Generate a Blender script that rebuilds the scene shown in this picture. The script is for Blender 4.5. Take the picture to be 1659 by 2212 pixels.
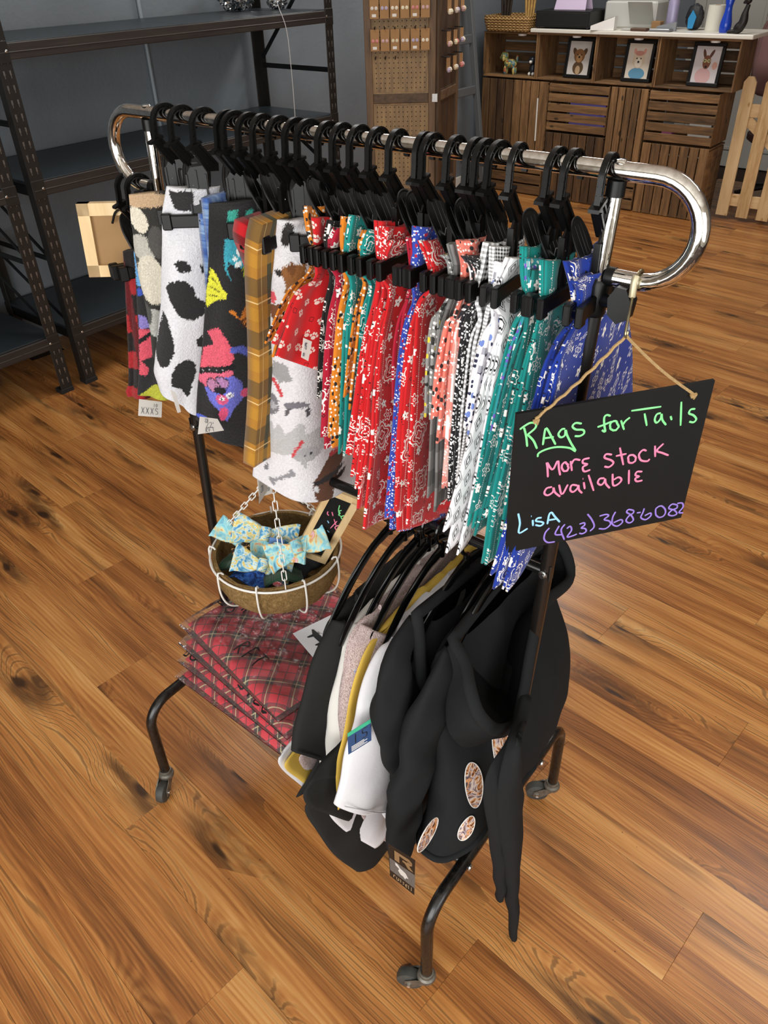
import bpy, math, random
import numpy as np
from math import sin, cos, pi, radians, atan2, sqrt, hypot
from mathutils import Matrix, Vector, noise

for _o in list(bpy.data.objects):
    bpy.data.objects.remove(_o)
scene = bpy.context.scene
random.seed(7)
rng = np.random.default_rng(11)

# ------------------------------------------------------------------ camera
cam_d = bpy.data.cameras.new('camera')
cam_d.sensor_fit = 'VERTICAL'
cam_d.sensor_height = 36.0
cam_d.lens = 27.1724
cam_d.clip_start = 0.02
cam_o = bpy.data.objects.new('camera', cam_d)
scene.collection.objects.link(cam_o)
CAM = (0.79747, -0.86246, 1.72681)
_r, _u, _d = (0.79633, 0.60427, -0.02673), (-0.33813, 0.48138, 0.80867), (-0.50152, 0.63493, -0.58766)
cam_o.matrix_world = Matrix(((_r[0], _u[0], -_d[0], CAM[0]), (_r[1], _u[1], -_d[1], CAM[1]),
                             (_r[2], _u[2], -_d[2], CAM[2]), (0, 0, 0, 1)))
scene.camera = cam_o

# ------------------------------------------------------------------ light and exposure
ROOM = radians(-1.741)          # the room is turned a little against the rack
RZ = Matrix.Rotation(ROOM, 4, 'Z')
XL, XR, YF, YB, ZC = -3.25, 3.6, -3.0, 7.2, 3.0      # room shell, room frame

world = bpy.data.worlds.new('world')
scene.world = world
world.use_nodes = True
world.node_tree.nodes['Background'].inputs[0].default_value = (0.75, 0.85, 1.0, 1)
world.node_tree.nodes['Background'].inputs[1].default_value = 1.0

def area_light(name, loc, rot, sx, sy, power, col):
    l = bpy.data.lights.new(name, 'AREA')
    l.shape = 'RECTANGLE'; l.size = sx; l.size_y = sy; l.energy = power; l.color = col
    o = bpy.data.objects.new(name, l)
    scene.collection.objects.link(o)
    o.matrix_world = RZ @ (Matrix.Translation(loc) @ Matrix.Rotation(rot[2], 4, 'Z') @ Matrix.Rotation(rot[0], 4, 'X'))
    return o
# daylight entering by the shop windows behind and beside the camera
area_light('daylight_front_window', (1.35, YF + 0.06, 1.45), (radians(90), 0, 0), 3.9, 2.0, 125, (1.0, 0.975, 0.94))
area_light('daylight_side_window', (XR - 0.06, -1.0, 1.45), (radians(90), 0, radians(90)), 2.6, 2.0, 45, (1.0, 0.975, 0.94))
# unseen fill lights added under the ceiling to lift the dark background
for _i, (_x, _y, _p) in enumerate(((-1.7, 1.6, 22), (-1.9, 4.3, 46), (1.2, 2.2, 18))):
    area_light('ceiling_fill', (_x, _y, ZC-.03), (0, 0, 0), 1.2, .6, _p, (1.0, .98, .95))

vs = scene.view_settings
vs.view_transform = 'Standard'; vs.look = 'None'; vs.gamma = 1.0; vs.use_curve_mapping = False
vs.exposure = 0.0


# ------------------------------------------------------------------ mesh helper
class MB:
    """collects shapes; build() links them as one mesh object"""
    def __init__(self): self.v = []; self.f = []; self.uv = None
    def add(self, vs, fs):
        b = len(self.v); self.v += [tuple(float(c) for c in p) for p in vs]
        self.f += [tuple(i + b for i in f) for f in fs]; return self
    def box(self, a, b, M=None):
        x0, y0, z0 = a; x1, y1, z1 = b
        vs = [(x0,y0,z0),(x1,y0,z0),(x1,y1,z0),(x0,y1,z0),(x0,y0,z1),(x1,y0,z1),(x1,y1,z1),(x0,y1,z1)]
        if M is not None: vs = [tuple(M @ Vector(p)) for p in vs]
        return self.add(vs, [(0,3,2,1),(4,5,6,7),(0,1,5,4),(1,2,6,5),(2,3,7,6),(3,0,4,7)])
    def bbox(self, a, b, c=.004, M=None):
        """box with chamfered long edges (all edges)"""
        x0, y0, z0 = a; x1, y1, z1 = b
        c = min(c, (x1-x0)*.45, (y1-y0)*.45, (z1-z0)*.45)
        ring = lambda i, z: [(x0+c+i,y0+i,z),(x1-c-i,y0+i,z),(x1-i,y0+c+i,z),(x1-i,y1-c-i,z),(x1-c-i,y1-i,z),(x0+c+i,y1-i,z),(x0+i,y1-c-i,z),(x0+i,y0+c+i,z)]
        vs = ring(c*.7, z0) + ring(0, z0+c) + ring(0, z1-c) + ring(c*.7, z1)
        if M is not None: vs = [tuple(M @ Vector(p)) for p in vs]
        fs = [tuple(range(7, -1, -1)), tuple(range(24, 32))]
        for k in range(3):
            for i in range(8):
                j = (i+1) % 8; fs.append((k*8+i, k*8+j, k*8+8+j, k*8+8+i))
        return self.add(vs, fs)
    def prism(self, poly, d0, d1, fr):
        """polygon (2d list) extruded from d0 to d1; fr(p2, d) -> 3d point"""
        n = len(poly)
        vs = [fr(p, d0) for p in poly] + [fr(p, d1) for p in poly]
        fs = [tuple(range(n)), tuple(range(2*n-1, n-1, -1))] + [(i, i+n, (i+1) % n + n, (i+1) % n) for i in range(n)]
        return self.add(vs, fs)
    def tube(self, pts, r, n=10, cap=True, closed=False, flat=None):
        """tube along a polyline; r number or list; flat=(w,h,up) gives an elliptic section"""
        P = [Vector(p) for p in pts]; m = len(P)
        rs = r if hasattr(r, '__len__') else [r] * m
        vs = []; up = None
        for i in range(m):
            if closed: t = P[(i+1) % m] - P[i-1]
            else: t = P[min(i+1, m-1)] - P[max(i-1, 0)]
            t.normalize()
            if up is None:
                a = Vector(flat[2]) if flat else (Vector((0,0,1)) if abs(t.z) < .9 else Vector((1,0,0)))
                up = (a - t * a.dot(t)).normalized()
            else:
                if flat: a = Vector(flat[2]); up = (a - t * a.dot(t))
                else: up = (up - t * up.dot(t))
                up.normalize()
            s = t.cross(up)
            for k in range(n):
                an = 2*pi*k/n
                if flat: vs.append(P[i] + s * (flat[0]*cos(an)*rs[i]) + up * (flat[1]*sin(an)*rs[i]))
                else: vs.append(P[i] + (s*cos(an) + up*sin(an)) * rs[i])
        fs = []
        for i in range(m if closed else m-1):
            for k in range(n):
                a = i*n + k; b = i*n + (k+1) % n; c = ((i+1) % m)*n + (k+1) % n; d = ((i+1) % m)*n + k
                fs.append((a, b, c, d))
        if cap and not closed: fs += [tuple(range(n-1, -1, -1)), tuple((m-1)*n + k for k in range(n))]
        return self.add(vs, fs)
    def lathe(self, prof, c=(0,0,0), n=24, axis='z', M=None):
        vs = []; m = len(prof)
        for r, h in prof:
            for k in range(n):
                a = 2*pi*k/n
                p = (r*cos(a), r*sin(a), h)
                if axis == 'x': p = (h, r*cos(a), r*sin(a))
                if axis == 'y': p = (r*sin(a), h, r*cos(a))
                if M is not None: p = tuple(M @ Vector(p))
                vs.append((p[0]+c[0], p[1]+c[1], p[2]+c[2]))
        fs = [(i*n+k, i*n+(k+1) % n, (i+1)*n+(k+1) % n, (i+1)*n+k) for i in range(m-1) for k in range(n)]
        fs += [tuple(range(n-1, -1, -1)), tuple((m-1)*n+k for k in range(n))]
        return self.add(vs, fs)
    def grid(self, G, uv=None, wrap=False):
        """G: array (m, n, 3)"""
        G = np.asarray(G, float); m, n = G.shape[:2]
        b = len(self.v)
        self.v += [tuple(p) for p in G.reshape(-1, 3).tolist()]
        nn = n if wrap else n-1
        self.f += [(b+i*n+k, b+i*n+(k+1) % n, b+(i+1)*n+(k+1) % n, b+(i+1)*n+k) for i in range(m-1) for k in range(nn)]
        if uv is not None:
            if self.uv is None: self.uv = []
            self.uv += [tuple(p) for p in np.asarray(uv).reshape(-1, 2).tolist()]
        return self
    def mesh(self, name, mat=None, smooth=True, origin=(0,0,0)):
        me = bpy.data.meshes.new(name)
        ox, oy, oz = origin
        me.from_pydata([(x-ox, y-oy, z-oz) for x, y, z in self.v], [], self.f)
        if self.uv is not None and len(self.uv) == len(self.v):
            ul = me.uv_layers.new(name='UVMap')
            idx = np.empty(len(me.loops), dtype=np.int32); me.loops.foreach_get('vertex_index', idx)
            ul.data.foreach_set('uv', np.asarray(self.uv, dtype=np.float32)[idx].ravel())
        if mat: me.materials.append(mat)
        if smooth:
            me.polygons.foreach_set('use_smooth', [True]*len(me.polygons))
            if smooth != 'all':
                try: me.set_sharp_from_angle(angle=radians(38 if smooth is True else smooth))
                except Exception: pass
        me.update()
        return me
    def build(self, name, mat, parent=None, smooth=True, label=None, cat=None, group=None, kind=None, room=None, origin=None):
        """coordinates are in the world frame (or the room frame); a child is stored relative to its parent's origin"""
        if parent is not None: org = parent['_org']; rm = parent['_room']
        else:
            rm = bool(room)
            if origin is None:
                A = np.array(self.v); org = ((A[:,0].min()+A[:,0].max())/2, (A[:,1].min()+A[:,1].max())/2, A[:,2].min())
            else: org = origin
        me = self.mesh(name, mat, smooth, org)
        o = bpy.data.objects.new(name, me); scene.collection.objects.link(o)
        o['_org'] = org; o['_room'] = rm
        if parent is not None: o.parent = parent
        else: place(o, org, rm)
        tag(o, label, cat, group, kind)
        return o

def place(o, org, rm):
    o.location = RZ @ Vector(org) if rm else Vector(org)
    if rm: o.rotation_euler = (0, 0, ROOM)
def tag(o, label=None, cat=None, group=None, kind=None):
    if label: o['label'] = label
    if cat: o['category'] = cat
    if group: o['group'] = group
    if kind: o['kind'] = kind
    return o
def thing(name, org, label, cat, group=None, room=False, kind=None):
    o = bpy.data.objects.new(name, None); scene.collection.objects.link(o)
    o.empty_display_size = .05
    o['_org'] = tuple(org); o['_room'] = room
    place(o, org, room)
    return tag(o, label, cat, group, kind)
def inst(src, name, parent, loc=(0,0,0), rot=(0,0,0)):
    """another object sharing mesh data, child of parent"""
    o = bpy.data.objects.new(name, src.data if hasattr(src, 'data') else src); scene.collection.objects.link(o)
    o.parent = parent; o.location = loc; o.rotation_euler = rot
    return o
def arc(c, r, a0, a1, n, fr):
    return [fr((c[0] + r*cos(radians(a0+(a1-a0)*i/n)), c[1] + r*sin(radians(a0+(a1-a0)*i/n)))) for i in range(n+1)]
def resample(pts, n):
    P = np.asarray(pts, float); s = np.r_[0, np.cumsum(np.linalg.norm(np.diff(P, axis=0), axis=1))]
    t = np.linspace(0, s[-1], n)
    return np.stack([np.interp(t, s, P[:, k]) for k in range(P.shape[1])], 1)
def smooth_line(pts, n, it=2):
    """Catmull-Rom through the points, n samples evenly spaced"""
    P = np.asarray(pts, float)
    if len(P) > 2:
        Q = np.vstack([2*P[0]-P[1], P, 2*P[-1]-P[-2]]); out = []
        for i in range(1, len(Q)-2):
            p0, p1, p2, p3 = Q[i-1], Q[i], Q[i+1], Q[i+2]
            for t in np.linspace(0, 1, 10, endpoint=False):
                out.append(.5*((2*p1)+(-p0+p2)*t+(2*p0-5*p1+4*p2-p3)*t*t+(-p0+3*p1-3*p2+p3)*t**3))
        out.append(P[-1]); P = np.array(out)
    return resample(P, n)

# ------------------------------------------------------------------ node helper
class X:
    """a shader socket with arithmetic"""
    def __init__(s, nt, k): s.nt = nt; s.k = k
    def m(s, op, *a, clamp=False):
        n = s.nt.nodes.new('ShaderNodeMath'); n.operation = op; n.use_clamp = clamp
        for i, v in enumerate((s,) + a):
            if isinstance(v, X): s.nt.links.new(v.k, n.inputs[i])
            else: n.inputs[i].default_value = v
        return X(s.nt, n.outputs[0])
    def __add__(s, o): return s.m('ADD', o)
    __radd__ = __add__
    def __mul__(s, o): return s.m('MULTIPLY', o)
    __rmul__ = __mul__
    def __sub__(s, o): return s.m('SUBTRACT', o)
    def __rsub__(s, o): return (s * -1.0) + o
    def __truediv__(s, o): return s.m('DIVIDE', o)
    def lt(s, o): return s.m('LESS_THAN', o)
    def gt(s, o): return s.m('GREATER_THAN', o)
    def fract(s): return s.m('FRACT')
    def floor(s): return s.m('FLOOR')
    def abs(s): return s.m('ABSOLUTE')
    def sin(s): return s.m('SINE')
    def cos(s): return s.m('COSINE')
    def mn(s, o): return s.m('MINIMUM', o)
    def mx(s, o): return s.m('MAXIMUM', o)
    def pw(s, o): return s.m('POWER', o)
    def step(s, a, b):
        """smooth 0..1 ramp between a and b"""
        n = s.nt.nodes.new('ShaderNodeMapRange'); n.interpolation_type = 'SMOOTHSTEP'
        s.nt.links.new(s.k, n.inputs['Value'])
        if a <= b: n.inputs['From Min'].default_value = a; n.inputs['From Max'].default_value = b
        else:
            n.inputs['From Min'].default_value = b; n.inputs['From Max'].default_value = a
            n.inputs['To Min'].default_value = 1; n.inputs['To Max'].default_value = 0
        return X(s.nt, n.outputs[0])
def srgb(c):
    if isinstance(c, str): c = tuple(int(c[i:i+2], 16)/255 for i in (0, 2, 4))
    return tuple((v/12.92 if v <= .04045 else ((v+.055)/1.055)**2.4) for v in c[:3]) + (1,)
class Mat:
    def __init__(s, name, rough=.6, metal=0., spec=.5):
        s.mat = bpy.data.materials.new(name); s.mat.use_nodes = True
        s.nt = s.mat.node_tree; s.b = s.nt.nodes['Principled BSDF']
        s.b.inputs['Roughness'].default_value = rough; s.b.inputs['Metallic'].default_value = metal
        s.b.inputs['Specular IOR Level'].default_value = spec
    def coord(s, kind='Object', scale=None, loc=None, rot=None):
        t = s.nt.nodes.new('ShaderNodeTexCoord'); k = t.outputs[kind]
        if scale or loc or rot:
            mp = s.nt.nodes.new('ShaderNodeMapping')
            if scale: mp.inputs['Scale'].default_value = scale
            if loc: mp.inputs['Location'].default_value = loc
            if rot: mp.inputs['Rotation'].default_value = rot
            s.nt.links.new(k, mp.inputs[0]); k = mp.outputs[0]
        return k
    def xyz(s, k):
        n = s.nt.nodes.new('ShaderNodeSeparateXYZ'); s.nt.links.new(k, n.inputs[0])
        return [X(s.nt, o) for o in n.outputs]
    def vec(s, *a):
        n = s.nt.nodes.new('ShaderNodeCombineXYZ')
        for i, v in enumerate(a):
            if isinstance(v, X): s.nt.links.new(v.k, n.inputs[i])
            else: n.inputs[i].default_value = v
        return n.outputs[0]
    def rand(s): return X(s.nt, s.nt.nodes.new('ShaderNodeObjectInfo').outputs['Random'])
    def noise(s, k, scale=5, detail=3, rough=.5, dist=0.):
        n = s.nt.nodes.new('ShaderNodeTexNoise'); s.nt.links.new(k, n.inputs['Vector'])
        n.inputs['Scale'].default_value = scale; n.inputs['Detail'].default_value = detail
        n.inputs['Roughness'].default_value = rough; n.inputs['Distortion'].default_value = dist
        return X(s.nt, n.outputs[0])
    def voronoi(s, k, scale=5, rnd=1., feature='F1', dim='3D'):
        n = s.nt.nodes.new('ShaderNodeTexVoronoi'); n.feature = feature; n.voronoi_dimensions = dim
        s.nt.links.new(k, n.inputs['Vector']); n.inputs['Scale'].default_value = scale; n.inputs['Randomness'].default_value = rnd
        return n
    def mix(s, fac, a, b):
        n = s.nt.nodes.new('ShaderNodeMix'); n.data_type = 'RGBA'
        if isinstance(fac, X): s.nt.links.new(fac.k, n.inputs[0])
        else: n.inputs[0].default_value = fac
        for i, v in ((6, a), (7, b)):
            if hasattr(v, 'is_linked') or hasattr(v, 'links'): s.nt.links.new(v, n.inputs[i])
            else: n.inputs[i].default_value = srgb(v) if isinstance(v, str) else v
        return n.outputs[2]
    def ramp(s, f, stops, interp='LINEAR'):
        n = s.nt.nodes.new('ShaderNodeValToRGB'); n.color_ramp.interpolation = interp
        el = n.color_ramp.elements
        while len(el) < len(stops): el.new(.5)
        for e, (p, c) in zip(el, stops): e.position = p; e.color = srgb(c) if isinstance(c, str) else c
        s.nt.links.new(f.k, n.inputs[0]); return n.outputs[0]
    def base(s, c):
        if isinstance(c, str): s.b.inputs['Base Color'].default_value = srgb(c)
        elif isinstance(c, tuple): s.b.inputs['Base Color'].default_value = c
        else: s.nt.links.new(c, s.b.inputs['Base Color'])
        return s
    def rough(s, x): s.nt.links.new(x.k, s.b.inputs['Roughness']); return s
    def bump(s, h, strength=.3, dist=.002):
        n = s.nt.nodes.new('ShaderNodeBump'); n.inputs['Strength'].default_value = strength; n.inputs['Distance'].default_value = dist
        s.nt.links.new(h.k, n.inputs['Height']); s.nt.links.new(n.outputs[0], s.b.inputs['Normal']); return s
    def sheen(s, w=.3, r=.5):
        s.b.inputs['Sheen Weight'].default_value = w; s.b.inputs['Sheen Roughness'].default_value = r; return s

def plain(name, col, rough=.5, metal=0., spec=.5, vary=0., vscale=8, bump=0., bscale=200, bdist=.001):
    M = Mat(name, rough, metal, spec)
    if vary:
        n = M.noise(M.coord('Object'), vscale, 4)
        c = srgb(col) if isinstance(col, str) else col
        lo = tuple(v*(1-vary) for v in c[:3]) + (1,); hi = tuple(min(1, v*(1+vary)) for v in c[:3]) + (1,)
        M.base(M.ramp(n, [(.25, lo), (.75, hi)]))
    else: M.base(col)
    if bump: M.bump(M.noise(M.coord('Object'), bscale, 3), bump, bdist)
    return M.mat

def wood(name, dark, mid, light, axis=0, stretch=14, rough=.6, scale=6, knots=False, bump=.25):
    """grain runs along object axis 0/1/2; every object gets its own piece of the board"""
    M = Mat(name, rough)
    x = M.xyz(M.coord('Object')); rd = M.rand()
    o = [x[i] * (1.0 if i == axis else stretch) + rd * (13.0 + 7*i) for i in range(3)]
    k = M.vec(*o)
    n1 = M.noise(k, scale, 6, .62, .6); n2 = M.noise(k, scale*.35, 2)
    f = n1 * .65 + n2 * .35 + (rd - .5) * .16
    col = M.ramp(f, [(.30, dark), (.5, mid), (.70, light)])
    if knots:
        v = M.voronoi(M.vec(*[x[i] * (1.0 if i == axis else 2.2) + rd * 9.0 for i in range(3)]), 5.5)
        d = X(M.nt, v.outputs['Distance'])
        col = M.mix(d.step(.14, .08), col, dark)
    M.base(col)
    if bump: M.bump(n1, bump, .0015)
    return M.mat


# ------------------------------------------------------------------ materials of the room
def floor_mat():
    M = Mat('laminate_floor', .34)
    x, y, z = M.xyz(M.coord('Object')); rd = M.rand()
    st = (y / .095 + 100.0).floor()                    # two printed strips per board
    sr = (st * 12.9898 + rd * 78.233).sin().m('MULTIPLY', 43758.5453).fract()
    sx = x + sr * 17.0; sy = y + sr * 5.0
    wob = M.noise(M.vec(sx * 3.0, sy * 9.0, sr * 4.0), 1.0, 3, .6) - .5
    # knots: a dark core, a smear along the grain and rings that bend round it
    kv = M.voronoi(M.vec(sx * 1.7 + wob * .22, sy * 5.6 + wob * .45 + rd * 31.0, 0.0), 1.0, .9, 'F1', '2D')
    kd = X(M.nt, kv.outputs['Distance'])
    on = M.xyz(kv.outputs['Color'])[0].gt(.5)
    core = kd.step(.085, .03) * on
    halo = kd.step(.46, .0) * on
    warp = M.noise(M.vec(sx * 1.2, sy * 6.0, sr * 9.0), 1.0, 2)
    fine = M.noise(M.vec(sx * 4.0, sy * 170.0, sr * 3.0), 1.0, 4, .65)
    ph = sy * 520.0 + warp * 60.0 + halo * 38.0
    ring = (ph + fine * 2.4).sin() * .5 + .5
    broad = M.noise(M.vec(sx * 1.0, sy * 16.0, sr * 21.0), 1.0, 3, .6)
    f = broad * .50 + ring * .07 + fine * .28 + (sr - .5) * .12 + .095
    col = M.ramp(f, [(.34, '633d20'), (.45, '975e30'), (.53, 'b67940'), (.62, 'cb9253'), (.75, 'ddb074')])
    streak = M.noise(M.vec(sx * 1.3, sy * 17.0, sr * 5.0 + 40.0), 1.0, 4, .65).step(.54, .70)
    col = M.mix(streak * .55, col, '5a3a20')
    line = ring.step(.72, .98) * M.noise(M.vec(sx * 1.6, sy * 8.0, 3.3 + sr * 6.0), 1.0, 2).step(.38, .55)
    col = M.mix(line * .6, col, '53321a')
    smear = halo.step(.12, .8) * M.noise(M.vec(sx * 5.0, sy * 34.0, 9.0), 1.0, 3).step(.30, .60)
    col = M.mix(smear * .8, col, '4b2f1a')
    col = M.mix(core * .9, col, '2e1b0e')
    # worm holes and dirt specks
    sv = M.voronoi(M.vec(x, y, rd * 5.0), 46.0); sd = X(M.nt, sv.outputs['Distance'])
    spk = sd.step(.085, .05) * M.noise(M.vec(x, y, 7.0), 5.0, 2).step(.50, .60)
    col = M.mix(spk * .8, col, '2a190d')
    M.base(col)
    M.rough(fine * .16 + core * .1 + .22)
    M.bump(fine * .4 + ring * .12, .06, .001)
    return M.mat
M_floor = floor_mat()
M_gap = plain('floor_joint', '2c1a0e', .9)
def wall_mat(name, col):
    M = Mat(name, .62)
    k = M.coord('Object')
    n = M.noise(k, 2.2, 4)
    c = srgb(col)
    M.base(M.ramp(n, [(.3, tuple(v*.9 for v in c[:3])+(1,)), (.7, tuple(v*1.08 for v in c[:3])+(1,))]))
    M.bump(M.noise(k, 42, 4, .55), .55, .004)
    return M.mat
M_wall = wall_mat('wall_grey_blue', '71787e')
M_ceil = plain('ceiling_white', 'e4e0d6', .9)
M_white = plain('white_paint', 'dcdad2', .5)
M_doorw = plain('door_paint', 'b9b8b0', .5)
M_steel = plain('dark_hammered_steel', '2a2826', .42, .35, vary=.15, vscale=60)
M_steel2 = plain('dark_steel_strut', '1b1b1c', .4, .4)
M_slot = plain('slot_edge', '8a8a88', .35, .8)
M_deck = plain('shelf_deck', '2b3338', .38, vary=.12, vscale=5)
M_bolt = plain('zinc', 'c8c8c6', .25, 1.)
M_beam = wood('beam_laminate', '1c1815', '272220', '332d28', axis=1, stretch=20, rough=.5, bump=.05)

# ------------------------------------------------------------------ floor
FA = radians(-4.5)                                  # the boards run a little off the walls
fl = MB().box((XL-.1, YF-.1, -.03), (XR+.1, YB+.1, -.0035)).build('floor', M_gap, room=True, smooth=False, kind='structure', origin=(0, 0, 0))
PW, PLN = .19, 1.26
def plank_mesh(L):
    return MB().bbox((0, .0002, -.006), (L-.0004, PW-.0002, 0), .0005).mesh('plank', M_floor, False)
pm = plank_mesh(PLN)
ca, sa = cos(FA), sin(FA)
nplank = 0
rows = range(-14, 42)
for rw in rows:
    v = rw*PW - .078
    off = (-.02 - 1.26*((rw*0.37) % 1.0))
    for k in range(-4, 5):
        u = off + k*PLN
        c = (ca*(u+PLN/2) - sa*(v+PW/2), sa*(u+PLN/2) + ca*(v+PW/2))
        if not (XL-.45 < c[0] < 2.3 and -1.4 < c[1] < 6.6): continue
        # keep what the frame (and a step to its side) can see
        if c[1] < .55*(-c[0]) - 2.3 or c[0] > 1.6 + .12*c[1] : continue
        o = bpy.data.objects.new('plank', pm); scene.collection.objects.link(o)
        o.parent = fl; o.location = (ca*u - sa*v, sa*u + ca*v, 0); o.rotation_euler = (0, 0, FA)
        nplank += 1
print('planks', nplank)

# ------------------------------------------------------------------ walls
MB().box((XL-.12, YF-.12, 0), (XL, YB+.12, ZC)).build('wall_left', M_wall, room=True, smooth=False, kind='structure', origin=(XL, 0, 0))
MB().box((XL, YB, 0), (XR, YB+.12, ZC)).build('wall_back', M_wall, room=True, smooth=False, kind='structure')
wf = MB()
wf.box((XL, YF-.12, 0), (-.75, YF, ZC)).box((3.35, YF-.12, 0), (XR, YF, ZC)).box((-.75, YF-.12, 0), (3.35, YF, .4)).box((-.75, YF-.12, 2.5), (3.35, YF, ZC))
M_cream = plain('cream_wall', 'c9c3b6', .8)
wf.build('wall_front', M_cream, room=True, smooth=False, kind='structure')
wr = MB()
wr.box((XR, YF, 0), (XR+.12, -2.35, ZC)).box((XR, .35, 0), (XR+.12, YB, ZC)).box((XR, -2.35, 0), (XR+.12, .35, .4)).box((XR, -2.35, 2.5), (XR+.12, .35, ZC))
wr.build('wall_right', M_cream, room=True, smooth=False, kind='structure')
MB().box((XL-.12, YF-.12, ZC), (XR+.12, YB+.12, ZC+.1)).build('ceiling', M_ceil, room=True, smooth=False, kind='structure')
def window(n, a, b, ax):
    root = thing('window_%d' % n, ((a[0]+b[0])/2, (a[1]+b[1])/2, a[2]), None, None, room=True, kind='structure')
    m = MB(); t = .05
    if ax == 'x':
        m.box((a[0], a[1]-.1, a[2]), (b[0], a[1]-.02, a[2]+t)).box((a[0], a[1]-.1, b[2]-t), (b[0], a[1]-.02, b[2]))
        for i in range(4):
            x = a[0] + (b[0]-a[0]-t)*i/3; m.box((x, a[1]-.1, a[2]), (x+t, a[1]-.02, b[2]))
    else:
        m.box((a[0]+.02, a[1], a[2]), (a[0]+.1, b[1], a[2]+t)).box((a[0]+.02, a[1], b[2]-t), (a[0]+.1, b[1], b[2]))
        for i in range(3):
            y = a[1] + (b[1]-a[1]-t)*i/2; m.box((a[0]+.02, y, a[2]), (a[0]+.1, y+t, b[2]))
    m.build('window_frame', M_white, root, smooth=False)
    return root
window(1, (-.75, YF, .4), (3.35, YF, 2.5), 'x')
window(2, (XR, -2.35, .4), (XR, .35, 2.5), 'y')
MB().bbox((XL, 3.2, 0), (XL+.014, 5.3, .1), .004).build('baseboard_left', M_white, room=True, smooth=False, kind='structure')
# vertical conduit on the wall behind the shelves
MB().tube([(XL+.012, 2.128, .02), (XL+.012, 2.128, 2.9)], .011, 10).build('trim_1', plain('conduit_paint', '8c969d', .4), room=True, kind='structure')
# back door at the far right
dr = thing('door_1', (-1.25, YB-.02, 0), None, None, room=True, kind='structure')
MB().bbox((-2.15, YB-.05, 0), (-2.05, YB, 2.12), .006).bbox((-.75, YB-.05, 0), (-.65, YB, 2.12), .006).bbox((-2.15, YB-.05, 2.05), (-.65, YB, 2.14), .006).build('door_frame', M_doorw, dr, smooth=False)
MB().box((-2.05, YB-.03, .01), (-.75, YB-.008, 2.05)).build('door_leaf', M_doorw, dr, smooth=False)
for (x0, x1, z0, z1) in [(-1.92, -1.52, .15, .88), (-1.92, -1.52, 1.0, 1.95), (-1.32, -.9, .15, .88), (-1.32, -.9, 1.0, 1.95)]:
    m = MB()
    for (a, b) in [((x0, z0), (x1, z0+.03)), ((x0, z1-.03), (x1, z1)), ((x0, z0), (x0+.03, z1)), ((x1-.03, z0), (x1, z1))]:
        m.bbox((a[0], YB-.042, a[1]), (b[0], YB-.03, b[1]), .004)
    m.build('door_panel', M_doorw, dr, smooth=False)

# ------------------------------------------------------------------ steel shelving along the left wall
def shelf_unit(y0, y1, label, decks, clip=None):
    x0, x1 = -3.205, -2.593
    R = thing('shelf_unit', ((x0+x1)/2, (y0+y1)/2, 0), label, 'shelf', 'steel storage shelves', room=True)
    for (x, sx) in ((x1, -1), (x0, 1)):
        for (y, sy) in ((y0, 1), (y1, -1)):
            m = MB()       # folded angle post
            def bar(ax, bx, ay, by): m.bbox((min(ax, bx), min(ay, by), .012), (max(ax, bx), max(ay, by), 1.83), .0015)
            bar(x, x+sx*.004, y, y+sy*.062); bar(x, x+sx*.05, y, y+sy*.004)
            p = m.build('post', M_steel, R, smooth=False)
            MB().bbox((min(x+sx*.053, x-sx*.002), min(y-sy*.002, y+sy*.066), 0), (max(x+sx*.053, x-sx*.002), max(y-sy*.002, y+sy*.066), .022), .002).build('foot', plain('rubber_foot', '141414', .7), p, smooth=False)
            if x == x1:
                s = MB()
                for k in range(34):
                    z = .06 + k*.052
                    for yy in (.017, .044):
                        c = y + sy*yy
                        s.box((x-.0002, c-.0035, z), (x+.0008, c+.0035, z+.016)); s.box((x-.0002, c-.0015, z-.012), (x+.0008, c+.0015, z))
                s.build('slots', M_slot, p, smooth=False, kind='stuff')
    for (z, th) in decks:
        for (xa, xb) in ((x1-.004, x1+.002), (x0-.002, x0+.004)):
            b = MB().bbox((xa-.018, y0+.004, z), (xb, y1-.004, z+.058), .003)
            b.bbox((xa-.02, y0+.004, z+.022), (xb+.0015, y1-.004, z+.028), .002)
            b.build('beam', M_beam, R, smooth=False)
        for y in (y0+.005, y1-.045): MB().bbox((x0+.01, y, z), (x1-.01, y+.04, z+.05), .003).build('end_beam', M_steel2, R, smooth=False)
        ys = np.linspace(y0+.006, y1-.006, 3)
        for i in range(2):
            MB().bbox((x0+.006, ys[i], z+.05), (x1-.02, ys[i+1]-.002, z+.06), .001).build('deck_board', M_deck, R, smooth=False)
        for y, sy in ((y0, 1), (y1, -1)):
            MB().lathe([(.001, -.001), (.006, -.001), (.006, .002), (.003, .004), (.001, .004)], (x1+.001, y+sy*.05, z+.03), 8, 'x').build('rivet', M_bolt, R)
            MB().bbox((x1-.001, y+min(0, sy*.06)-.001, z-.01), (x1+.003, y+max(0, sy*.06)+.001, z+.066), .001).build('beam_bracket', M_steel, R, smooth=False)
    for y in (y0+.01, y1-.01):       # zig-zag end struts
        for (a, b) in (((x1-.03, .62), (x0+.03, .62)), ((x1-.03, 1.18), (x0+.03, 1.18)), ((x1-.03, .62), (x0+.03, .95)), ((x1-.03, .32), (x0+.03, .60)), ((x0+.03, 1.22), (x1-.05, 1.75))):
            MB().tube([(a[0], y, a[1]), (b[0], y, b[1])], 1., 8, flat=(.0035, .013, (0, 0, 1))).build('end_strut', M_steel2, R, smooth=False)
    return R
shelf_unit(.935, 2.925, 'long dark steel shelf unit on the grey wall behind the rack', [(.232, 0), (.895, 0), (1.412, 0)])
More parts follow.
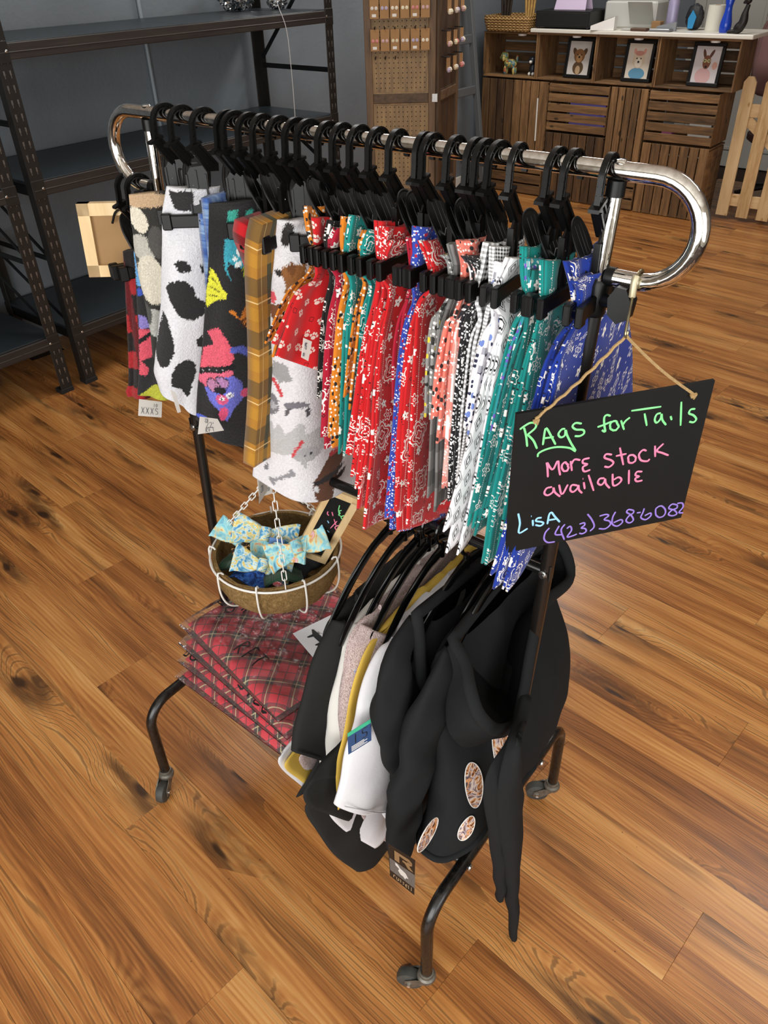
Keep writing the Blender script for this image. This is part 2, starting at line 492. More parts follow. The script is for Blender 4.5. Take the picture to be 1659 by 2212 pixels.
shelf_unit(-1.1, .862, 'dark steel shelf unit at the left edge, beside the longer one', [(.232, 0), (.895, 0)])

# ------------------------------------------------------------------ crumpled foil balloon weight with ribbon
def crumple(c, R, seed, sq=(1, 1, 1), n=40, amp=.28):
    m = MB(); G = []
    for i in range(n+1):
        th = pi*i/n; row = []
        for k in range(n*2):
            ph = 2*pi*k/(n*2)
            dv = Vector((sin(th)*cos(ph), sin(th)*sin(ph), cos(th)))
            q = dv*2.6 + Vector((seed, 0, 0))
            d = noise.cell(q*1.5)*.0 + abs(noise.noise(q*1.3))*.6 + abs(noise.noise(q*3.1))*.4
            r = R*(1 - amp + amp*1.7*d)
            row.append((c[0]+dv.x*r*sq[0], c[1]+dv.y*r*sq[1], max(c[2]+dv.z*r*sq[2], c[2]-R*sq[2]*.8)))
        G.append(row)
    m.grid(G, wrap=True); return m
M_foil = plain('silver_foil', 'd6d8da', .12, 1.)
fb = thing('foil_balloon', (-3.02, 2.71, 1.4735), 'crumpled silver foil balloon lying on the top shelf', 'balloon', room=True)
crumple((-3.07, 2.66, 1.555), .105, 3.1, (1.0, 1.25, .95)).build('balloon_skin', M_foil, fb, smooth=25)
crumple((-2.93, 2.84, 1.525), .066, 8.3, (1, 1, .97)).build('balloon_skin', M_foil, fb, smooth=25)
MB().tube(smooth_line([(-2.92, 2.86, 1.56), (-2.78, 2.68, 1.575), (-2.62, 2.54, 1.51), (-2.578, 2.545, 1.40), (-2.576, 2.553, 1.2), (-2.577, 2.552, 1.0), (-2.58, 2.548, .93)], 40), .0021, 6).build('ribbon', plain('ribbon_white', 'b9b9b7', .4), fb)

# ------------------------------------------------------------------ folding pegboard display
M_stain = wood('stained_wood', '3d2d1e', '5a4530', '74593d', axis=2, stretch=9, rough=.6, scale=5)
M_stain_h = wood('stained_wood_rail', '3d2d1e', '5a4530', '74593d', axis=0, stretch=9, rough=.6, scale=5)
def peg_mat():
    M = Mat('pegboard_ply', .6)
    x = M.xyz(M.coord('Object')); rd = M.rand()
    k = M.vec(x[0]*9 + rd*7, x[1]*9, x[2]*1.3)
    n = M.noise(k, 4, 5, .6)
    M.base(M.ramp(n, [(.3, '6f5840'), (.55, '8f744f'), (.75, 'a3875c')])); return M.mat
M_peg = peg_mat(); M_hole = plain('peg_hole', '1a120b', .9)
M_dkwood = wood('dark_panel', '2a1a10', '45301d', '5e4226', axis=2, stretch=8, rough=.6, scale=4)
PA = (-2.492, 3.072); PD = (.805, .593)           # first panel: foot point and direction (room frame)
PB = (PA[0]+.405*PD[0], PA[1]+.405*PD[1]); PE = (-.307, .952)
peg = thing('pegboard_display', ((PA[0]+PB[0])/2, (PA[1]+PB[1])/2, 0), 'folding wooden pegboard stand hung with small brown cards', 'display stand', room=True)
def panel_frame(A, D, w, zs, back, name_holes=True):
    Nn = (D[1], -D[0])                            # towards the shop
    ang = atan2(D[1], D[0])
    T = Matrix.Translation((A[0], A[1], 0)) @ Matrix.Rotation(ang, 4, 'Z')
    for x0 in (0, w-.042): MB().bbox((x0, -.016, 0), (x0+.042, .006, 1.86), .003, T).build('stile', M_stain, peg, smooth=False)
    for z in zs + [1.86]: MB().bbox((.042, -.015, z-.05), (w-.042, .005, z), .003, T).build('rail', M_stain_h, peg, smooth=False)
    z0 = .0
    for z in zs + [1.86]:
        if z - .05 - z0 > .05:
            pn = MB().box((.042, -.004, z0), (w-.042, .002, z-.05), T).build('pegboard_panel', back, peg, smooth=False)
            fr = MB()
            for (a, b) in (((.042, z0), (.05, z-.05)), ((w-.05, z0), (w-.042, z-.05)), ((.05, z0), (w-.05, z0+.008)), ((.05, z-.058), (w-.05, z-.05))):
                fr.box((a[0], -.009, a[1]), (b[0], -.004, b[1]), T)
            fr.build('bead', M_peg if back is M_peg else M_stain, pn, smooth=False)
            if name_holes:
                h = MB(); nx = int((w-.11)/.0255); nz = int((z-.05-z0-.03)/.0255)
                for i in range(nx+1):
                    for k in range(nz+1):
                        cx = w/2 + (i-nx/2)*.0255; cz = z-.05-.022-k*.0255
                        vs = [T @ Vector((cx+.0033*cos(a*pi/3), -.0043, cz+.0033*sin(a*pi/3))) for a in range(6)]
                        h.add(vs, [tuple(range(6))])
                h.build('peg_holes', M_hole, pn, smooth=False, kind='stuff')
        z0 = z
    return T
T1 = panel_frame(PA, PD, .405, [.06, .52, 1.045], M_peg)
T2 = panel_frame((PB[0]+.012*PE[0], PB[1]+.012*PE[1]), PE, .405, [.06, .52, 1.045], M_dkwood, False)
for z in (1.02, .4, 1.6):
    MB().bbox((.385, -.019, z-.022), (.418, -.0155, z+.022), .001, T1).build('hinge', M_bolt, peg, smooth=False)
M_kraft = plain('kraft_card', 'a27a4e', .75, vary=.08)
M_hookb = plain('peg_hook_black', '141312', .4)
M_tagw = plain('tag_white', 'e4e1da', .6)
M_btn = [plain('button_%d' % i, c, .35) for i, c in enumerate(['e6dcc6', 'd8d0c6', 'c6a2a0', 'e2d9b8', 'b3a7bd', 'd8c9a8', 'cc7f7a'])]
def cards(T, w, x0s, zt, h, grp, where):
    for i, (xx, cw) in enumerate(x0s):
        a = T @ Vector((xx, -.045, zt))
        lab = '%s brown earring card on the %s' % (['first', 'second', 'third', 'fourth', 'fifth', 'sixth'][i], where)
        hk = MB().tube([T @ Vector((xx, -.004, zt+.004)), T @ Vector((xx, -.055, zt+.002)), T @ Vector((xx, -.06, zt+.012))], .003, 6)
        hk.build('peg_hook', M_hookb, peg)
        org = tuple(T @ Vector((xx, -.04, zt-h)))
        r = thing('earring_card', org, lab, 'card', grp, room=True)
        MB().bbox((xx-cw/2, -.0415, zt-h), (xx+cw/2, -.040, zt), .0004, T).build('backing_card', M_kraft, r, smooth=False)
        for s in (-1, 1):
            m = MB().lathe([(.0005, 0), (.009, 0), (.009, .002), (.006, .0035), (.0005, .0035)], n=14, M=T @ Matrix.Translation((xx+s*cw*.22, -.0418, zt-h*.53)) @ Matrix.Rotation(pi/2, 4, 'X'))
            m.build('earring', M_btn[(i*3+int(zt*10)) % 7], r)
        if i % 2 == 0: MB().box((xx-.013, -.0424, zt-h+.008), (xx+.010, -.0418, zt-h+.022), T).build('price_sticker', M_tagw, r, smooth=False)
xs6 = [.062+i*.0565 for i in range(6)]
cards(T1, .405, [(x, .05) for x in xs6], 1.525, .105, 'earring cards on the upper row', 'upper row of the pegboard front')
cards(T1, .405, [(x, .05) for x in xs6], 1.37, .105, 'earring cards on the lower row', 'lower row of the pegboard front')
for x in xs6[:3]: MB().tube([T1 @ Vector((x, -.004, 1.235)), T1 @ Vector((x, -.055, 1.225)), T1 @ Vector((x, -.06, 1.235))], .003, 6).build('peg_hook', M_hookb, peg)
for zi, (zt, where) in enumerate(((1.50, 'top row'), (1.345, 'middle row'), (1.215, 'bottom row'))):
    for i, xx in enumerate((.07, .2, .33)):
        MB().tube([T2 @ Vector((xx, -.004, zt+.004)), T2 @ Vector((xx, -.06, zt+.002))], .003, 6).build('peg_hook', M_hookb, peg)
        r = thing('key_charm', tuple(T2 @ Vector((xx, -.04, zt-.09))), '%s small charm on the %s of the pegboard side panel' % (('nearest', 'middle', 'farthest')[i], where), 'charm', 'charms on the pegboard side', room=True)
        MB().bbox((xx-.035, -.052, zt-.06), (xx+.035, -.050, zt), .0005, T2).build('backing_card', M_kraft, r, smooth=False)
        for s in (-1, 1):
            MB().lathe([(.001, -.014), (.009, -.01), (.013, 0), (.009, .011), (.001, .015)], n=10, M=T2 @ Matrix.Translation((xx+s*.014, -.058, zt-.062))).build('charm_drop', M_btn[(i+zi*2+(s > 0)*3) % 7], r)
# ------------------------------------------------------------------ grey ladder shelf leaning on the wall
M_grey = plain('grey_paint', '5c6062', .55)
lad = thing('ladder_shelf', (-3.1, 4.85, 0), 'grey painted ladder rack leaning on the wall beside the counter', 'ladder', room=True)
for y in (4.55, 5.1):
    MB().bbox((-.022, y-.02, 0), (.022, y+.02, 1.95), .003, Matrix.Translation((-2.93, 0, .001)) @ Matrix.Rotation(radians(-8.5), 4, 'Y')).build('side_rail', M_grey, lad, smooth=False)
for z in (.40, .80, 1.15, 1.5, 1.8):
    x = -2.93 - z*math.tan(radians(8.5))
    MB().bbox((x-.012, 4.57, z-.03), (x+.012, 5.08, z+.03), .004).build('rung', M_grey, lad, smooth=False)


# ------------------------------------------------------------------ crate counter at the back
M_crate = [wood('crate_wood_%d' % i, a, b, c, axis=ax, stretch=10, rough=.65, scale=5, knots=True)
           for i, (a, b, c, ax) in enumerate([('3c2c1a', '6e5030', '957048', 0), ('3c2c1a', '6e5030', '957048', 2), ('2e2013', '523a22', '70522f', 2), ('3c2c1a', '705232', '98734a', 1)])]
M_pine = wood('pine', 'b08a58', 'd2b080', 'e2c596', axis=2, stretch=8, rough=.55, scale=4, knots=True)
M_pine_h = wood('pine_rail', 'b08a58', 'd2b080', 'e2c596', axis=0, stretch=8, rough=.55, scale=4, knots=True)
YC = 5.31
CW_ = 'wooden crates of the counter'
def crate(x0, x1, z0, z1, face, label, depth=.32, open_front=False, nsl=5, mats=(0, 1, 3)):
    """one wooden crate; face 'v' or 'h' gives the run of the slats towards the shop"""
    R = thing('wooden_crate', ((x0+x1)/2, YC+depth/2, z0), label, 'crate', CW_, room=True)
    y0, y1 = YC, YC+depth; t = .012
    H, V, D = M_crate[mats[0]], M_crate[mats[1]], M_crate[mats[2]]
    g = .0015
    if open_front:
        for xx in (x0+g, x1-t-g): MB().bbox((xx, y0, z0+g), (xx+t, y1, z1-g), .002).build('end_board', V, R, smooth=False)
        for zz in (z0+g, z1-t-g):
            for k in range(3): MB().bbox((x0+t, y0+k*depth/3, zz), (x1-t, y0+(k+1)*depth/3-.012, zz+t), .002).build('slat', H, R, smooth=False)
        n = 4; hh = (z1-z0-2*t)/n
        for k in range(n): MB().bbox((x0+t, y1-t, z0+t+k*hh), (x1-t, y1, z0+t+(k+1)*hh-.012), .002).build('slat', H, R, smooth=False)
        return R
    if face == 'v':
        w = (x1-x0)/nsl
        for k in range(nsl): MB().bbox((x0+k*w+.004, y0, z0+g), (x0+(k+1)*w-.004, y0+t, z1-g), .002).build('slat', V, R, smooth=False)
        for zz in (z0+g, z1-t-g): MB().bbox((x0+g, y0+t, zz), (x1-g, y1, zz+t), .002).build('end_board', H, R, smooth=False)
    else:
        w = (z1-z0)/nsl
        for k in range(nsl): MB().bbox((x0+g, y0, z0+k*w+.007), (x1-g, y0+t, z0+(k+1)*w-.007), .002).build('slat', H, R, smooth=False)
        for xx in (x0+g, x1-t-g): MB().bbox((xx, y0+t, z0+g), (xx+t, y1, z1-g), .002).build('end_board', V, R, smooth=False)
    for xx in (x0+g, x1-t-g) if face == 'v' else ():
        for k in range(3): MB().bbox((xx, y0+t+k*(depth-t)/3, z0+.02), (xx+t, y0+t+(k+1)*(depth-t)/3-.01, z1-.02), .002).build('slat', D, R, smooth=False)
    n = 4
    for k in range(n): MB().bbox((x0+.02, y1-.3*t, z0+k*(z1-z0)/n), (x1-.02, y1+.7*t, z0+(k+1)*(z1-z0)/n-.012), .002).build('slat', H, R, smooth=False)
    return R
tx = [-3.13, -2.637, -2.142, -1.667, -1.095]
nm = ['holding dog figurines at the wall end', 'with the first dog portrait', 'with the middle dog portrait', 'with the portrait at the picket gate end']
for i in range(4): crate(tx[i], tx[i+1], .868, 1.185, 'h', 'open dark-stained crate in the counter top row ' + nm[i], open_front=True)
crate(-3.13, -2.835, .345, .858, 'v', 'dark upright crate with vertical slats against the grey wall', nsl=4, mats=(2, 2, 2))
crate(-2.83, -2.515, .345, .858, 'v', 'lighter upright crate with vertical slats and a white stick', nsl=4)
crate(-2.505, -1.995, .515, .858, 'h', 'crate with horizontal slats and purple things inside')
crate(-1.985, -1.69, .345, .858, 'v', 'upright crate with vertical slats between the two horizontal ones', nsl=5)
crate(-1.68, -1.17, .515, .858, 'h', 'crate with horizontal slats and white and pink things inside')
crate(-2.505, -1.995, .003, .505, 'v', 'dark crate with vertical slats on the floor under the purple one', nsl=7, mats=(2, 2, 2))
crate(-1.68, -1.17, .003, .505, 'v', 'crate with vertical slats on the floor at the picket gate', nsl=7)
crate(-3.13, -2.515, .003, .335, 'h', 'low crate with horizontal slats on the floor by the wall', nsl=4)
crate(-1.985, -1.69, .003, .335, 'h', 'narrow low crate with horizontal slats on the floor', nsl=4)
MB().bbox((-2.70, YC-.02, 1.1865), (-1.03, YC+.42, 1.212), .004).build('counter_top', plain('worktop_white', 'd9d5c9', .4), room=True, smooth=False, label='long white worktop laid over the wooden crates', cat='worktop')
for i, x in enumerate((-2.80, -2.33, -1.84, -1.29)):
    MB().lathe([(.001, 0), (.03, 0), (.034, .006), (.034, .014), (.001, .0145)], (x, YC+.04, 1.158), 20).build('puck_light', plain('puck_white', 'e8e8e6', .4), room=True, label='round white puck light under the top, %s from the wall' % ('first', 'second', 'third', 'fourth')[i], cat='light', group='puck lights in the crates')
# things glimpsed between the slats
MB().bbox((-2.32, YC+.02, .545), (-1.99+.0-.03, YC+.2, .76), .004).build('purple_folder', plain('purple_card', '7a70c0', .5), room=True, smooth=False, label='purple folders seen between horizontal crate slats', cat='folder')
MB().bbox((-1.36, YC+.02, .55), (-1.2, YC+.16, .66), .004).build('white_box', M_white, room=True, smooth=False, label='white box behind the slats of the gate end crate', cat='box')
MB().bbox((-1.56, YC+.02, .55), (-1.48, YC+.1, .62), .01).build('pink_pouch', plain('pink_cloth', 'b0648a', .7), room=True, smooth=False, label='small pink pouch behind the crate slats', cat='pouch')
MB().tube([(-2.59, YC-.006, .43), (-2.595, YC-.006, .74)], .006, 8).build('white_stick', M_white, room=True, label='thin white stick leaning on the vertical slats', cat='stick')

# ------------------------------------------------------------------ framed dog portraits
def portrait(xc, kind, label):
    w, h = .225, .27
    T = Matrix.Translation((xc, YC+.10, .8825)) @ Matrix.Rotation(radians(-9), 4, 'X')
    R = thing('picture_frame', (xc, YC+.10, .8825), label, 'picture', 'framed dog portraits', room=True)
    b = .024; m = MB()
    for (x0, x1, z0, z1) in ((-w/2, w/2, 0, b), (-w/2, w/2, h-b, h), (-w/2, -w/2+b, b, h-b), (w/2-b, w/2, b, h-b)): m.bbox((x0, -.016, z0), (x1, .004, z1), .003, T)
    m.build('frame', plain('frame_black', '0d0d0d', .35), R, smooth=False)
    MB().prism([(.004, .19), (.0065, .19), (.075, .036), (.071, .033)], -.03, .03, lambda p, d: T @ Vector((d, p[0], p[1]-.018))).build('easel_back', M_steel2, R, smooth=False)
    pr = MB().box((-w/2+b, -.008, b), (w/2-b, -.004, h-b), T).build('print', plain('print_' + kind, {'a': 'ccc6bf', 'b': 'd8cdbd', 'c': 'cfc8c8'}[kind], .35), R, smooth=False)
    def ell(cx, cz, rx, rz, col, d, rot=0, nm='print_shape'):
        MB().add([T @ Vector((cx+rx*cos(a)*cos(rot)-rz*sin(a)*sin(rot), -.0082-d*.0004, cz+rx*cos(a)*sin(rot)+rz*sin(a)*cos(rot))) for a in np.linspace(0, 2*pi, 20, endpoint=False)], [tuple(range(20))]).build(nm, plain('ink_'+col, col, .4), pr, smooth=False)
    if kind == 'a':
        ell(0, .07, .045, .045, '5d4730', 1, nm='body_print'); ell(0, .055, .02, .03, 'b89a78', 2, nm='chest_print')
        ell(-.04, .175, .016, .03, '5a3f26', 1, .5, 'ear_print'); ell(.04, .175, .016, .03, '5a3f26', 1, -.5, 'ear_print')
        ell(0, .15, .045, .046, '8a5f38', 2, nm='head_print'); ell(0, .135, .025, .028, 'b78d5c', 3, nm='muzzle_print')
    elif kind == 'b':
        ell(0, .055, .062, .038, '5f93b0', 1, nm='robe_print'); ell(-.035, .195, .012, .022, 'd8a08c', 1, .3, 'ear_print'); ell(.035, .195, .012, .022, 'd8a08c', 1, -.3, 'ear_print')
        ell(0, .145, .048, .056, 'd6c2a8', 2, nm='head_print'); ell(0, .185, .034, .016, 'c78b7c', 3, nm='cap_print'); ell(0, .125, .028, .03, 'e6dccb', 3, nm='muzzle_print')
    else:
        ell(-.01, .065, .055, .05, 'cfa6a4', 1, nm='robe_print'); ell(-.025, .2, .010, .03, '5a3422', 1, .35, 'ear_print'); ell(.025, .2, .010, .03, '5a3422', 1, -.45, 'ear_print')
        ell(0, .15, .028, .042, '7c4b32', 2, nm='head_print'); ell(.06, .13, .018, .024, 'd0a08e', 2, nm='flower_print')
        for s in (-1, 1): ell(s*.013, .158, .011, .011, 'c9c58a', 5, nm='glasses_print')
    for s in (-1, 1): ell(s*.015, {'a': .158, 'b': .152, 'c': .158}[kind], .005, .005, '1a120d', 6, nm='eye_print')
    ell(0, {'a': .142, 'b': .13, 'c': .122}[kind], .008, .007, '15100d', 5, nm='nose_print')
portrait(-2.33, 'a', 'black framed portrait of a brown and tan terrier')
portrait(-1.85, 'b', 'black framed portrait of a cream dog in a blue robe')
portrait(-1.35, 'c', 'black framed portrait of a big-eared dog in a pink robe')

# ------------------------------------------------------------------ figurines in the first crate
def dog_figurine(x, s, mat, label, sit=False):
    R = thing('dog_figurine', (x, YC+.1, .8815), label, 'figurine', room=True)
    def bl(c, r, nme, m=None):
        MB().lathe([(max(.0005, r[0]*sin(t)), -r[0]*cos(t)) for t in np.linspace(.05, pi-.05, 10)], n=14,
                   M=Matrix.Translation((x+c[0]*s, YC+.1+c[1]*s, .8815+c[2]*s)) @ Matrix.Scale(s, 4) @ Matrix.Diagonal((1, r[1]/r[0], r[2]/r[0], 1))).build(nme, m or mat, R)
    if sit:
        bl((0, 0, .055), (.036, .04, .055), 'body'); bl((0, -.02, .13), (.034, .034, .036), 'head'); bl((0, -.05, .12), (.016, .02, .014), 'muzzle', M_white)
        for e in (-1, 1): bl((e*.034, -.012, .125), (.011, .014, .03), 'ear'); bl((e*.02, -.03, .016), (.012, .02, .016), 'leg', M_white)
    else:
        bl((0, 0, .075), (.058, .03, .034), 'body'); bl((-.055, 0, .125), (.034, .03, .036), 'head'); bl((-.085, 0, .115), (.016, .014, .014), 'muzzle')
        for e in (-1, 1):
            bl((-.05, e*.03, .118), (.012, .008, .028), 'ear')
            for xx in (-.04, .04): bl((xx, e*.015, .028), (.013, .012, .032), 'leg')
        bl((.06, 0, .112), (.01, .008, .026), 'tail')
def mosaic():
    M = Mat('mosaic_glaze', .3); v = M.voronoi(M.coord('Object'), 70)
    c = M.xyz(v.outputs['Color'])[0]
    M.base(M.ramp(c, [(0, 'b9a45a'), (.25, '6f8f5a'), (.45, 'a8563a'), (.6, 'd3c07a'), (.8, '4f7a86'), (1, 'c48a4a')], 'CONSTANT')); return M.mat
dog_figurine(-2.93, 1.0, mosaic(), 'standing dog figurine with a colourful mosaic glaze')
dog_figurine(-2.72, .82, plain('glaze_black', '22252c', .3), 'small black and white sitting dog figurine', sit=True)

# ------------------------------------------------------------------ things on the counter
CT = 1.2125
def wicker():
    M = Mat('wicker', .7); x = M.xyz(M.coord('Object'))
    a = (x[0] + x[1]) * 190.0; w = (a.sin() * (x[2] * 330.0).sin()) * .5 + .5
    n = M.noise(M.coord('Object'), 30, 3)
    M.base(M.ramp(w * .6 + n * .4, [(.25, '6a4a25'), (.5, 'a07c48'), (.8, 'c4a068')])); M.bump(w, .9, .004); return M.mat
M_wick = wicker()
bx = thing('wicker_basket', (-2.93, YC+.13, 1.1865), 'woven straw basket on the wall end of the counter', 'basket', room=True)
def rect_ring(x0, x1, y0, y1, z, r, n=6):
    pts = []
    for (cx, cy, a0) in ((x1-r, y1-r, 0), (x0+r, y1-r, 90), (x0+r, y0+r, 180), (x1-r, y0+r, 270)):
        for k in range(n+1): pts.append((cx+r*cos(radians(a0+90*k/n)), cy+r*sin(radians(a0+90*k/n)), z))
    return pts
G = [rect_ring(-3.10, -2.73, YC-.02, YC+.28, 1.1870, .03), rect_ring(-3.125, -2.705, YC-.035, YC+.295, 1.29, .03), rect_ring(-3.112, -2.718, YC-.022, YC+.282, 1.292, .03), rect_ring(-3.10, -2.73, YC-.01, YC+.27, 1.20, .03)]
MB().grid(G, wrap=True).add(G[3], [tuple(range(28))]).add(G[0], [tuple(range(28))]).build('woven_body', M_wick, bx)
for k in range(5): MB().tube([(x, y, z+.006+.017*k) for x, y, z in rect_ring(-3.103-.004*k, -2.727+.004*k, YC-.024-.003*k, YC+.284+.003*k, 1.195, .03)], .009, 6, closed=True).build('rim_coil', M_wick, bx)
for i, (x, y, h, c, la) in enumerate(((-3.0, YC+.1, .16, '2a1d14', 'dark brown bundle standing in the straw basket'), (-2.80, YC+.12, .2, 'b08a4c', 'bundle of straw sticks standing in the basket'))):
    g = thing('straw_bundle', (x, y, 1.205), la, 'bundle', room=True); mm = plain('straw_%d' % i, c, .8, vary=.3, vscale=40)
    for k in range(10):
        a = k*2.4; rr = .012*sqrt(k)
        MB().tube([(x+rr*cos(a)*.7, y+rr*sin(a)*.7, 1.205), (x+rr*cos(a)*1.4, y+rr*sin(a)*1.2, 1.205+h*(1.3+.04*(k % 3)))], .009, 6).build('stick', mm, g)
cd = thing('cash_drawer', (-2.43, YC+.15, CT), 'black cash drawer on the white worktop', 'cash drawer', room=True)
MB().bbox((-2.67, YC-.005, CT+.012), (-2.22, YC+.34, CT+.115), .004).build('housing', plain('drawer_black', '131211', .45), cd, smooth=False)
MB().bbox((-2.66, YC-.009, CT+.02), (-2.23, YC-.004, CT+.105), .002).build('drawer_front', plain('drawer_front_black', '1a1918', .5), cd, smooth=False)
for (x, y) in ((-2.65, YC+.01), (-2.24, YC+.01), (-2.65, YC+.32), (-2.24, YC+.32)): MB().lathe([(.001, 0), (.011, 0), (.011, .013), (.001, .013)], (x, y, CT+.0), 10).build('foot', M_steel2, cd)
tc = thing('tent_card', (-2.45, YC+.15, CT+.116), 'lilac folded tent card standing on the cash drawer', 'card', room=True)
M_lil = plain('lilac_card', 'c9b6cf', .6)
for sgn, nm in ((1, 'front_leaf'), (-1, 'back_leaf')):
    MB().prism([(-2.57, 0), (-2.31, 0), (-2.33, .19), (-2.55, .19)], 0, .0015, lambda p, d, s=sgn: (p[0], YC+.15 - s*(.06 - p[1]*.3) + d, CT+.117+p[1])).build(nm, M_lil, tc, smooth=False)
ct_ = thing('card_reader', (-2.12, YC+.03, CT), 'white wedge-shaped card reader beside the cash drawer', 'card reader', room=True)
Tm = Matrix.Translation((-2.12, YC+.03, CT)) @ Matrix.Rotation(radians(12), 4, 'Z')
MB().prism([(-.085, .001), (.085, .001), (.085, .085), (-.085, .028)], -.045, .045, lambda p, d: Tm @ Vector((p[0], d, p[1]))).build('housing', plain('reader_white', 'e6e4df', .3), ct_, smooth=False)
MB().prism([(-.07, .0345), (.066, .0802), (.066, .0812), (-.07, .0355)], -.035, .035, lambda p, d: Tm @ Vector((p[0], d, p[1]))).build('screen', plain('reader_screen', '1c1d20', .15), ct_, smooth=False)
pr = thing('printer', (-1.98, YC+.27, CT), 'pale grey printer with an output tray behind the card reader', 'printer', room=True)
M_prn = plain('printer_grey', 'b9b8b2', .45)
MB().bbox((-2.20, YC+.18, CT+.001), (-1.80, YC+.40, CT+.17), .012).build('body', M_prn, pr, smooth=False)
MB().prism([(0, 0), (.006, 0), (.09, .14), (.084, .14)], -1.98, -1.80, lambda p, d: (d, YC+.17-p[0], CT+.03+p[1])).build('paper_tray', plain('tray_grey', 'a5a69f', .3), pr, smooth=False)
MB().bbox((-2.0, YC+.05, CT+.002), (-1.8, YC+.14, CT+.008), .002).build('output_flap', M_prn, pr, smooth=False)
MB().bbox((-1.79, YC+.10, CT), (-1.725, YC+.165, CT+.055), .003).build('cardboard_box', plain('box_card', '8d6a42', .8), room=True, smooth=False, label='small brown cardboard box next to the printer', cat='box')
MB().bbox((-1.90, YC+.0, CT), (-1.78, YC+.06, CT+.018), .004).build('wallet', plain('brown_leather', '4f3524', .5), room=True, smooth=False, label='flat brown wallet on the white worktop', cat='wallet')
ph = thing('phone', (-1.68, YC+.02, CT), 'grey phone resting on a small stand', 'phone', room=True)
MB().bbox((-1.76, YC-.0, CT), (-1.61, YC+.07, CT+.018), .004).build('phone_body', plain('phone_grey', '8b8c8e', .3, .4), ph, smooth=False)
MB().prism([(-1.77, .0), (-1.60, .0), (-1.60, .055), (-1.73, .03)], .03, .05, lambda p, d: (p[0], YC+.05+d, CT+p[1]+.001)).build('stand', plain('stand_grey', '85878a', .4), ph, smooth=False)
bt = thing('water_bottle', (-1.685, YC+.2, CT), 'tall lavender water bottle on the worktop', 'bottle', room=True)
MB().lathe([(.001, 0), (.036, 0), (.038, .01), (.038, .17), (.03, .19), (.001, .19)], (-1.685, YC+.2, CT), 20).build('body', plain('lavender_metal', '9d96b4', .35, .2), bt)
MB().lathe([(.001, .191), (.028, .191), (.028, .225), (.02, .235), (.001, .235)], (-1.685, YC+.2, CT), 20).build('lid', plain('lavender_lid', '7f7a98', .4), bt)
bl_ = thing('black_pouch', (-1.52, YC+.2, CT), 'black zip pouch with a blue tag on the worktop', 'pouch', room=True)
crumple((-1.53, YC+.22, CT+.075), .075, 5.0, (.9, .5, 1.2), n=20, amp=.15).build('pouch', plain('pouch_black', '15161a', .6), bl_)
MB().prism([(0, 0), (.035, 0), (.05, .07), (.02, .11), (-.005, .06)], 0, .01, lambda p, d: (-1.55+p[0], YC+.165+d, CT+.012+p[1])).build('blue_tag', plain('tag_blue', '2f83b4', .4), bl_, smooth=False)
pt = thing('paper_towel_roll', (-1.36, YC+.24, CT), 'white paper towel roll standing near the blue vase', 'paper roll', room=True)
MB().lathe([(.018, 0), (.062, 0), (.062, .15), (.02, .15), (.018, .148)], (-1.38, YC+.22, CT), 28).build('paper', plain('paper_white', 'cfccbd', .85), pt)
MB().lathe([(.016, .001), (.0178, .001), (.0178, .151), (.016, .151)], (-1.38, YC+.22, CT), 20).build('cardboard_core', M_kraft, pt)
MB().lathe([(.001, 0), (.034, 0), (.04, .02), (.037, .06), (.024, .12), (.022, .15), (.03, .19), (.024, .21), (.021, .24), (.027, .25), (.001, .248)], (-1.265, YC+.10, CT), 28).build('glass_vase', plain('cobalt_glass', '1c3fae', .12), room=True, label='tall cobalt blue glass vase on the worktop', cat='vase')
st_ = thing('cat_statuette', (-1.16, YC+.05, CT), 'slim black seated animal statuette beside the blue vase', 'statuette', room=True)
M_blk = plain('statuette_black', '17130f', .45)
MB().tube(smooth_line([(-1.175, YC+.05, CT+.014), (-1.14, YC+.05, CT+.06), (-1.135, YC+.05, CT+.12), (-1.125, YC+.05, CT+.165)], 14), [.024, .03, .033, .032, .03, .029, .028, .026, .024, .021, .018, .016, .015, .014], 12).build('body', M_blk, st_)
MB().tube([(-1.23, YC+.05, CT+.008), (-1.20, YC+.05, CT+.012), (-1.16, YC+.05, CT+.016)], [.008, .012, .018], 10).build('paws', M_blk, st_)
MB().tube(smooth_line([(-1.112, YC+.05, CT+.205), (-1.128, YC+.05, CT+.188), (-1.16, YC+.05, CT+.172)], 8), [.006, .014, .02, .022, .02, .014, .010, .005], 12).build('head', M_blk, st_)
for s in (-1, 1): MB().lathe([(.007, 0), (.0005, .022)], (-1.122, YC+.05+s*.01, CT+.195), 8).build('ear', M_blk, st_)

# ------------------------------------------------------------------ pine picket gate at the right edge
ga = thing('picket_gate', (-.8, 5.5, 0), 'unpainted pine picket gate at the right edge', 'gate', room=True)
for k in range(6):
    x = -1.085 + k*.148
    MB().prism([(x, .03), (x+.085, .03), (x+.085, .92), (x+.06, .955), (x+.025, .955), (x, .92)], 5.48, 5.497, lambda p, d: (p[0]-.028*0, d, p[1])).build('picket', M_pine, ga, smooth=False)
for z in (.10, .70): MB().bbox((-1.075, 5.498, z), (-.28, 5.516, z+.085), .003).build('rail', M_pine_h, ga, smooth=False)
MB().prism([(-1.06, .68), (-.98, .70), (-.33, .21), (-.39, .18)], 5.498, 5.514, lambda p, d: (p[0], d, p[1])).build('brace', M_pine_h, ga, smooth=False)
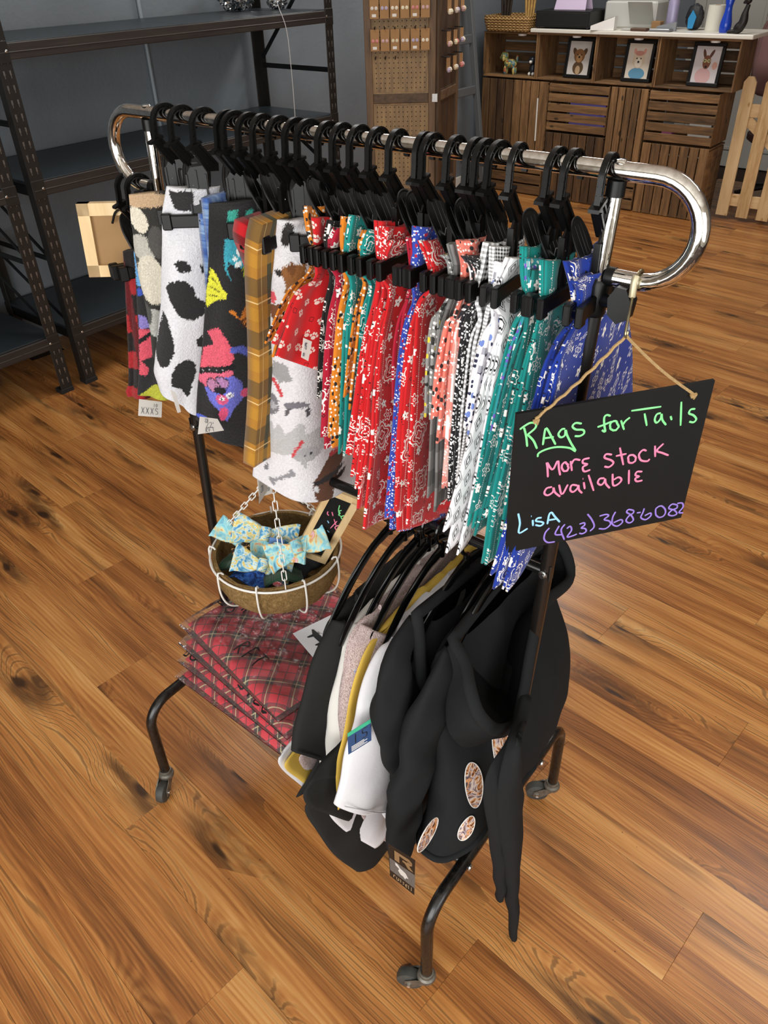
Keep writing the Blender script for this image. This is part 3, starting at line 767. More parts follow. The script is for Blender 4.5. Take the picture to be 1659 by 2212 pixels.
# office chair behind the gate
ch = thing('office_chair', (-.92, 6.1, 0), 'mauve mesh-back office chair behind the picket gate', 'chair', room=True)
M_mesh = plain('mauve_mesh', '7c5a58', .8, bump=.6, bscale=260)
outl = [(.0, 0), (.21, .02), (.25, .10), (.255, .34), (.22, .47), (.12, .53), (-.12, .53), (-.22, .47), (-.255, .34), (-.25, .10), (-.21, .02)]
ol = smooth_line(outl + [outl[0]], 41)[:-1]
def cbk(p, d): return (-.92+p[0], 5.93 + .35*(p[0]**2) + d + .06*(p[1]-.25)**2*4, .78+p[1])
MB().prism([tuple(p) for p in ol], -.012, .012, cbk).build('backrest', M_mesh, ch)
MB().tube([cbk(p, 0) for p in ol], .018, 8, closed=True).build('back_frame', plain('mauve_frame', '6d4c4a', .5), ch)
MB().lathe([(.001, .44), (.22, .44), (.25, .46), (.25, .5), (.2, .52), (.001, .52)], (-.92, 6.16, 0), 28).build('seat', M_mesh, ch)
MB().tube([(-.92, 6.16, .44), (-.92, 6.16, .1)], .028, 12).build('gas_post', M_steel2, ch)
MB().tube(smooth_line([(-.92, 6.16, .47), (-.92, 5.98, .5), (-.92, 5.955, .8), (-.92, 5.95, 1.0)], 12), .016, 8).build('back_support', M_steel2, ch)
for k in range(5):
    a = k*2*pi/5
    lg = MB().tube([(-.92, 6.16, .12), (-.92+.26*cos(a), 6.16+.26*sin(a), .075)], [.024, .014], 8).build('base_leg', M_steel2, ch)
    MB().lathe([(.001, -.012), (.026, -.012), (.028, 0), (.026, .012), (.001, .012)], (-.92+.26*cos(a), 6.16+.26*sin(a), .028), 14, 'x').build('wheel', M_steel2, lg)


# ------------------------------------------------------------------ the rolling garment rack
LEAN = .04183
def LW(p):
    """rack frame -> world: the uprights lean a little to the right"""
    z = max(p[2], .24); return (p[0] + LEAN*(z-.24), p[1] + .004*(z-.24), p[2])
HB, ZL = 1.526, .945
def chrome_mat():
    M = Mat('chrome', .07, 1.); n = M.noise(M.coord('Object'), 160, 3)
    M.base(M.ramp(n, [(.3, 'd2cfc8'), (.6, 'eeece8')])); M.rough(n.step(.55, .8) * .22 + .05); return M.mat
M_chrome = chrome_mat()
def blackmetal():
    M = Mat('black_enamel', .28, 0., .6); n = M.noise(M.coord('Object'), 90, 5, .6)
    M.base(M.ramp(n, [(.35, '0e0d0c'), (.62, '181513'), (.72, '2e2a26')])); M.rough(n * .3 + .14); return M.mat
M_enam = blackmetal()
M_brown = plain('black_post', '14110f', .3, 0., .6)
M_plast = plain('black_plastic', '080808', .38, spec=.3)
M_rust = plain('worn_zinc', '77736a', .45, .7, vary=.35, vscale=90)
M_wheel = plain('grey_rubber', '3a3a36', .6, vary=.25, vscale=60)
rk = thing('garment_rack', (0, 0, 0), 'rolling chrome and black garment rack with curled end handles', 'garment rack')
TR = .0102
def loop(s):
    cx, cz, r = s*.444, HB-.0575, .0575
    pts = [(cx, HB)] + [(cx + s*r*sin(radians(a)), cz + r*cos(radians(a))) for a in range(10, 180, 10)] + [(cx, cz-r), (s*.416, cz-r)]
    return [LW((x, 0, z)) for x, z in pts]
R_ = loop(1); L_ = loop(-1)
MB().tube(L_[::-1] + [LW((x, 0, HB)) for x in np.linspace(-.42, .42, 9)] + R_, TR, 20).build('hang_bar', M_chrome, rk)
for s in (-1, 1):
    MB().tube([LW((s*.4185, 0, HB-.115)), LW((s*.408, 0, HB-.115))], .0112, 16).build('end_cap', M_plast, rk)
    MB().tube([LW((s*.4, 0, 1.385)), LW((s*.4, 0, HB-.022))], .0092, 18).build('inner_post', M_chrome, rk)
    MB().tube([LW((s*.4, 0, HB-.026)), LW((s*.4, 0, HB-.009))], .0108, 18).build('top_cap', M_plast, rk)
    MB().lathe([(.0005, .0025), (.006, .002), (.0075, 0), (.0005, -.001)], LW((s*.4, 0, HB+TR-.0005)), 14).build('cap_rivet', M_chrome, rk)
    MB().tube([LW((s*.4, 0, 1.362)), LW((s*.4, 0, 1.366)), LW((s*.4, 0, 1.403)), LW((s*.4, 0, 1.407))], [.0125, .0138, .0138, .012], 20).build('collar', M_plast, rk)
    MB().tube([LW((s*.4, 0, .30)), LW((s*.4, 0, 1.37))], .0108, 18).build('outer_post', M_brown, rk)
    # wing knob
    kb = MB().tube([LW((s*.408, -.003, 1.383)), LW((s*.424, -.006, 1.384))], .008, 12).build('knob_stem', M_plast, rk)
    c = LW((s*.432, -.008, 1.385)); o2 = [(-.008, -.012), (.003, -.022), (.014, -.016), (.016, .004), (.009, .02), (-.002, .022), (-.010, .008)]
    MB().prism([(c[0]+s*a, c[2]+b) for a, b in o2], c[1]-.010, c[1]+.010, lambda p, d: (p[0], d + (p[0]-c[0])*.25, p[1])).build('wing_knob', M_plast, kb)
    # feet arch
    y0 = .271; rr = .062; zt = .297
    pts = [(-y0, .06), (-y0, zt-rr)] + [(-y0+rr-rr*cos(radians(a)), zt-rr+rr*sin(radians(a))) for a in range(9, 90, 9)] + [(-y0+rr, zt)]
    pts = pts + [(-y, z) for y, z in pts[::-1]]
    MB().tube([(s*.4, y, z) for y, z in pts], .0122, 18).build('foot_arch', M_enam, rk)
    for sy in (-1, 1):
        MB().lathe([(.0005, 0), (.007, 0), (.008, .002), (.006, .005), (.0005, .006)], (s*.4 + s*.012, sy*.146, .292), 12, 'x', M=Matrix.Diagonal((s, 1, 1, 1))).build('bolt', M_bolt, rk)
    p = LW((s*.4, -.0108, ZL))
    MB().lathe([(.0005, -.006), (.004, -.006), (.0048, -.004), (.0048, -.002), (.0075, -.0015), (.0075, 0), (.0005, .0005)], p, 12, 'y').build('bolt', M_bolt, rk)
    MB().bbox((LW((s*.4, 0, ZL))[0]+s*.0095-.001, -.007, ZL-.012), (LW((s*.4, 0, ZL))[0]+s*.0095+.001, .007, ZL+.018), .0006).build('bracket', M_steel, rk, smooth=False)
for sy in (-1, 1): MB().tube([(-.4, sy*.146, .297), (.4, sy*.146, .297)], .0082, 14).build('stretcher', M_enam, rk)
MB().tube([LW((-.4, 0, ZL)), LW((.4, 0, ZL))], .0088, 16).build('lower_bar', plain('black_gloss_bar', '1a1a1a', .16, .3), rk)
# casters
for (x, y, an, lever) in ((.4, -.271, 205, True), (-.4, -.271, -62, False), (.4, .271, 210, True), (-.4, .271, 150, False)):
    T = Matrix.Translation((x, y, 0)) @ Matrix.Rotation(radians(an), 4, 'Z')
    c = MB().lathe([(.0125, .072), (.0145, .071), (.0145, .062), (.0185, .059), (.0195, .054), (.018, .049), (.0005, .0485)], n=22, M=T).build('caster', M_rust, rk)
    m = MB()
    for s in (-1, 1): m.prism([(-.010, .054), (.020, .054), (.042, .040), (.044, .022), (.028, .020), (.004, .040)], s*.0145-.001, s*.0135+.001, lambda p, d: T @ Vector((p[0], d, p[1])))
    m.build('fork', M_rust, c, smooth=False)
    Tw = T @ Matrix.Translation((.034, 0, .0285))
    MB().lathe([(.004, -.012), (.020, -.012), (.026, -.009), (.028, 0), (.026, .009), (.020, .012), (.004, .012)], n=26, axis='y', M=Tw).build('wheel', M_wheel, c)
    MB().lathe([(.0005, -.018), (.005, -.018), (.005, .018), (.0005, .016)], n=12, axis='y', M=Tw).build('axle', M_bolt, c)
    if lever: MB().prism([(.024, .020), (.03, .030), (.045, .016), (.052, .006), (.046, .006), (.038, .013)], -.006, .006, lambda p, d: T @ Vector((p[0]+.008, d-.021, p[1]))).build('brake_lever', plain('rusty_lever', '6b4a36', .7, .3, vary=.3, vscale=80), c, smooth=False)

# ------------------------------------------------------------------ black clip hangers
def hanger_meshes():
    D = {}
    yz = lambda p, d: (d, p[0], p[1])
    # hook: flat band with raised rims
    path = [(.022*cos(radians(a)), -.008+.022*sin(radians(a))) for a in range(-28, 181, 11)] + [(-.0225, -.018), (-.0245, -.034)]
    P = smooth_line(path, 46); m = MB()
    inn, out = [], []
    for i in range(len(P)):
        t = P[min(i+1, len(P)-1)] - P[max(i-1, 0)]; t /= np.linalg.norm(t); nrm = np.array((t[1], -t[0]))
        w = .0040*(1.0 if i > 3 else .55+.11*i); out.append(P[i]+nrm*w); inn.append(P[i]-nrm*w)
    sec = []
    for a, b in zip(inn, out):
        e = (b-a)*.24
        sec.append([(-.0034, *a), (-.0034, *(a+e)), (-.0012, *(a+e*1.25)), (-.0012, *(b-e*1.25)), (-.0034, *(b-e)), (-.0034, *b), (.0034, *b), (.0034, *(b-e)), (.0012, *(b-e*1.25)), (.0012, *(a+e*1.25)), (.0034, *(a+e)), (.0034, *a)])
    m.grid(np.array(sec), wrap=True); n = len(sec)
    m.f += [tuple(range(11, -1, -1)), tuple((n-1)*12+k for k in range(12))]
    D['hook'] = m.mesh('hook', M_plast, 50)
    m = MB()          # ribs in the hook web
    for i in range(6, 40, 4):
        a, b = inn[i], out[min(i+2, n-1)]; m.tube([(-.0024, *a), (-.0024, *b)], .0006, 5); m.tube([(.0024, *a), (.0024, *b)], .0006, 5)
    D['hook_rib'] = m.mesh('hook_rib', M_plast, True)
    # neck with flange, slanting back under the bar
    m = MB()
    m.prism([(-.036, -.034), (-.013, -.026), (-.012, -.030), (-.0365, -.038)], -.0062, .0062, yz)
    m.prism([(-.031, -.036), (-.015, -.030), (.013, -.063), (.012, -.074), (-.004, -.072)], -.0042, .0042, yz)
    m.prism([(-.027, -.040), (-.024, -.039), (.003, -.070), (.000, -.072)], -.0062, .0062, yz)
    m.prism([(-.018, -.033), (-.015, -.032), (.012, -.063), (.009, -.065)], -.0062, .0062, yz)
    D['neck'] = m.mesh('neck', M_plast, False)
    # body plate down to the jaw
    m = MB()
    m.prism([(-.006, -.066), (.014, -.064), (.020, -.074), (.019, -.098), (.012, -.106), (.016, -.116), (.017, -.137), (-.015, -.137), (-.014, -.116), (-.010, -.106), (-.014, -.098), (-.014, -.078)], .0012, .0040, yz)
    for yy in (-.013, .017): m.prism([(yy-.0014, -.076), (yy+.0014, -.076), (yy+.0014, -.137), (yy-.0014, -.137)], -.0018, .0062, yz)
    m.prism([(.001, -.07), (.0035, -.07), (.0035, -.135), (.001, -.135)], -.002, .006, yz)
    D['body_plate'] = m.mesh('body_plate', M_plast, False)
    # pinch handle: leaf-shaped loop leaning away, with the front jaw below
    lf = smooth_line([(-.014, -.118), (-.019, -.100), (-.022, -.080), (-.018, -.062), (-.004, -.056), (.010, -.060), (.017, -.076), (.016, -.098), (.011, -.118)], 34)
    lean = lambda p: (-.0025 - .030*max(0, (p[1]+.118)/.062)**1.1, p[0], p[1])
    m = MB().tube([lean(p) for p in lf], 1., 8, flat=(.0032, .0014, (1, 0, 0)))
    lf2 = [tuple(p) for p in lf[::2]]; k = len(lf2)
    m.add([lean(p) for p in lf2] + [(lean(p)[0]+.001, p[0], p[1]) for p in lf2], [tuple(range(k)), tuple(range(2*k-1, k-1, -1))])
    for yy in (-.009, 0, .008): m.tube([lean((yy, z)) for z in (-.116, -.09, -.062)], .0012, 6)
    m.prism([(-.013, -.114), (.012, -.114), (.015, -.137), (-.014, -.137)], -.0042, -.0018, yz)
    D['pinch_handle'] = m.mesh('pinch_handle', M_plast, True)
    for s, nm in ((1, 'jaw_p'), (-1, 'jaw_n')):
        m = MB(); m.bbox((min(s*.0026, s*.0100), -.062, -.157), (max(s*.0026, s*.0100), .060, -.136), .0022)
        m.bbox((min(s*.0032, s*.0122), -.0645, -.1595), (max(s*.0032, s*.0122), -.048, -.1335), .0018); m.bbox((min(s*.0032, s*.0122), .047, -.1595), (max(s*.0032, s*.0122), .0625, -.1335), .0018)
        D[nm] = m.mesh('jaw', M_plast, False)
    m = MB().tube([(.004, -.005, -.094), (.0, -.006, -.088), (-.008, -.006, -.092), (-.0095, -.006, -.104), (-.004, -.006, -.116)], .0011, 6)
    D['spring'] = m.mesh('spring', M_bolt, True)
    return D
HM = hanger_meshes()
HX = [-.302, -.262, -.212, -.158, -.144, -.113, -.087, -.054, -.021, .002, .037, .062, .092, .123, .155, .196, .209, .243, .271, .285, .304, .330, .380, .400, .443]
def clip_hanger(x, y, z, rz, label, group, sh=0.):
    R = thing('clip_hanger', (x, y, z), label, 'hanger', group)
    hk_rot = max(-radians(9), min(radians(9), rz))      # the hook swivels in the neck
    for k, nm in (('hook', 'hook'), ('neck', 'neck'), ('body_plate', 'body_plate'), ('pinch_handle', 'pinch_handle'), ('jaw_p', 'jaw'), ('jaw_n', 'jaw'), ('spring', 'spring')):
        o = inst(HM[k], nm, R, loc=(0, 0, 0) if nm in ('hook', 'neck') else (.8*sh, .6*sh, 0), rot=(0, 0, hk_rot if nm in ('hook', 'neck') else rz))
        if nm == 'hook': h = inst(HM['hook_rib'], 'hook_rib', o)
    return R
ordn = ['first', 'second', 'third', 'fourth', 'fifth', 'sixth', 'seventh', 'eighth', 'ninth', 'tenth', 'eleventh', 'twelfth', 'thirteenth', 'fourteenth', 'fifteenth', 'sixteenth', 'seventeenth', 'eighteenth', 'nineteenth', 'twentieth']
HROT = {}
hr = np.random.default_rng(3)
for i, x in enumerate(HX):
    rz = radians(float(hr.uniform(-5, 5)))
    if i in (2, 9, 3, 4, 8): rz = radians(-53.1)
    if i in (0, 1): rz = radians(-53.1)
    if i == 5: rz = radians(-53.1)
    HROT[i] = rz
    k = len(HX) - i
    lab = 'black plastic clip hanger, %s from the right end of the chrome bar' % (ordn[k-1] if k <= 20 else ordn[k-21].replace('first', 'twenty-first').replace('second', 'twenty-second').replace('third', 'twenty-third').replace('fourth', 'twenty-fourth').replace('fifth', 'twenty-fifth'))
    clip_hanger(x, .005, HB-.0003, rz, lab, 'clip hangers on the chrome bar', {2: -.026, 5: .012, 9: .024}.get(i, 0.))
for i, (x, lab) in enumerate(((-.405, 'black clip hanger on the left end loop, nearer the post'), (-.432, 'black clip hanger on the left end loop, farther from the post'))):
    clip_hanger(x, .003, HB-.115, radians(-30+8*i), lab, 'clip hangers on the left loop')


# ------------------------------------------------------------------ cloth builders
def vnoise(P, sc, seed):
    return np.array([noise.noise(Vector((p[0]*sc+seed, p[1]*sc, p[2]*sc))) for p in P])
def cloth_grid(rows, nu, nv):
    R = np.stack([smooth_line(r, nu) if len(r) > 2 else resample(r, nu) for r in rows])
    return np.stack([smooth_line(R[:, k], nv) for k in range(nu)], 1)       # nv, nu, 3
def shell(G, thick, puff=None, pin=None):
    """closed thin body around a grid; returns ring grid + uv (metres)"""
    nv, nu = G.shape[:2]
    du = np.gradient(G, axis=1); dv = np.gradient(G, axis=0)
    N = np.cross(du, dv); N /= np.linalg.norm(N, axis=2, keepdims=True) + 1e-9
    u = np.r_[0, np.cumsum(np.linalg.norm(np.diff(G.mean(0), axis=0), axis=1))]
    U = np.concatenate([np.zeros((nv, 1)), np.cumsum(np.linalg.norm(np.diff(G, axis=1), axis=2), 1)], 1)
    V = np.concatenate([np.zeros((1, nu)), np.cumsum(np.linalg.norm(np.diff(G, axis=0), axis=2), 0)], 0)
    t = np.linspace(0, 1, nu)
    prof = np.ones(nu) if puff is None else np.sin(np.clip(t, .0, 1.)*pi)**puff*.9+.1
    prof = np.repeat(prof[None, :], nv, 0)
    if pin is not None: prof = prof*pin
    off = N*(prof[:, :, None]*thick/2)
    A, B = G+off, G-off
    ring = np.concatenate([A, B[:, ::-1]], 1)
    uv = np.stack([np.concatenate([U, U[:, ::-1]], 1), np.concatenate([V, V[:, ::-1]], 1)], 2)
    return ring, uv
def close_ends(m, b, nv, n):
    h = n//2
    for i in (0, nv-1):
        for k in range(h-1):
            a = b+i*n+k; q = b+i*n+k+1; c = b+i*n+n-2-k; d = b+i*n+n-1-k
            m.f.append((a, d, c, q) if i == 0 else (a, q, c, d))
def sheet(rows, thick=.003, nu=30, nv=60, pleat=0, amp=0., wr=.004, wsc=9, seed=0., puff=None, ampv=None, axis=(1, 0, 0), pinz=None):
    G = cloth_grid(rows, nu, nv)
    u = np.linspace(0, 1, nu)[None, :]; v = np.linspace(0, 1, nv)[:, None]
    d = np.zeros((nv, nu))
    if pleat: d += amp*np.sin(2*pi*pleat*u + seed + .9*v)*(ampv(v) if ampv else (.25+.75*v))
    if wr: d += wr*vnoise(G.reshape(-1, 3), wsc, seed).reshape(nv, nu)*(.3+.7*v)
    if pinz: d = d*np.clip(np.abs(G[:, :, 2]-pinz)/.06, 0., 1.)
    G = G + d[:, :, None]*np.array(axis)
    pin = None
    if pinz: pin = np.clip((np.abs(G[:, :, 2]-pinz)-.012)/.03, .1, 1.)
    ring, uv = shell(G, thick, puff, pin)
    m = MB(); m.grid(ring, uv, wrap=True); close_ends(m, 0, nv, 2*nu)
    return m, G
def paint(o, fn):
    """per-vertex print colours; fn(array of local coords) -> (n,3) sRGB floats"""
    me = o.data; n = len(me.vertices)
    co = np.empty(n*3); me.vertices.foreach_get('co', co); co = co.reshape(-1, 3) + np.array(o['_org'])
    c = fn(co); c = np.where(c <= .04045, c/12.92, ((c+.055)/1.055)**2.4)
    at = me.color_attributes.new('print', 'FLOAT_COLOR', 'POINT')
    at.data.foreach_set('color', np.concatenate([c, np.ones((n, 1))], 1).astype(np.float32).ravel())
def hexc(h): return np.array([int(h[i:i+2], 16)/255 for i in (0, 2, 4)])
def in_poly(P, poly):
    x, y = P[:, 0], P[:, 1]; r = np.zeros(len(P), bool); q = poly[-1]
    for p in poly:
        c = ((p[1] > y) != (q[1] > y)); dy = (q[1]-p[1]) or 1e-9
        r ^= c & (x < (q[0]-p[0])*(y-p[1])/dy + p[0]); q = p
    return r
def in_ell(P, c, rx, ry, rot=0):
    dx, dy = P[:, 0]-c[0], P[:, 1]-c[1]; a, b = dx*cos(rot)+dy*sin(rot), -dx*sin(rot)+dy*cos(rot)
    return (a/rx)**2 + (b/ry)**2 < 1
def in_stroke(P, pts, w):
    r = np.zeros(len(P), bool)
    for a, b in zip(pts[:-1], pts[1:]):
        a, b = np.array(a), np.array(b); ab = b-a; t = np.clip(((P-a)@ab)/(ab@ab+1e-12), 0, 1)
        r |= np.linalg.norm(P-a-t[:, None]*ab, axis=1) < w
    return r
class Print:
    def __init__(s, base, fuzz=.0016, var=.05): s.base = hexc(base); s.ops = []; s.fuzz = fuzz; s.var = var
    def poly(s, pts, col): s.ops.append(('p', pts, hexc(col))); return s
    def ell(s, c, rx, ry, col, rot=0): s.ops.append(('e', (c[0] if isinstance(c, list) else c, rx, ry, rot), hexc(col))); return s
    def stroke(s, pts, w, col): s.ops.append(('s', (pts, w), hexc(col))); return s
    def __call__(s, P2):
        rg = np.random.default_rng(5); Q = P2 + rg.normal(0, s.fuzz, P2.shape)
        C = np.tile(s.base, (len(P2), 1))
        for k, a, col in s.ops:
            m = in_poly(Q, a) if k == 'p' else in_ell(Q, *a) if k == 'e' else in_stroke(Q, *a)
            C[m] = col
        return np.clip(C*(1+rg.normal(0, s.var, (len(P2), 1))), 0, 1)
def fleece_mat():
    M = Mat('printed_fleece', .95, spec=.2)
    a = M.nt.nodes.new('ShaderNodeAttribute'); a.attribute_name = 'print'
    M.nt.links.new(a.outputs['Color'], M.b.inputs['Base Color'])
    M.bump(M.noise(M.coord('Object'), 260, 4, .7), .8, .004); M.sheen(.12, .5); return M.mat
M_fleece = fleece_mat()
E2 = np.array((.8, .6, 0)); N2 = np.array((-.6, .8, 0))
def frontal(x0, y0):
    """(s, z) on the upright plane through (x0, y0) turned towards the camera side; d pushes it back"""
    return lambda s, z, d=0.: tuple(np.array((x0, y0, 0)) + E2*s + N2*d + np.array((0, 0, z)))
def fleece(name, label, x0, y0, left, right, pr, thick=.016, back=0., nu=70, nv=190, wr=.009, cat='pet fleece', curl=.03, seed=1., pleat=1.5, amp=.006, pinz=None, rc=1.6):
    """garment between two (s, z) outlines; the right side curls back between its neighbours"""
    F = frontal(x0, y0); n = 21
    L = resample(left, n); Rr = resample(right, n); rows = []
    for a, b in zip(L, Rr):
        row = []
        for t in (0, .25, .5, .75, 1):
            zz = a[1]+(b[1]-a[1])*t; w = min(1., max(0., abs(zz-pinz)-.012)/.045) if pinz else 1.
            row.append(F(a[0]+(b[0]-a[0])*t, zz, w*(back + curl*(2*t-1)**2*(rc if t > .5 else .35))))
        rows.append(row)
    m, G = sheet(rows, thick, nu, nv, pleat=pleat, amp=amp, wr=wr, wsc=11, seed=seed, puff=.35, axis=tuple(N2), pinz=pinz)
    o = m.build(name, M_fleece, label=label, cat=cat, group='printed fleece pieces', smooth='all')
    p0 = np.array((x0, y0, 0))
    paint(o, lambda co: pr(np.stack([(co-p0)@E2, co[:, 2]], 1)))
    return o

# ------------------------------------------------------------------ fleece garments on the left half of the bar
# cow print
pr = Print('dedee3', .0009, .02)
pr.poly([(-0.0712,1.4274),(-0.0295,1.4263),(-0.0372,1.3929),(-0.0569,1.3934),(-0.0680,1.3975),(-0.0685,1.4106),(-0.0704,1.4163)], '2b2a2b')
pr.poly([(-0.0817,1.3132),(-0.0746,1.3182),(-0.0628,1.3158),(-0.0548,1.3085),(-0.0554,1.2992),(-0.0641,1.2963),(-0.0760,1.2997)], '2b2a2b')
pr.poly([(-0.0411,1.3040),(-0.0323,1.3141),(-0.0224,1.3118),(-0.0257,1.2912),(-0.0410,1.2926)], '2b2a2b')
pr.poly([(-0.1053,1.2711),(-0.0962,1.2804),(-0.0786,1.2852),(-0.0667,1.2818),(-0.0582,1.2710),(-0.0569,1.2539),(-0.0415,1.2383),(-0.0475,1.2209),(-0.0663,1.2113),(-0.0787,1.2138),(-0.0897,1.2241),(-0.0975,1.2397),(-0.1023,1.2593)], '2b2a2b')
pr.poly([(-0.1187,1.2292),(-0.1123,1.2180),(-0.1070,1.1771),(-0.1098,1.1562),(-0.1246,1.1305),(-0.1391,1.1248),(-0.1471,1.1406),(-0.1482,1.1572),(-0.1338,1.1961)], '2b2a2b')
pr.poly([(-0.1233,1.1136),(-0.1113,1.1302),(-0.0921,1.1381),(-0.0803,1.1294),(-0.0817,1.1077),(-0.0914,1.0907),(-0.1003,1.0659),(-0.1075,1.0636),(-0.1139,1.0788),(-0.1284,1.0866)], '2b2a2b')
pr.poly([(-0.0705,1.1739),(-0.0585,1.1805),(-0.0455,1.1802),(-0.0499,1.1524),(-0.0707,1.1600)], '2b2a2b')
fleece('cow_print_fleece', 'white fleece pet garment with black cow spots', -.212, .005,
       [(-0.0746,1.4322),(-0.0893,1.3949),(-0.1055,1.3166),(-0.1230,1.2363),(-0.1484,1.1502),(-0.1583,1.1139),(-0.1551,1.0780)], [(0.0060,1.4260),(-0.0008,1.3818),(-0.0174,1.3144),(-0.0333,1.2341),(-0.0570,1.1480),(-0.0726,1.0836),(-0.0882,1.0106)], pr, thick=.02, back=-.006, curl=.02, seed=2., pinz=1.379)
# pebble print
pr = Print('33322f', .0008, .05)
for c, rx, ry, col, rot in (([(-0.0795,1.4054)], .040, .013, 'c3a684', 0), ([(-0.1004,1.3739)], .014, .022, 'd9d2c0', .3), ([(-0.1007,1.3288)], .018, .024, 'b6b4aa', .5),
        ([(-0.0751,1.3373)], .014, .026, '504f4c', 0), ([(-0.0962,1.2741)], .024, .044, 'cfc9b8', 0), ([(-0.1052,1.1977)], .018, .026, 'a9aaa4', 0), ([(-0.1194,1.2140)], .012, .02, '4a4a48', 0)):
    pr.ell(c, rx, ry, col, rot)
fleece('pebble_print_fleece', 'charcoal fleece pet garment with pebble print next to the cow print', -.262, .005,
       [(-0.1077,1.4141),(-0.1137,1.3700),(-0.1167,1.3239),(-0.1182,1.2759),(-0.1164,1.2256),(-0.1171,1.1731),(-0.1211,1.1323)], [(-0.0352,1.4181),(-0.0446,1.3683),(-0.0517,1.3223),(-0.0607,1.2744),(-0.0701,1.2245),(-0.0816,1.1723),(-0.0919,1.1270)], pr, back=-.004, curl=.012, seed=3., thick=.018, pinz=1.379)
# blue cartoon-dog piece and buffalo plaid on the left loop
pr = Print('2b2a2c', .001, .06)
pr.poly([(0.0105,1.3102),(0.0181,1.3058),(0.0197,1.2929),(0.0172,1.2712),(0.0126,1.2492),(0.0038,1.2494),(0.0072,1.2802)], '69a6dc').ell([(0.0174,1.2843)], .006, .010, 'e6ecf2')
pr.poly([(0.0028,1.2450),(0.0152,1.2458),(0.0123,1.2323),(0.0008,1.2303)], '3f5bb8').poly([(-0.0046,1.1948),(0.0095,1.1921),(0.0119,1.1707),(-0.0096,1.1665)], '8a7fc4')
pr.poly([(-0.0095,1.1689),(0.0132,1.1659),(0.0132,1.1319),(0.0017,1.1099),(-0.0185,1.1028),(-0.0076,1.0873),(-0.0155,1.0721),(-0.0291,1.0750)], 'd65667').stroke([(-0.0147,1.1424),(0.0117,1.1587)], .004, '1d1c1e')
pr.poly([(-0.0410,1.0307),(-0.0220,1.0409),(0.0003,1.0562),(0.0244,1.0451),(0.0183,1.0132),(-0.0392,1.0280)], 'b3b53c')
fleece('cartoon_dog_fleece', 'black fleece piece with a red and blue cartoon dog at the left end', -.40, -.05,
       [(0.0102,1.3107),(0.0031,1.2629),(-0.0047,1.2114),(-0.0137,1.1577),(-0.0249,1.1014),(-0.0362,1.0526),(-0.0415,1.0326)], [(0.0848,1.3064),(0.0764,1.2611),(0.0685,1.2096),(0.0603,1.1558),(0.0517,1.0996),(0.0409,1.0508),(0.0276,1.0187)], pr, curl=.015, seed=4., nu=60)
pr = Print('201c1c', .0008, .05)
for k in range(7):
    z0 = 1.26 - k*.075
    pr.poly([(-.2, z0), (.2, z0), (.2, z0-.036), (-.2, z0-.036)], 'a3262b')
pr.poly([(-.011, 1.5), (.004, 1.5), (.004, .8), (-.011, .8)], '5f1a1e')
fleece('buffalo_plaid_fleece', 'red and black buffalo plaid fleece at the far left end', -.437, -.04,
       [(0.0043,1.3011),(-0.0032,1.2532),(-0.0156,1.1825),(-0.0288,1.1076),(-0.0433,1.0382),(-0.0554,1.0179),(-0.0511,1.0116)], [(0.0432,1.3068),(0.0368,1.2522),(0.0273,1.1815),(0.0191,1.1064),(0.0068,1.0370),(0.0045,1.0165),(0.0051,1.0102)], pr, curl=.01, seed=5., nu=30, nv=120)
# black fleece with coloured dogs
pr = Print('272527', .0009, .07)
DG = lambda c, rx, ry, col, rot=0: pr.ell(c, rx, ry, col, rot)
pr.poly([(-0.0471,1.4094),(-0.0309,1.4112),(-0.0411,1.3872),(-0.0530,1.3875)], '3fae9c').poly([(-0.0200,1.4077),(-0.0095,1.4096),(-0.0170,1.3866),(-0.0277,1.3880)], '3fae9c')
pr.poly([(-0.0593,1.3652),(-0.0348,1.3657),(-0.0278,1.3483),(-0.0285,1.3250),(-0.0383,1.3229),(-0.0494,1.3279),(-0.0550,1.3351),(-0.0591,1.3234),(-0.0543,1.3005),(-0.0626,1.3187),(-0.0632,1.3469)], '3d9db0')
for c, r in (([(-0.0373,1.3474)], .006), ([(-0.0456,1.3383)], .0035), ([(-0.0410,1.3288)], .005)): DG(c, r, r, 'e8f0ee')
pr.poly([(-0.0359,1.3228),(-0.0250,1.3343),(-0.0247,1.3178),(-0.0325,1.3036),(-0.0356,1.3109)], 'b9c434')
pr.poly([(-0.0867,1.3241),(-0.0791,1.3120),(-0.0716,1.2900),(-0.0651,1.2849),(-0.0677,1.2739),(-0.0815,1.2730),(-0.1057,1.2581),(-0.1008,1.2883)], 'd7d63c')
for a in ([(-0.0882,1.3074),(-0.0801,1.2975)], [(-0.0929,1.2930),(-0.0796,1.2853)], [(-0.0964,1.2783),(-0.0831,1.2780)]): pr.stroke(a, .0012, '6d6a20')
pr.poly([(-0.0670,1.2551),(-0.0574,1.2536),(-0.0511,1.2369),(-0.0392,1.2619),(-0.0247,1.2765),(-0.0270,1.2465),(-0.0367,1.2092),(-0.0446,1.2212),(-0.0522,1.2382)], 'd8812c')
for a in ([(-0.0506,1.2317),(-0.0348,1.2390)], [(-0.0479,1.2239),(-0.0349,1.2288)]): pr.stroke(a, .0018, '4a2a12')
pr.poly([(-0.0888,1.2249),(-0.0787,1.2089),(-0.0713,1.1902),(-0.0698,1.1740),(-0.0763,1.1550),(-0.1369,1.1453),(-0.1320,1.1591),(-0.1225,1.1861),(-0.1023,1.1936),(-0.1107,1.2150)], 'd95a6c')
pr.poly([(-0.1402,1.1412),(-0.0765,1.1536),(-0.0744,1.1410),(-0.1005,1.1304),(-0.1269,1.1111),(-0.1417,1.1243)], 'd6647c')
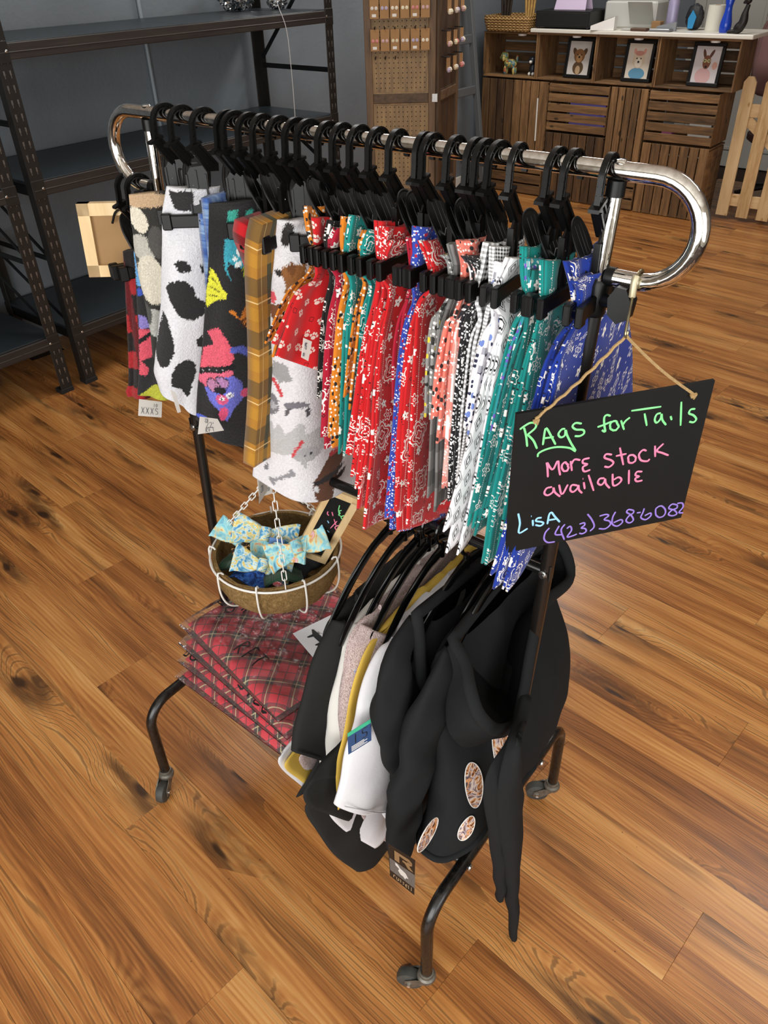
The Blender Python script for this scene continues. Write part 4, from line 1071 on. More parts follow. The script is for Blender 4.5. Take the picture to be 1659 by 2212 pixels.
pr.stroke([(-0.0683,1.1847),(-0.0582,1.1845),(-0.0461,1.1707)], .006, '5560b8')
pr.poly([(-0.1321,1.1112),(-0.1147,1.1222),(-0.0973,1.1346),(-0.0759,1.1396),(-0.0642,1.1210),(-0.0659,1.0894),(-0.0841,1.0721),(-0.0995,1.0485),(-0.1092,1.0727),(-0.1254,1.0879)], '6a6ecb')
pr.stroke([(-0.1376,1.1411),(-0.1055,1.1487),(-0.0750,1.1555)], .0055, '1b1a1c')
for c in ([(-0.1296,1.1429)], [(-0.1176,1.1454)], [(-0.1042,1.1484)], [(-0.0910,1.1512)]): DG(c, .0014, .0014, 'a9a9ac')
DG([(-0.0973,1.1261)], .014, .012, 'a678a4'); DG([(-0.1139,1.1194)], .013, .011, 'b37a9c')
for c in ([(-0.0973,1.1261)], [(-0.1139,1.1194)]):
    c = c[0]; pr.stroke([(c[0]+.013*cos(a), c[1]+.012*sin(a)) for a in np.linspace(0, 2*pi, 14)], .001, '2a2430')
DG([(-0.1020,1.1119)], .011, .007, '1c1a20'); DG([(-0.1007,1.0946)], .011, .010, 'd0567e'); DG([(-0.1009,1.0966)], .004, .004, 'f0f0f4'); DG([(-0.0865,1.1015)], .006, .006, 'e8e8f2'); DG([(-0.1009,1.0966)], .0016, .0016, '101014'); DG([(-0.0870,1.1015)], .002, .002, '101014')
DG([(-0.1027,1.0666)], .008, .014, 'd8527a', -.3); DG([(-0.0621,1.0980)], .008, .009, 'd8527a')
DG([(-0.1347,1.0463)], .027, .006, '4f5fc0', -.35)
fleece('cartoon_fleece', 'black fleece pet garment printed with red, teal and purple cartoon dogs', -.113, .005,
       [(-0.0765,1.4185),(-0.0846,1.3769),(-0.0902,1.3334),(-0.1045,1.2726),(-0.1241,1.1916),(-0.1453,1.1133),(-0.1613,1.0436)], [(-0.0017,1.4221),(-0.0104,1.3750),(-0.0158,1.3315),(-0.0234,1.2706),(-0.0344,1.1894),(-0.0481,1.0927),(-0.0663,0.9691)], pr, back=-.01, curl=.014, seed=6., nu=90, nv=230, pinz=1.379)
# white fleece with dogs
pr = Print('dddbde', .0011, .02)
WD = lambda c, rx, ry, col, rot=0: pr.ell(c, rx, ry, col, rot)
WD([(-0.0428,1.3904)], .009, .020, '2a2826', -.35)
pr.poly([(-0.0554,1.3427),(-0.0426,1.3479),(-0.0181,1.3473),(-0.0194,1.3271),(-0.0312,1.3010),(-0.0359,1.3046),(-0.0366,1.3161),(-0.0454,1.3186),(-0.0496,1.3044),(-0.0531,1.3096),(-0.0506,1.3234),(-0.0568,1.3315)], '8a5a30')
WD([(-0.0611,1.3350)], .0055, .0055, '2a2523'); WD([(-0.0398,1.3423)], .006, .009, '6d4424')
WD([(-0.0751,1.2962)], .006, .010, 'd8505c')
pr.poly([(-0.0847,1.2823),(-0.0668,1.2877),(-0.0560,1.2815),(-0.0580,1.2502),(-0.0644,1.2450),(-0.0791,1.2605)], '74472a'); pr.poly([(-0.0542,1.2767),(-0.0311,1.2762),(-0.0356,1.2521),(-0.0519,1.2525)], '6d4227')
WD([(-0.0568,1.2648)], .0058, .025, '31241e'); WD([(-0.0416,1.2824)], .005, .013, '31241e')
WD([(-0.0840,1.2160)], .03, .012, 'cfcecd'); pr.poly([(-0.0950,1.1723),(-0.0845,1.1903),(-0.0631,1.1872),(-0.0560,1.1607),(-0.0788,1.1532)], '9b9a9a')
pr.stroke([(-0.0969,1.1617),(-0.0860,1.1548),(-0.0765,1.1329)], .0036, 'c8444a')
WD([(-0.1007,1.1155)], .017, .020, '77757a'); WD([(-0.1074,1.1179)], .0085, .0095, '29282a'); WD([(-0.0931,1.1126)], .005, .007, 'a9a9ae')
WD([(-0.0527,1.1172)], .022, .006, '75737a'); WD([(-0.0684,1.1050)], .004, .009, '5d5a5e', -.6); WD([(-0.0349,1.1042)], .004, .009, '4d4a4e')
pr.poly([(-0.1367,1.0024),(-0.1094,1.0790),(-0.0989,1.0830),(-0.0977,1.0657),(-0.0889,1.0814),(-0.0758,1.0608),(-0.0508,1.0833),(-0.0410,1.0802),(-0.0427,1.0601),(-0.0090,1.0680),(-0.0044,1.0236),(-0.0542,1.0173),(-0.0706,1.0222),(-0.1164,1.0187),(-0.1326,0.9931)], 'b9b8b8')
WD([(-0.0434,1.0215)], .024, .013, 'a9a8aa'); pr.poly([(-0.0592,1.0189),(-0.0385,1.0184),(-0.0483,0.9942)], 'b2b1b2')
pr.stroke([(-0.0493,1.0485),(-0.0681,1.0215)], .0032, 'c8444a'); WD([(-0.0471,1.0210)], .0024, .0024, '2a2a2c'); WD([(-0.0367,1.0214)], .0024, .0024, '2a2a2c')
pr.stroke([(-0.1138,0.9613),(-0.0700,0.9870)], .003, '8e8c90')
for c in ([(-0.1148,0.9638)], [(-0.1097,0.9574)], [(-0.0729,0.9901)], [(-0.0698,0.9839)]): WD(c, .0045, .0045, '8e8c90')
pr.poly([(-0.1254,0.9867),(-0.1152,0.9958),(-0.1182,0.9803),(-0.1248,0.9804)], '77757a')
pr.poly([(-0.0377,0.9627),(-0.0030,1.0054),(0.0233,0.9864),(0.0043,0.9554),(-0.0100,0.9003),(-0.0294,0.8957),(-0.0371,0.9371)], '5e3a26'); pr.stroke([(-0.0059,1.0009),(0.0247,0.9879)], .0036, 'c8444a')
WD([(-0.0128,0.9589)], .026, .006, '262122'); WD([(0.0064,0.9457)], .010, .005, '262122'); WD([(-0.0288,0.9041)], .007, .006, '262122'); WD([(-0.0323,0.9466)], .004, .006, 'd2d2d4')
fleece('dog_print_fleece', 'long white fleece pet garment printed with brown and grey dogs', .002, .005,
       [(-0.0574,1.4111),(-0.0673,1.3528),(-0.0810,1.2880),(-0.0983,1.2028),(-0.1168,1.1190),(-0.1360,1.0283),(-0.1515,0.9582)], [(-0.0064,1.4098),(0.0014,1.3511),(0.0098,1.2478),(0.0108,1.1247),(0.0175,1.0247),(0.0264,0.9460),(0.0374,0.8919)], pr, thick=.02, back=-.014, curl=.04, seed=7., nu=100, nv=260, pleat=1.2, amp=.008, pinz=1.379, rc=2.4)

# ------------------------------------------------------------------ plaid and print cloth materials
def uvmat(name, rough=.85):
    M = Mat(name, rough, spec=.25); u, v, _ = M.xyz(M.coord('UV')); M.sheen(.15); return M, u, v
def weave(M, u, v, s=.25): M.bump(((u*5200.0).sin() + (v*5200.0).sin()) * .5 + M.noise(M.coord('UV'), 60, 3), s, .0006); return M.mat
def band(x, per, a, b): f = (x/per).fract(); return f.gt(a) * f.lt(b)
def tartan(name, base, dark, line, light, per=.06, rough=.8):
    M, u, v = uvmat(name, rough)
    col = srgb(base)
    def stripes(x): return band(x, per, .0, .30), band(x, per, .13, .17), band(x, per, .62, .655)
    a, b, c = stripes(u); d, e, f = stripes(v)
    k = M.mix(a * .58, col, dark); k = M.mix(d * .58, k, dark); k = M.mix(a * d * .8, k, dark)
    k = M.mix(c * .8, k, dark); k = M.mix(f * .8, k, dark)
    k = M.mix(b * .75, k, light); k = M.mix(e * .75, k, light)
    k = M.mix(band(u, per, .0, .02) * .7, k, line); k = M.mix(band(v, per, .28, .30) * .7, k, line)
    tw = ((u + v) * 2600.0).sin() * .5 + .5
    M.base(M.mix(tw * .12, k, (0.01, 0.01, 0.01, 1)))
    return weave(M, u, v, .2)
def mustard_plaid():
    M, u, v = uvmat('mustard_plaid'); u = u + .012
    col = srgb('a97628')
    k = M.mix(band(u, .034, .0, .28), col, '4a4730'); k = M.mix(band(v, .085, .0, .34) * .62, k, '3d3b2b')
    k = M.mix(band(v, .085, .55, .8) * .45, k, 'bd8a2c'); k = M.mix(band(v, .085, .44, .465) * .8, k, 'e8c98c'); k = M.mix(band(u, .034, .62, .65) * .6, k, 'e8c98c')
    tw = ((u + v) * 2300.0).sin() * .5 + .5
    M.base(M.mix(tw * .2, k, '2a2416')); return weave(M, u, v)
def buffalo(name, base, dark, per=.04):
    M, u, v = uvmat(name); a = (u/per).fract().gt(.5); b = (v/per).fract().gt(.5)
    tw = ((u + v) * 1900.0).sin().gt(0)
    k = M.mix((a + b).m('MULTIPLY', .5), base, dark); k = M.mix(((a + b).m('MULTIPLY', .5).gt(.3)) * ((a + b).m('MULTIPLY', .5).lt(.8)) * tw * .6, k, dark)
    M.base(k); return weave(M, u, v)
def tiedye():
    M, u, v = uvmat('blue_tie_dye'); n = M.noise(M.vec(u, v, 0.0), 26, 4, .6, 1.5)
    M.base(M.ramp(n, [(.32, '1f2f63'), (.45, '3a5fa3'), (.56, '7f9dc4'), (.66, 'd6dccb'), (.8, '5b62a8')])); M.sheen(.4); return weave(M, u, v, .6)
def cell(M, u, v, size, rnd=.6, seed=0.):
    """voronoi cell around each motif: local polar coords and a random number"""
    n = M.voronoi(M.vec(u + seed, v + seed*.7, 0.0), 1.0/size, rnd, 'F1', '2D')
    px, py, _ = M.xyz(n.outputs['Position'])
    k = n.outputs['Color']; c = M.xyz(k)
    dx = (u + seed) - px; dy = (v + seed*.7) - py
    r = (dx*dx + dy*dy).m('SQRT'); th = dy.m('ARCTAN2', dx)
    return dx, dy, r, th, c[0], c[1]
def bandana_mat(name, base, white='efe9e2', dark='1d1512', big=True, seed=0., extra=None):
    M, u, v = uvmat(name, .8); seed = M.rand() * 7.0 + seed
    dx, dy, r, th, s, q = cell(M, u, v, .028, .7, seed)
    th2 = th + q * 6.0
    fl = r.lt(((th2*5.0).cos() * .0016) + .0056) * s.lt(.42)
    ctr = r.lt(.0011) * s.lt(.42)
    ringd = ((r - .0088).abs().lt(.0009)) * ((th*13.0).cos().gt(.1)) * s.lt(.22)
    of = ((r - (((th2*6.0).cos() * .0019) + .0076)).abs().lt(.0009)) * s.gt(.66)
    of2 = ((r - (((th2*6.0).cos() * .0006) + .0026)).abs().lt(.0006)) * s.gt(.66)
    dm = ((dx.abs() + dy.abs() - .0026).abs().lt(.0007)) * s.gt(.42) * s.lt(.54)
    dt = cell(M, u, v, .0125, .9, seed+3.1); dots = dt[2].lt(.0011) * dt[4].gt(.62); ddk = dt[2].lt(.0010) * dt[4].lt(.2)
    col = srgb(base)
    k = M.mix(ddk, col, dark); k = M.mix(ringd, k, dark); k = M.mix(dm, k, dark); k = M.mix(dots, k, white)
    k = M.mix(of, k, white); k = M.mix(of2, k, white); k = M.mix(fl, k, white); k = M.mix(ctr, k, dark)
    if big:
        bx = cell(M, u, v, .088, .35, seed+7.7); rr, tt = bx[2], bx[3]
        shape = ((tt*4.0 + bx[4]*3.0).cos() * .0040) + .0185
        inside = rr.lt(shape + .0012) * bx[4].gt(.35)
        k = M.mix(inside, k, col)
        for f_, w in ((1.0, .0011), (.72, .0007), (.34, .0008)):
            k = M.mix(((rr - shape*f_).abs().lt(w)) * bx[4].gt(.35), k, white)
        k = M.mix(((rr - shape*.53).abs().lt(.0012)) * ((tt*12.0).cos().gt(.2)) * bx[4].gt(.35), k, dark)
        k = M.mix(((rr - shape*1.16).abs().lt(.0010)) * ((tt*16.0).cos().gt(.3)) * bx[4].gt(.35), k, white)
    k = M.mix((u - .0115).abs().lt(.0006) * ((v*330.0).fract().gt(.35)) * .85, k, white)
    M.base(k); return weave(M, u, v, .18)
def paw_mat():
    M, u, v = uvmat('paw_print_red', .8); dx, dy, r, th, s, q = cell(M, u, v, .024, .45, 1.3)
    g = s.lt(.74); e = lambda x, y, a, b: (((dx-x)/a).pw(2.0) + ((dy-y)/b).pw(2.0)).lt(1.0)
    m = e(0., .0022, .0036, .003).mx(e(-.0052, -.001, .0017, .0023)).mx(e(.0052, -.001, .0017, .0023)).mx(e(-.0019, -.0042, .0017, .0024)).mx(e(.0019, -.0042, .0017, .0024)) * g
    k = M.mix(m, srgb('c8191f'), 'e8cfc4'); k = M.mix((((r - (((th*2.0).sin().abs())*.0014 + .0026)).abs()).lt(.0005)) * s.gt(.74), k, '5a0d10')
    M.base(k); return weave(M, u, v, .18)
def speck_mat(name, base, cols, size=.006):
    M, u, v = uvmat(name, .8); rs = M.rand() * 5.0; d = cell(M, u, v, size, 1.0, rs + .4); d2 = cell(M, u, v, size*2.1, 1.0, rs + 2.4)
    k = M.mix(d[2].lt(size*.3) * d[4].gt(.45), srgb(base), cols[0]); k = M.mix(d2[2].lt(size*.55) * d2[4].gt(.4), k, cols[1])
    if len(cols) > 2: k = M.mix(d2[2].lt(size*.6) * d2[4].lt(.2), k, cols[2])
    M.base(k); return weave(M, u, v, .18)
def gingham(name, per=.007, a='efefef', b='1c1c1e'):
    M, u, v = uvmat(name, .8); s = ((u/per).fract().gt(.5) + (v/per).fract().gt(.5)).m('MULTIPLY', .5)
    M.base(M.mix(s, a, b)); return weave(M, u, v, .18)
def geo_mat():
    M, u, v = uvmat('grey_lattice', .8); w = .022; h = .026
    row = (v/h).floor(); uu = (u/w + (row*.5)).fract() - .5; vv = (v/h).fract() - .5
    d = (uu.abs() * 1.15 + vv.abs()*.95); wob = M.noise(M.vec(u, v, 0.0), 180, 2) * .05
    k = M.mix((d - .46 + wob).abs().lt(.06), srgb('f1f0f2'), '9a999d'); k = M.mix((d - .25 + wob).abs().lt(.052), k, '151518')
    M.base(k); return weave(M, u, v, .18)
def greyplaid():
    M, u, v = uvmat('grey_check', .85); s = ((u/.05).fract().gt(.5) + (v/.06).fract().gt(.55)).m('MULTIPLY', .5)
    k = M.mix(s, '7d7c7a', '35332f'); k = M.mix(band(u, .025, .47, .51) * .8, k, 'd8d6d0'); M.base(k); return weave(M, u, v, .3)
def coral_mat():
    M, u, v = uvmat('coral_patch', .8); n = cell(M, u, v, .034, .9, M.rand() * 5.0 + 4.4); d = cell(M, u, v, .006, .8, 1.0)
    k = M.ramp(n[4], [(0, 'e08a7e'), (.3, 'e8b8ae'), (.5, 'f0e9e6'), (.75, '26242a'), (1, 'e39a8c')], 'CONSTANT')
    k = M.mix(d[2].lt(.0012), k, 'f4f0ee'); M.base(k); return weave(M, u, v, .18)
MB_ = dict(red=bandana_mat('red_paisley', 'c4171d'), red2=bandana_mat('crimson_paisley', 'a30f2c', seed=2.2), teal=bandana_mat('teal_paisley', '0f8680', seed=1.7), blue=bandana_mat('royal_blue_paisley', '0f2f8c', dark='0a123a', seed=.9),
           paw=paw_mat(), bw=bandana_mat('black_white_paisley', '191615', dark='efe9e2', big=False, seed=5.), orange=speck_mat('orange_print', 'd07a1c', ['f2e6d8', '1e1a18']), bluespk=speck_mat('blue_speckle', '2c46a8', ['dfe4f4', 'b01c3a'], .004),
           grey=greyplaid(), greyspk=speck_mat('grey_print', '8d8d8b', ['e9e7e2', '2a2a28', 'd8c23c']), coral=coral_mat(), coralspk=speck_mat('coral_print', 'e07868', ['f4e8e2', '2a2626']), dots=speck_mat('black_dots', '17171a', ['efefef', 'efefef'], .004),
           ging=gingham('black_gingham'), ging2=gingham('fine_gingham', .0045), geo=geo_mat(), ink=speck_mat('white_ink_print', 'eceaee', ['2a2d48', '6f86c8', '9a9aa4'], .008), tealspk=speck_mat('teal_violet_print', '2b8f96', ['d8e8e4', '6a58b8', 'e8e8e0'], .005),
           tealdk=bandana_mat('deep_teal_paisley', '0d6f6b', seed=6.1))
M_hem = plain('white_hem', 'ece8e2', .8)

# plain woven pieces between the fleece garments
def hung(name, label, mat, x, front, ybot, ytop=.035, pleat=2.5, amp=.004, thick=.0035, nu=34, nv=70, cat='bandana', group='bandanas on the clip hangers', top=True, seed=0., zb=0., jaw_y=None, wr=.004, topz=1.432, lean=0., zmax=1.372, layers=()):
    """cloth hanging in the plane x: front edge given (x,y,z) from the jaw down, back edge y from ytop to ybot"""
    f = [p for p in front]; n = len(f)
    zj = f[0][2]; rows = []
    hx = min(HX, key=lambda q: abs(q-x)) if top else x
    if top:
        px = hx + max(-.0016, min(.0016, (x-hx)*.2))
        rows.append([(x, f[0][1]+.012, topz+.004), (x+.003, 0., topz-.004), (x, ytop+.006, topz+.002)])
        rows.append([(x*.55+px*.45, -.040, 1.404), (x*.55+px*.45, .0, 1.404), (x*.55+px*.45, ytop, 1.404)])
        rows.append([(px, -.040, 1.380), (px, .0, 1.380), (px, ytop, 1.380)])
        rows.append([(px*.75+x*.25, -.043, 1.364), (px*.75+x*.25, .0, 1.364), (px*.75+x*.25, ytop, 1.364)])
        f[0] = (f[0][0], f[0][1]+.006, min(f[0][2], 1.345)); zj = 1.38
    if False:
        rows.append([(x, f[0][1]-.004, topz+.004), (x+.003, f[0][1]*.4+ytop*.5, topz-.004), (x, ytop+.006, topz+.002)])
        rows.append([(x, f[0][1]+.003, (topz+zj)/2), (x, (f[0][1]+ytop)/2, (topz+zj)/2), (x, ytop, (topz+zj)/2)])
    for i, p in enumerate(f):
        t = i/(n-1); yb = ytop + (ybot-ytop)*t**.8; dz = zb*t
        xx = x + lean*t
        rows.append([(xx, p[1]+(yb-p[1])*k, p[2]+dz*k) for k in (0, .33, .66, 1)])
    z_top, z_bot = rows[0][0][2], f[-1][2]
    jv = (z_top-zj)/(z_top-z_bot+1e-6) if top else 0.
    def ampv(v): return np.where(v < jv, .5*np.abs(v-jv)/max(jv, .05)+.12, .12+1.0*np.clip((v-jv)/(1-jv), 0, 1)**.75)
    m, G = sheet(rows, thick, nu, nv, pleat=pleat, amp=amp, wr=wr, wsc=10, seed=seed, ampv=ampv)
    o = m.build(name, mat, label=label, cat=cat, group=group, smooth='all')
    for j, (dx, dy, dz) in enumerate(layers):       # further folds of the same cloth
        r2 = []
        for i, rw in enumerate(rows):
            t = max(0., (i-4)/(len(rows)-5)) if top else i/(len(rows)-1); w = min(1., t*1.6)
            r2.append([(p[0]+dx*(w if i > 2 else .6), p[1]+dy*w*(1 if q == 0 else .3), p[2]+dz*t) for q, p in enumerate(rw)])
        m2, _ = sheet(r2, thick*.8, max(16, nu//2), nv//2, pleat=pleat, amp=amp, wr=wr, wsc=10, seed=seed+.7*(j+1), ampv=ampv)
        m2.build('fold', mat, o, smooth='all')
    return o
FG = 'woven pieces behind the fleece'
hung('tie_dye_cloth', 'dark blue tie-dyed cloth edge between the cow print and cartoon fleece', tiedye(), -.200, [(-0.2,-0.0408,1.3997),(-0.2,-0.0458,1.3595),(-0.2,-0.0496,1.3006),(-0.2,-0.0575,1.2302)], .055, ytop=.045, cat='cloth', group=FG, top=False, thick=.012, seed=1.)
hung('tie_dye_cloth', 'pale blue and white tie-dyed cloth folded over its clip', tiedye(), -.186, [(-0.186,-0.0402,1.425),(-0.186,-0.0422,1.3894),(-0.186,-0.0426,1.3463),(-0.186,-0.0449,1.3019)], .06, ytop=.07, cat='cloth', group=FG, top=False, thick=.014, seed=2.)
hung('buffalo_plaid_cloth', 'bright red and black plaid cloth beside the mustard one', buffalo('red_buffalo', 'b3151d', '1f0d0e', .035), -.087, [(-0.086,-0.0609,1.4071), (-0.086,-0.0627,1.382), (-0.094,-0.0473,1.3488), (-0.106,-0.0309,1.3054), (-0.112,-0.0257,1.2644)], .05, ytop=.055, cat='cloth', group=FG, top=False, thick=.027, seed=3., lean=-.026, wr=.002, pleat=0)
hung('mustard_plaid_cloth', 'mustard and olive plaid cloth hanging long beside the dog print fleece', mustard_plaid(), -.054, [(-0.054,-0.061,1.4144), (-0.054,-0.0686,1.3819), (-0.062,-0.0711,1.333), (-0.078,-0.0796,1.2121), (-0.088,-0.0953,1.0983), (-0.092,-0.1119,1.0087)], -.03, ytop=.03, cat='cloth', group=FG, top=False, thick=.026, seed=4., pleat=0, lean=-.038, wr=.002)
# bandanas, left to right
BL = [
 ('paw', .040, [(0.04,-0.0558,1.3744),(0.04,-0.0891,1.3307),(0.04,-0.1221,1.2899),(0.04,-0.1458,1.261)], .02, 'red paw print bandana flared open beside the dog fleece', dict(zb=-.11, ytop=.03, amp=.005, nu=60)),
 ('orange', .020, [(0.02,-0.05,1.3693),(0.02,-0.082,1.3244),(0.02,-0.1138,1.2823),(0.02,-0.1345,1.2501)], -.03, 'orange corner of a folded bandana behind the paw print', dict(zb=-.02)),
 ('bw', .062, [(0.062,-0.0434,1.3709),(0.062,-0.0515,1.2954),(0.062,-0.062,1.2181),(0.062,-0.0722,1.1447)], .05, 'black and white paisley bandana, shortest of its bunch', {}),
 ('red2', .076, [(0.076,-0.0456,1.3714),(0.076,-0.0584,1.2866),(0.076,-0.0758,1.181),(0.076,-0.0903,1.0873)], .06, 'narrow dark red bandana beside the black and white one', {}),
 ('orange', .088, [(0.088,-0.0449,1.37),(0.088,-0.0577,1.2891),(0.088,-0.0765,1.1848),(0.088,-0.0922,1.0959)], .06, 'orange lined bandana folded into the teal bunch', {}),
 ('teal', .098, [(0.098,-0.0438,1.3696),(0.098,-0.0528,1.2897),(0.098,-0.0677,1.1839),(0.098,-0.0807,1.079)], .10, 'teal paisley bandana with white flowers, first of the left teal pair', dict(pleat=1.5)),
 ('orange', .119, [(0.119,-0.0391,1.3669),(0.119,-0.0477,1.3066),(0.119,-0.0661,1.2347),(0.119,-0.0802,1.1682)], .07, 'orange patterned strip between the two left teal bandanas', {}),
 ('teal', .130, [(0.13,-0.0365,1.3655),(0.13,-0.0453,1.2944),(0.13,-0.0553,1.2109),(0.13,-0.0738,1.1079)], .10, 'teal paisley bandana next to the red bunch', {}),
 ('red', .150, [(0.15,-0.0494,1.3717),(0.15,-0.0666,1.2926),(0.15,-0.0919,1.2019),(0.15,-0.1192,1.1171)], .10, 'red paisley bandana at the left front of the red bunch', dict(pleat=3, zb=-.05)),
 ('red', .160, [(0.16,-0.0499,1.3724),(0.16,-0.0715,1.2829),(0.16,-0.0997,1.1781),(0.16,-0.1278,1.0672)], .12, 'red paisley bandana, second layer of the red bunch', dict(zb=-.07)),
 ('red', .172, [(0.172,-0.0512,1.3738),(0.172,-0.0748,1.2733),(0.172,-0.1018,1.1441),(0.172,-0.1297,0.9969)], .15, 'red paisley bandana hanging lowest in the red bunch', dict(pleat=2, nu=60, zb=-.10)),
 ('red2', .205, [(0.205,-0.0544,1.3759),(0.205,-0.0598,1.3164),(0.205,-0.0677,1.2581),(0.205,-0.0692,1.2009)], .10, 'crimson bandana tucked between the long red ones', {}),
 ('bluespk', .213, [(0.213,-0.0488,1.3746),(0.213,-0.0628,1.2926),(0.213,-0.0839,1.1413),(0.213,-0.1049,0.9958)], .10, 'blue speckled bandana edge in the red bunch', dict(zb=-.07)),
 ('red', .226, [(0.226,-0.0587,1.3794),(0.226,-0.0723,1.2859),(0.226,-0.0923,1.1499),(0.226,-0.1077,1.0033)], .17, 'broad red paisley bandana facing the sign side of its bunch', dict(pleat=1.5, nu=60, zb=-.11)),
 ('greyspk', .262, [(0.262,-0.065,1.3852),(0.262,-0.0703,1.333),(0.262,-0.078,1.2705),(0.262,-0.0816,1.1981)], .10, 'light grey bandana beside the red bunch', {}),
 ('grey', .274, [(0.274,-0.0673,1.387),(0.274,-0.0702,1.3037),(0.274,-0.078,1.1669),(0.274,-0.0815,1.0439)], .12, 'dark grey checked bandana with white stitching', {}),
 ('coralspk', .289, [(0.289,-0.0661,1.3872),(0.289,-0.0719,1.3272),(0.289,-0.0823,1.2525),(0.289,-0.0911,1.1709)], .10, 'coral speckled bandana, short edge', {}),
 ('coral', .298, [(0.298,-0.0673,1.387),(0.298,-0.0694,1.3029),(0.298,-0.0749,1.1809),(0.298,-0.0808,1.0908)], .10, 'coral and black patchwork bandana', {}),
 ('dots', .306, [(0.306,-0.0671,1.385),(0.306,-0.0687,1.3047),(0.306,-0.0773,1.1699),(0.306,-0.0841,1.0546)], .10, 'black bandana with white dots', {}),
 ('ging', .316, [(0.316,-0.0522,1.3754),(0.316,-0.0622,1.3048),(0.316,-0.0726,1.1857),(0.316,-0.0808,1.0776)], .12, 'black and white gingham bandana', dict(pleat=3.5)),
 ('ging2', .327, [(0.327,-0.0527,1.3748),(0.327,-0.0611,1.2942),(0.327,-0.0757,1.1836),(0.327,-0.0849,1.1045)], .10, 'fine checked grey bandana beside the gingham one', {}),
 ('ink', .338, [(0.338,-0.0511,1.3748),(0.338,-0.059,1.3217),(0.338,-0.0782,1.2582),(0.338,-0.0887,1.1865)], .10, 'white bandana with blue ink marks', {}),
 ('geo', .350, [(0.35,-0.0516,1.3751),(0.35,-0.0701,1.278),(0.35,-0.1191,1.1479),(0.35,-0.1604,1.0514)], .10, 'grey and white lattice bandana hanging to a point', dict(pleat=1.2, nu=50, zb=.05)),
 ('teal', .364, [(0.364,-0.0491,1.3761),(0.364,-0.0599,1.3034),(0.364,-0.0922,1.1971),(0.364,-0.1275,1.0829)], .13, 'teal paisley bandana, first of the right teal bunch', dict(pleat=2.5)),
 ('tealspk', .374, [(0.374,-0.0537,1.3785),(0.374,-0.064,1.3076),(0.374,-0.0912,1.1858),(0.374,-0.1234,1.0989)], .13, 'teal and violet speckled bandana', dict(pleat=2.5)),
 ('tealdk', .384, [(0.384,-0.0536,1.3782),(0.384,-0.0665,1.2987),(0.384,-0.1004,1.1798),(0.384,-0.1381,1.0808)], .14, 'deep teal bandana in the middle of the right teal bunch', dict(pleat=2.5)),
 ('teal', .398, [(0.398,-0.0542,1.378),(0.398,-0.0668,1.29),(0.398,-0.1025,1.1571),(0.398,-0.1299,1.0314)], .19, 'broad teal paisley bandana in front of the blue one', dict(pleat=1.8, nu=60)),
 ('blue', .432, [(0.432,-0.0696,1.3825),(0.432,-0.0861,1.3073),(0.432,-0.1229,1.1672),(0.432,-0.1727,1.0372)], .22, 'royal blue paisley bandana behind the hanging sign', dict(pleat=2., nu=60, zb=.02)),
 ('blue', .444, [(0.444,-0.0782,1.3869),(0.444,-0.0888,1.2996),(0.444,-0.124,1.1583),(0.444,-0.1498,1.0201)], .25, 'royal blue paisley bandana at the right end of the bar', dict(pleat=1.5, nu=70, zb=.06, lean=-.008)),
]
for i, (mk, x, fr, yb, lab, kw) in enumerate(BL):
    kw = dict(kw); kw.setdefault('pleat', 2.2); kw.setdefault('amp', .0048)
    tz = 1.425 + .012*sin(i*1.7)
    kw.setdefault('layers', [(-.0052, -.004, .022 + .02*sin(i*2.1)), (.0048, .010, .014 + .02*cos(i*1.3))] if mk not in ('paw', 'orange', 'bw') else [(-.005, -.003, .02)])
    hung('bandana', lab, MB_[mk], x, fr, yb, seed=i*1.37, topz=tz, **kw)

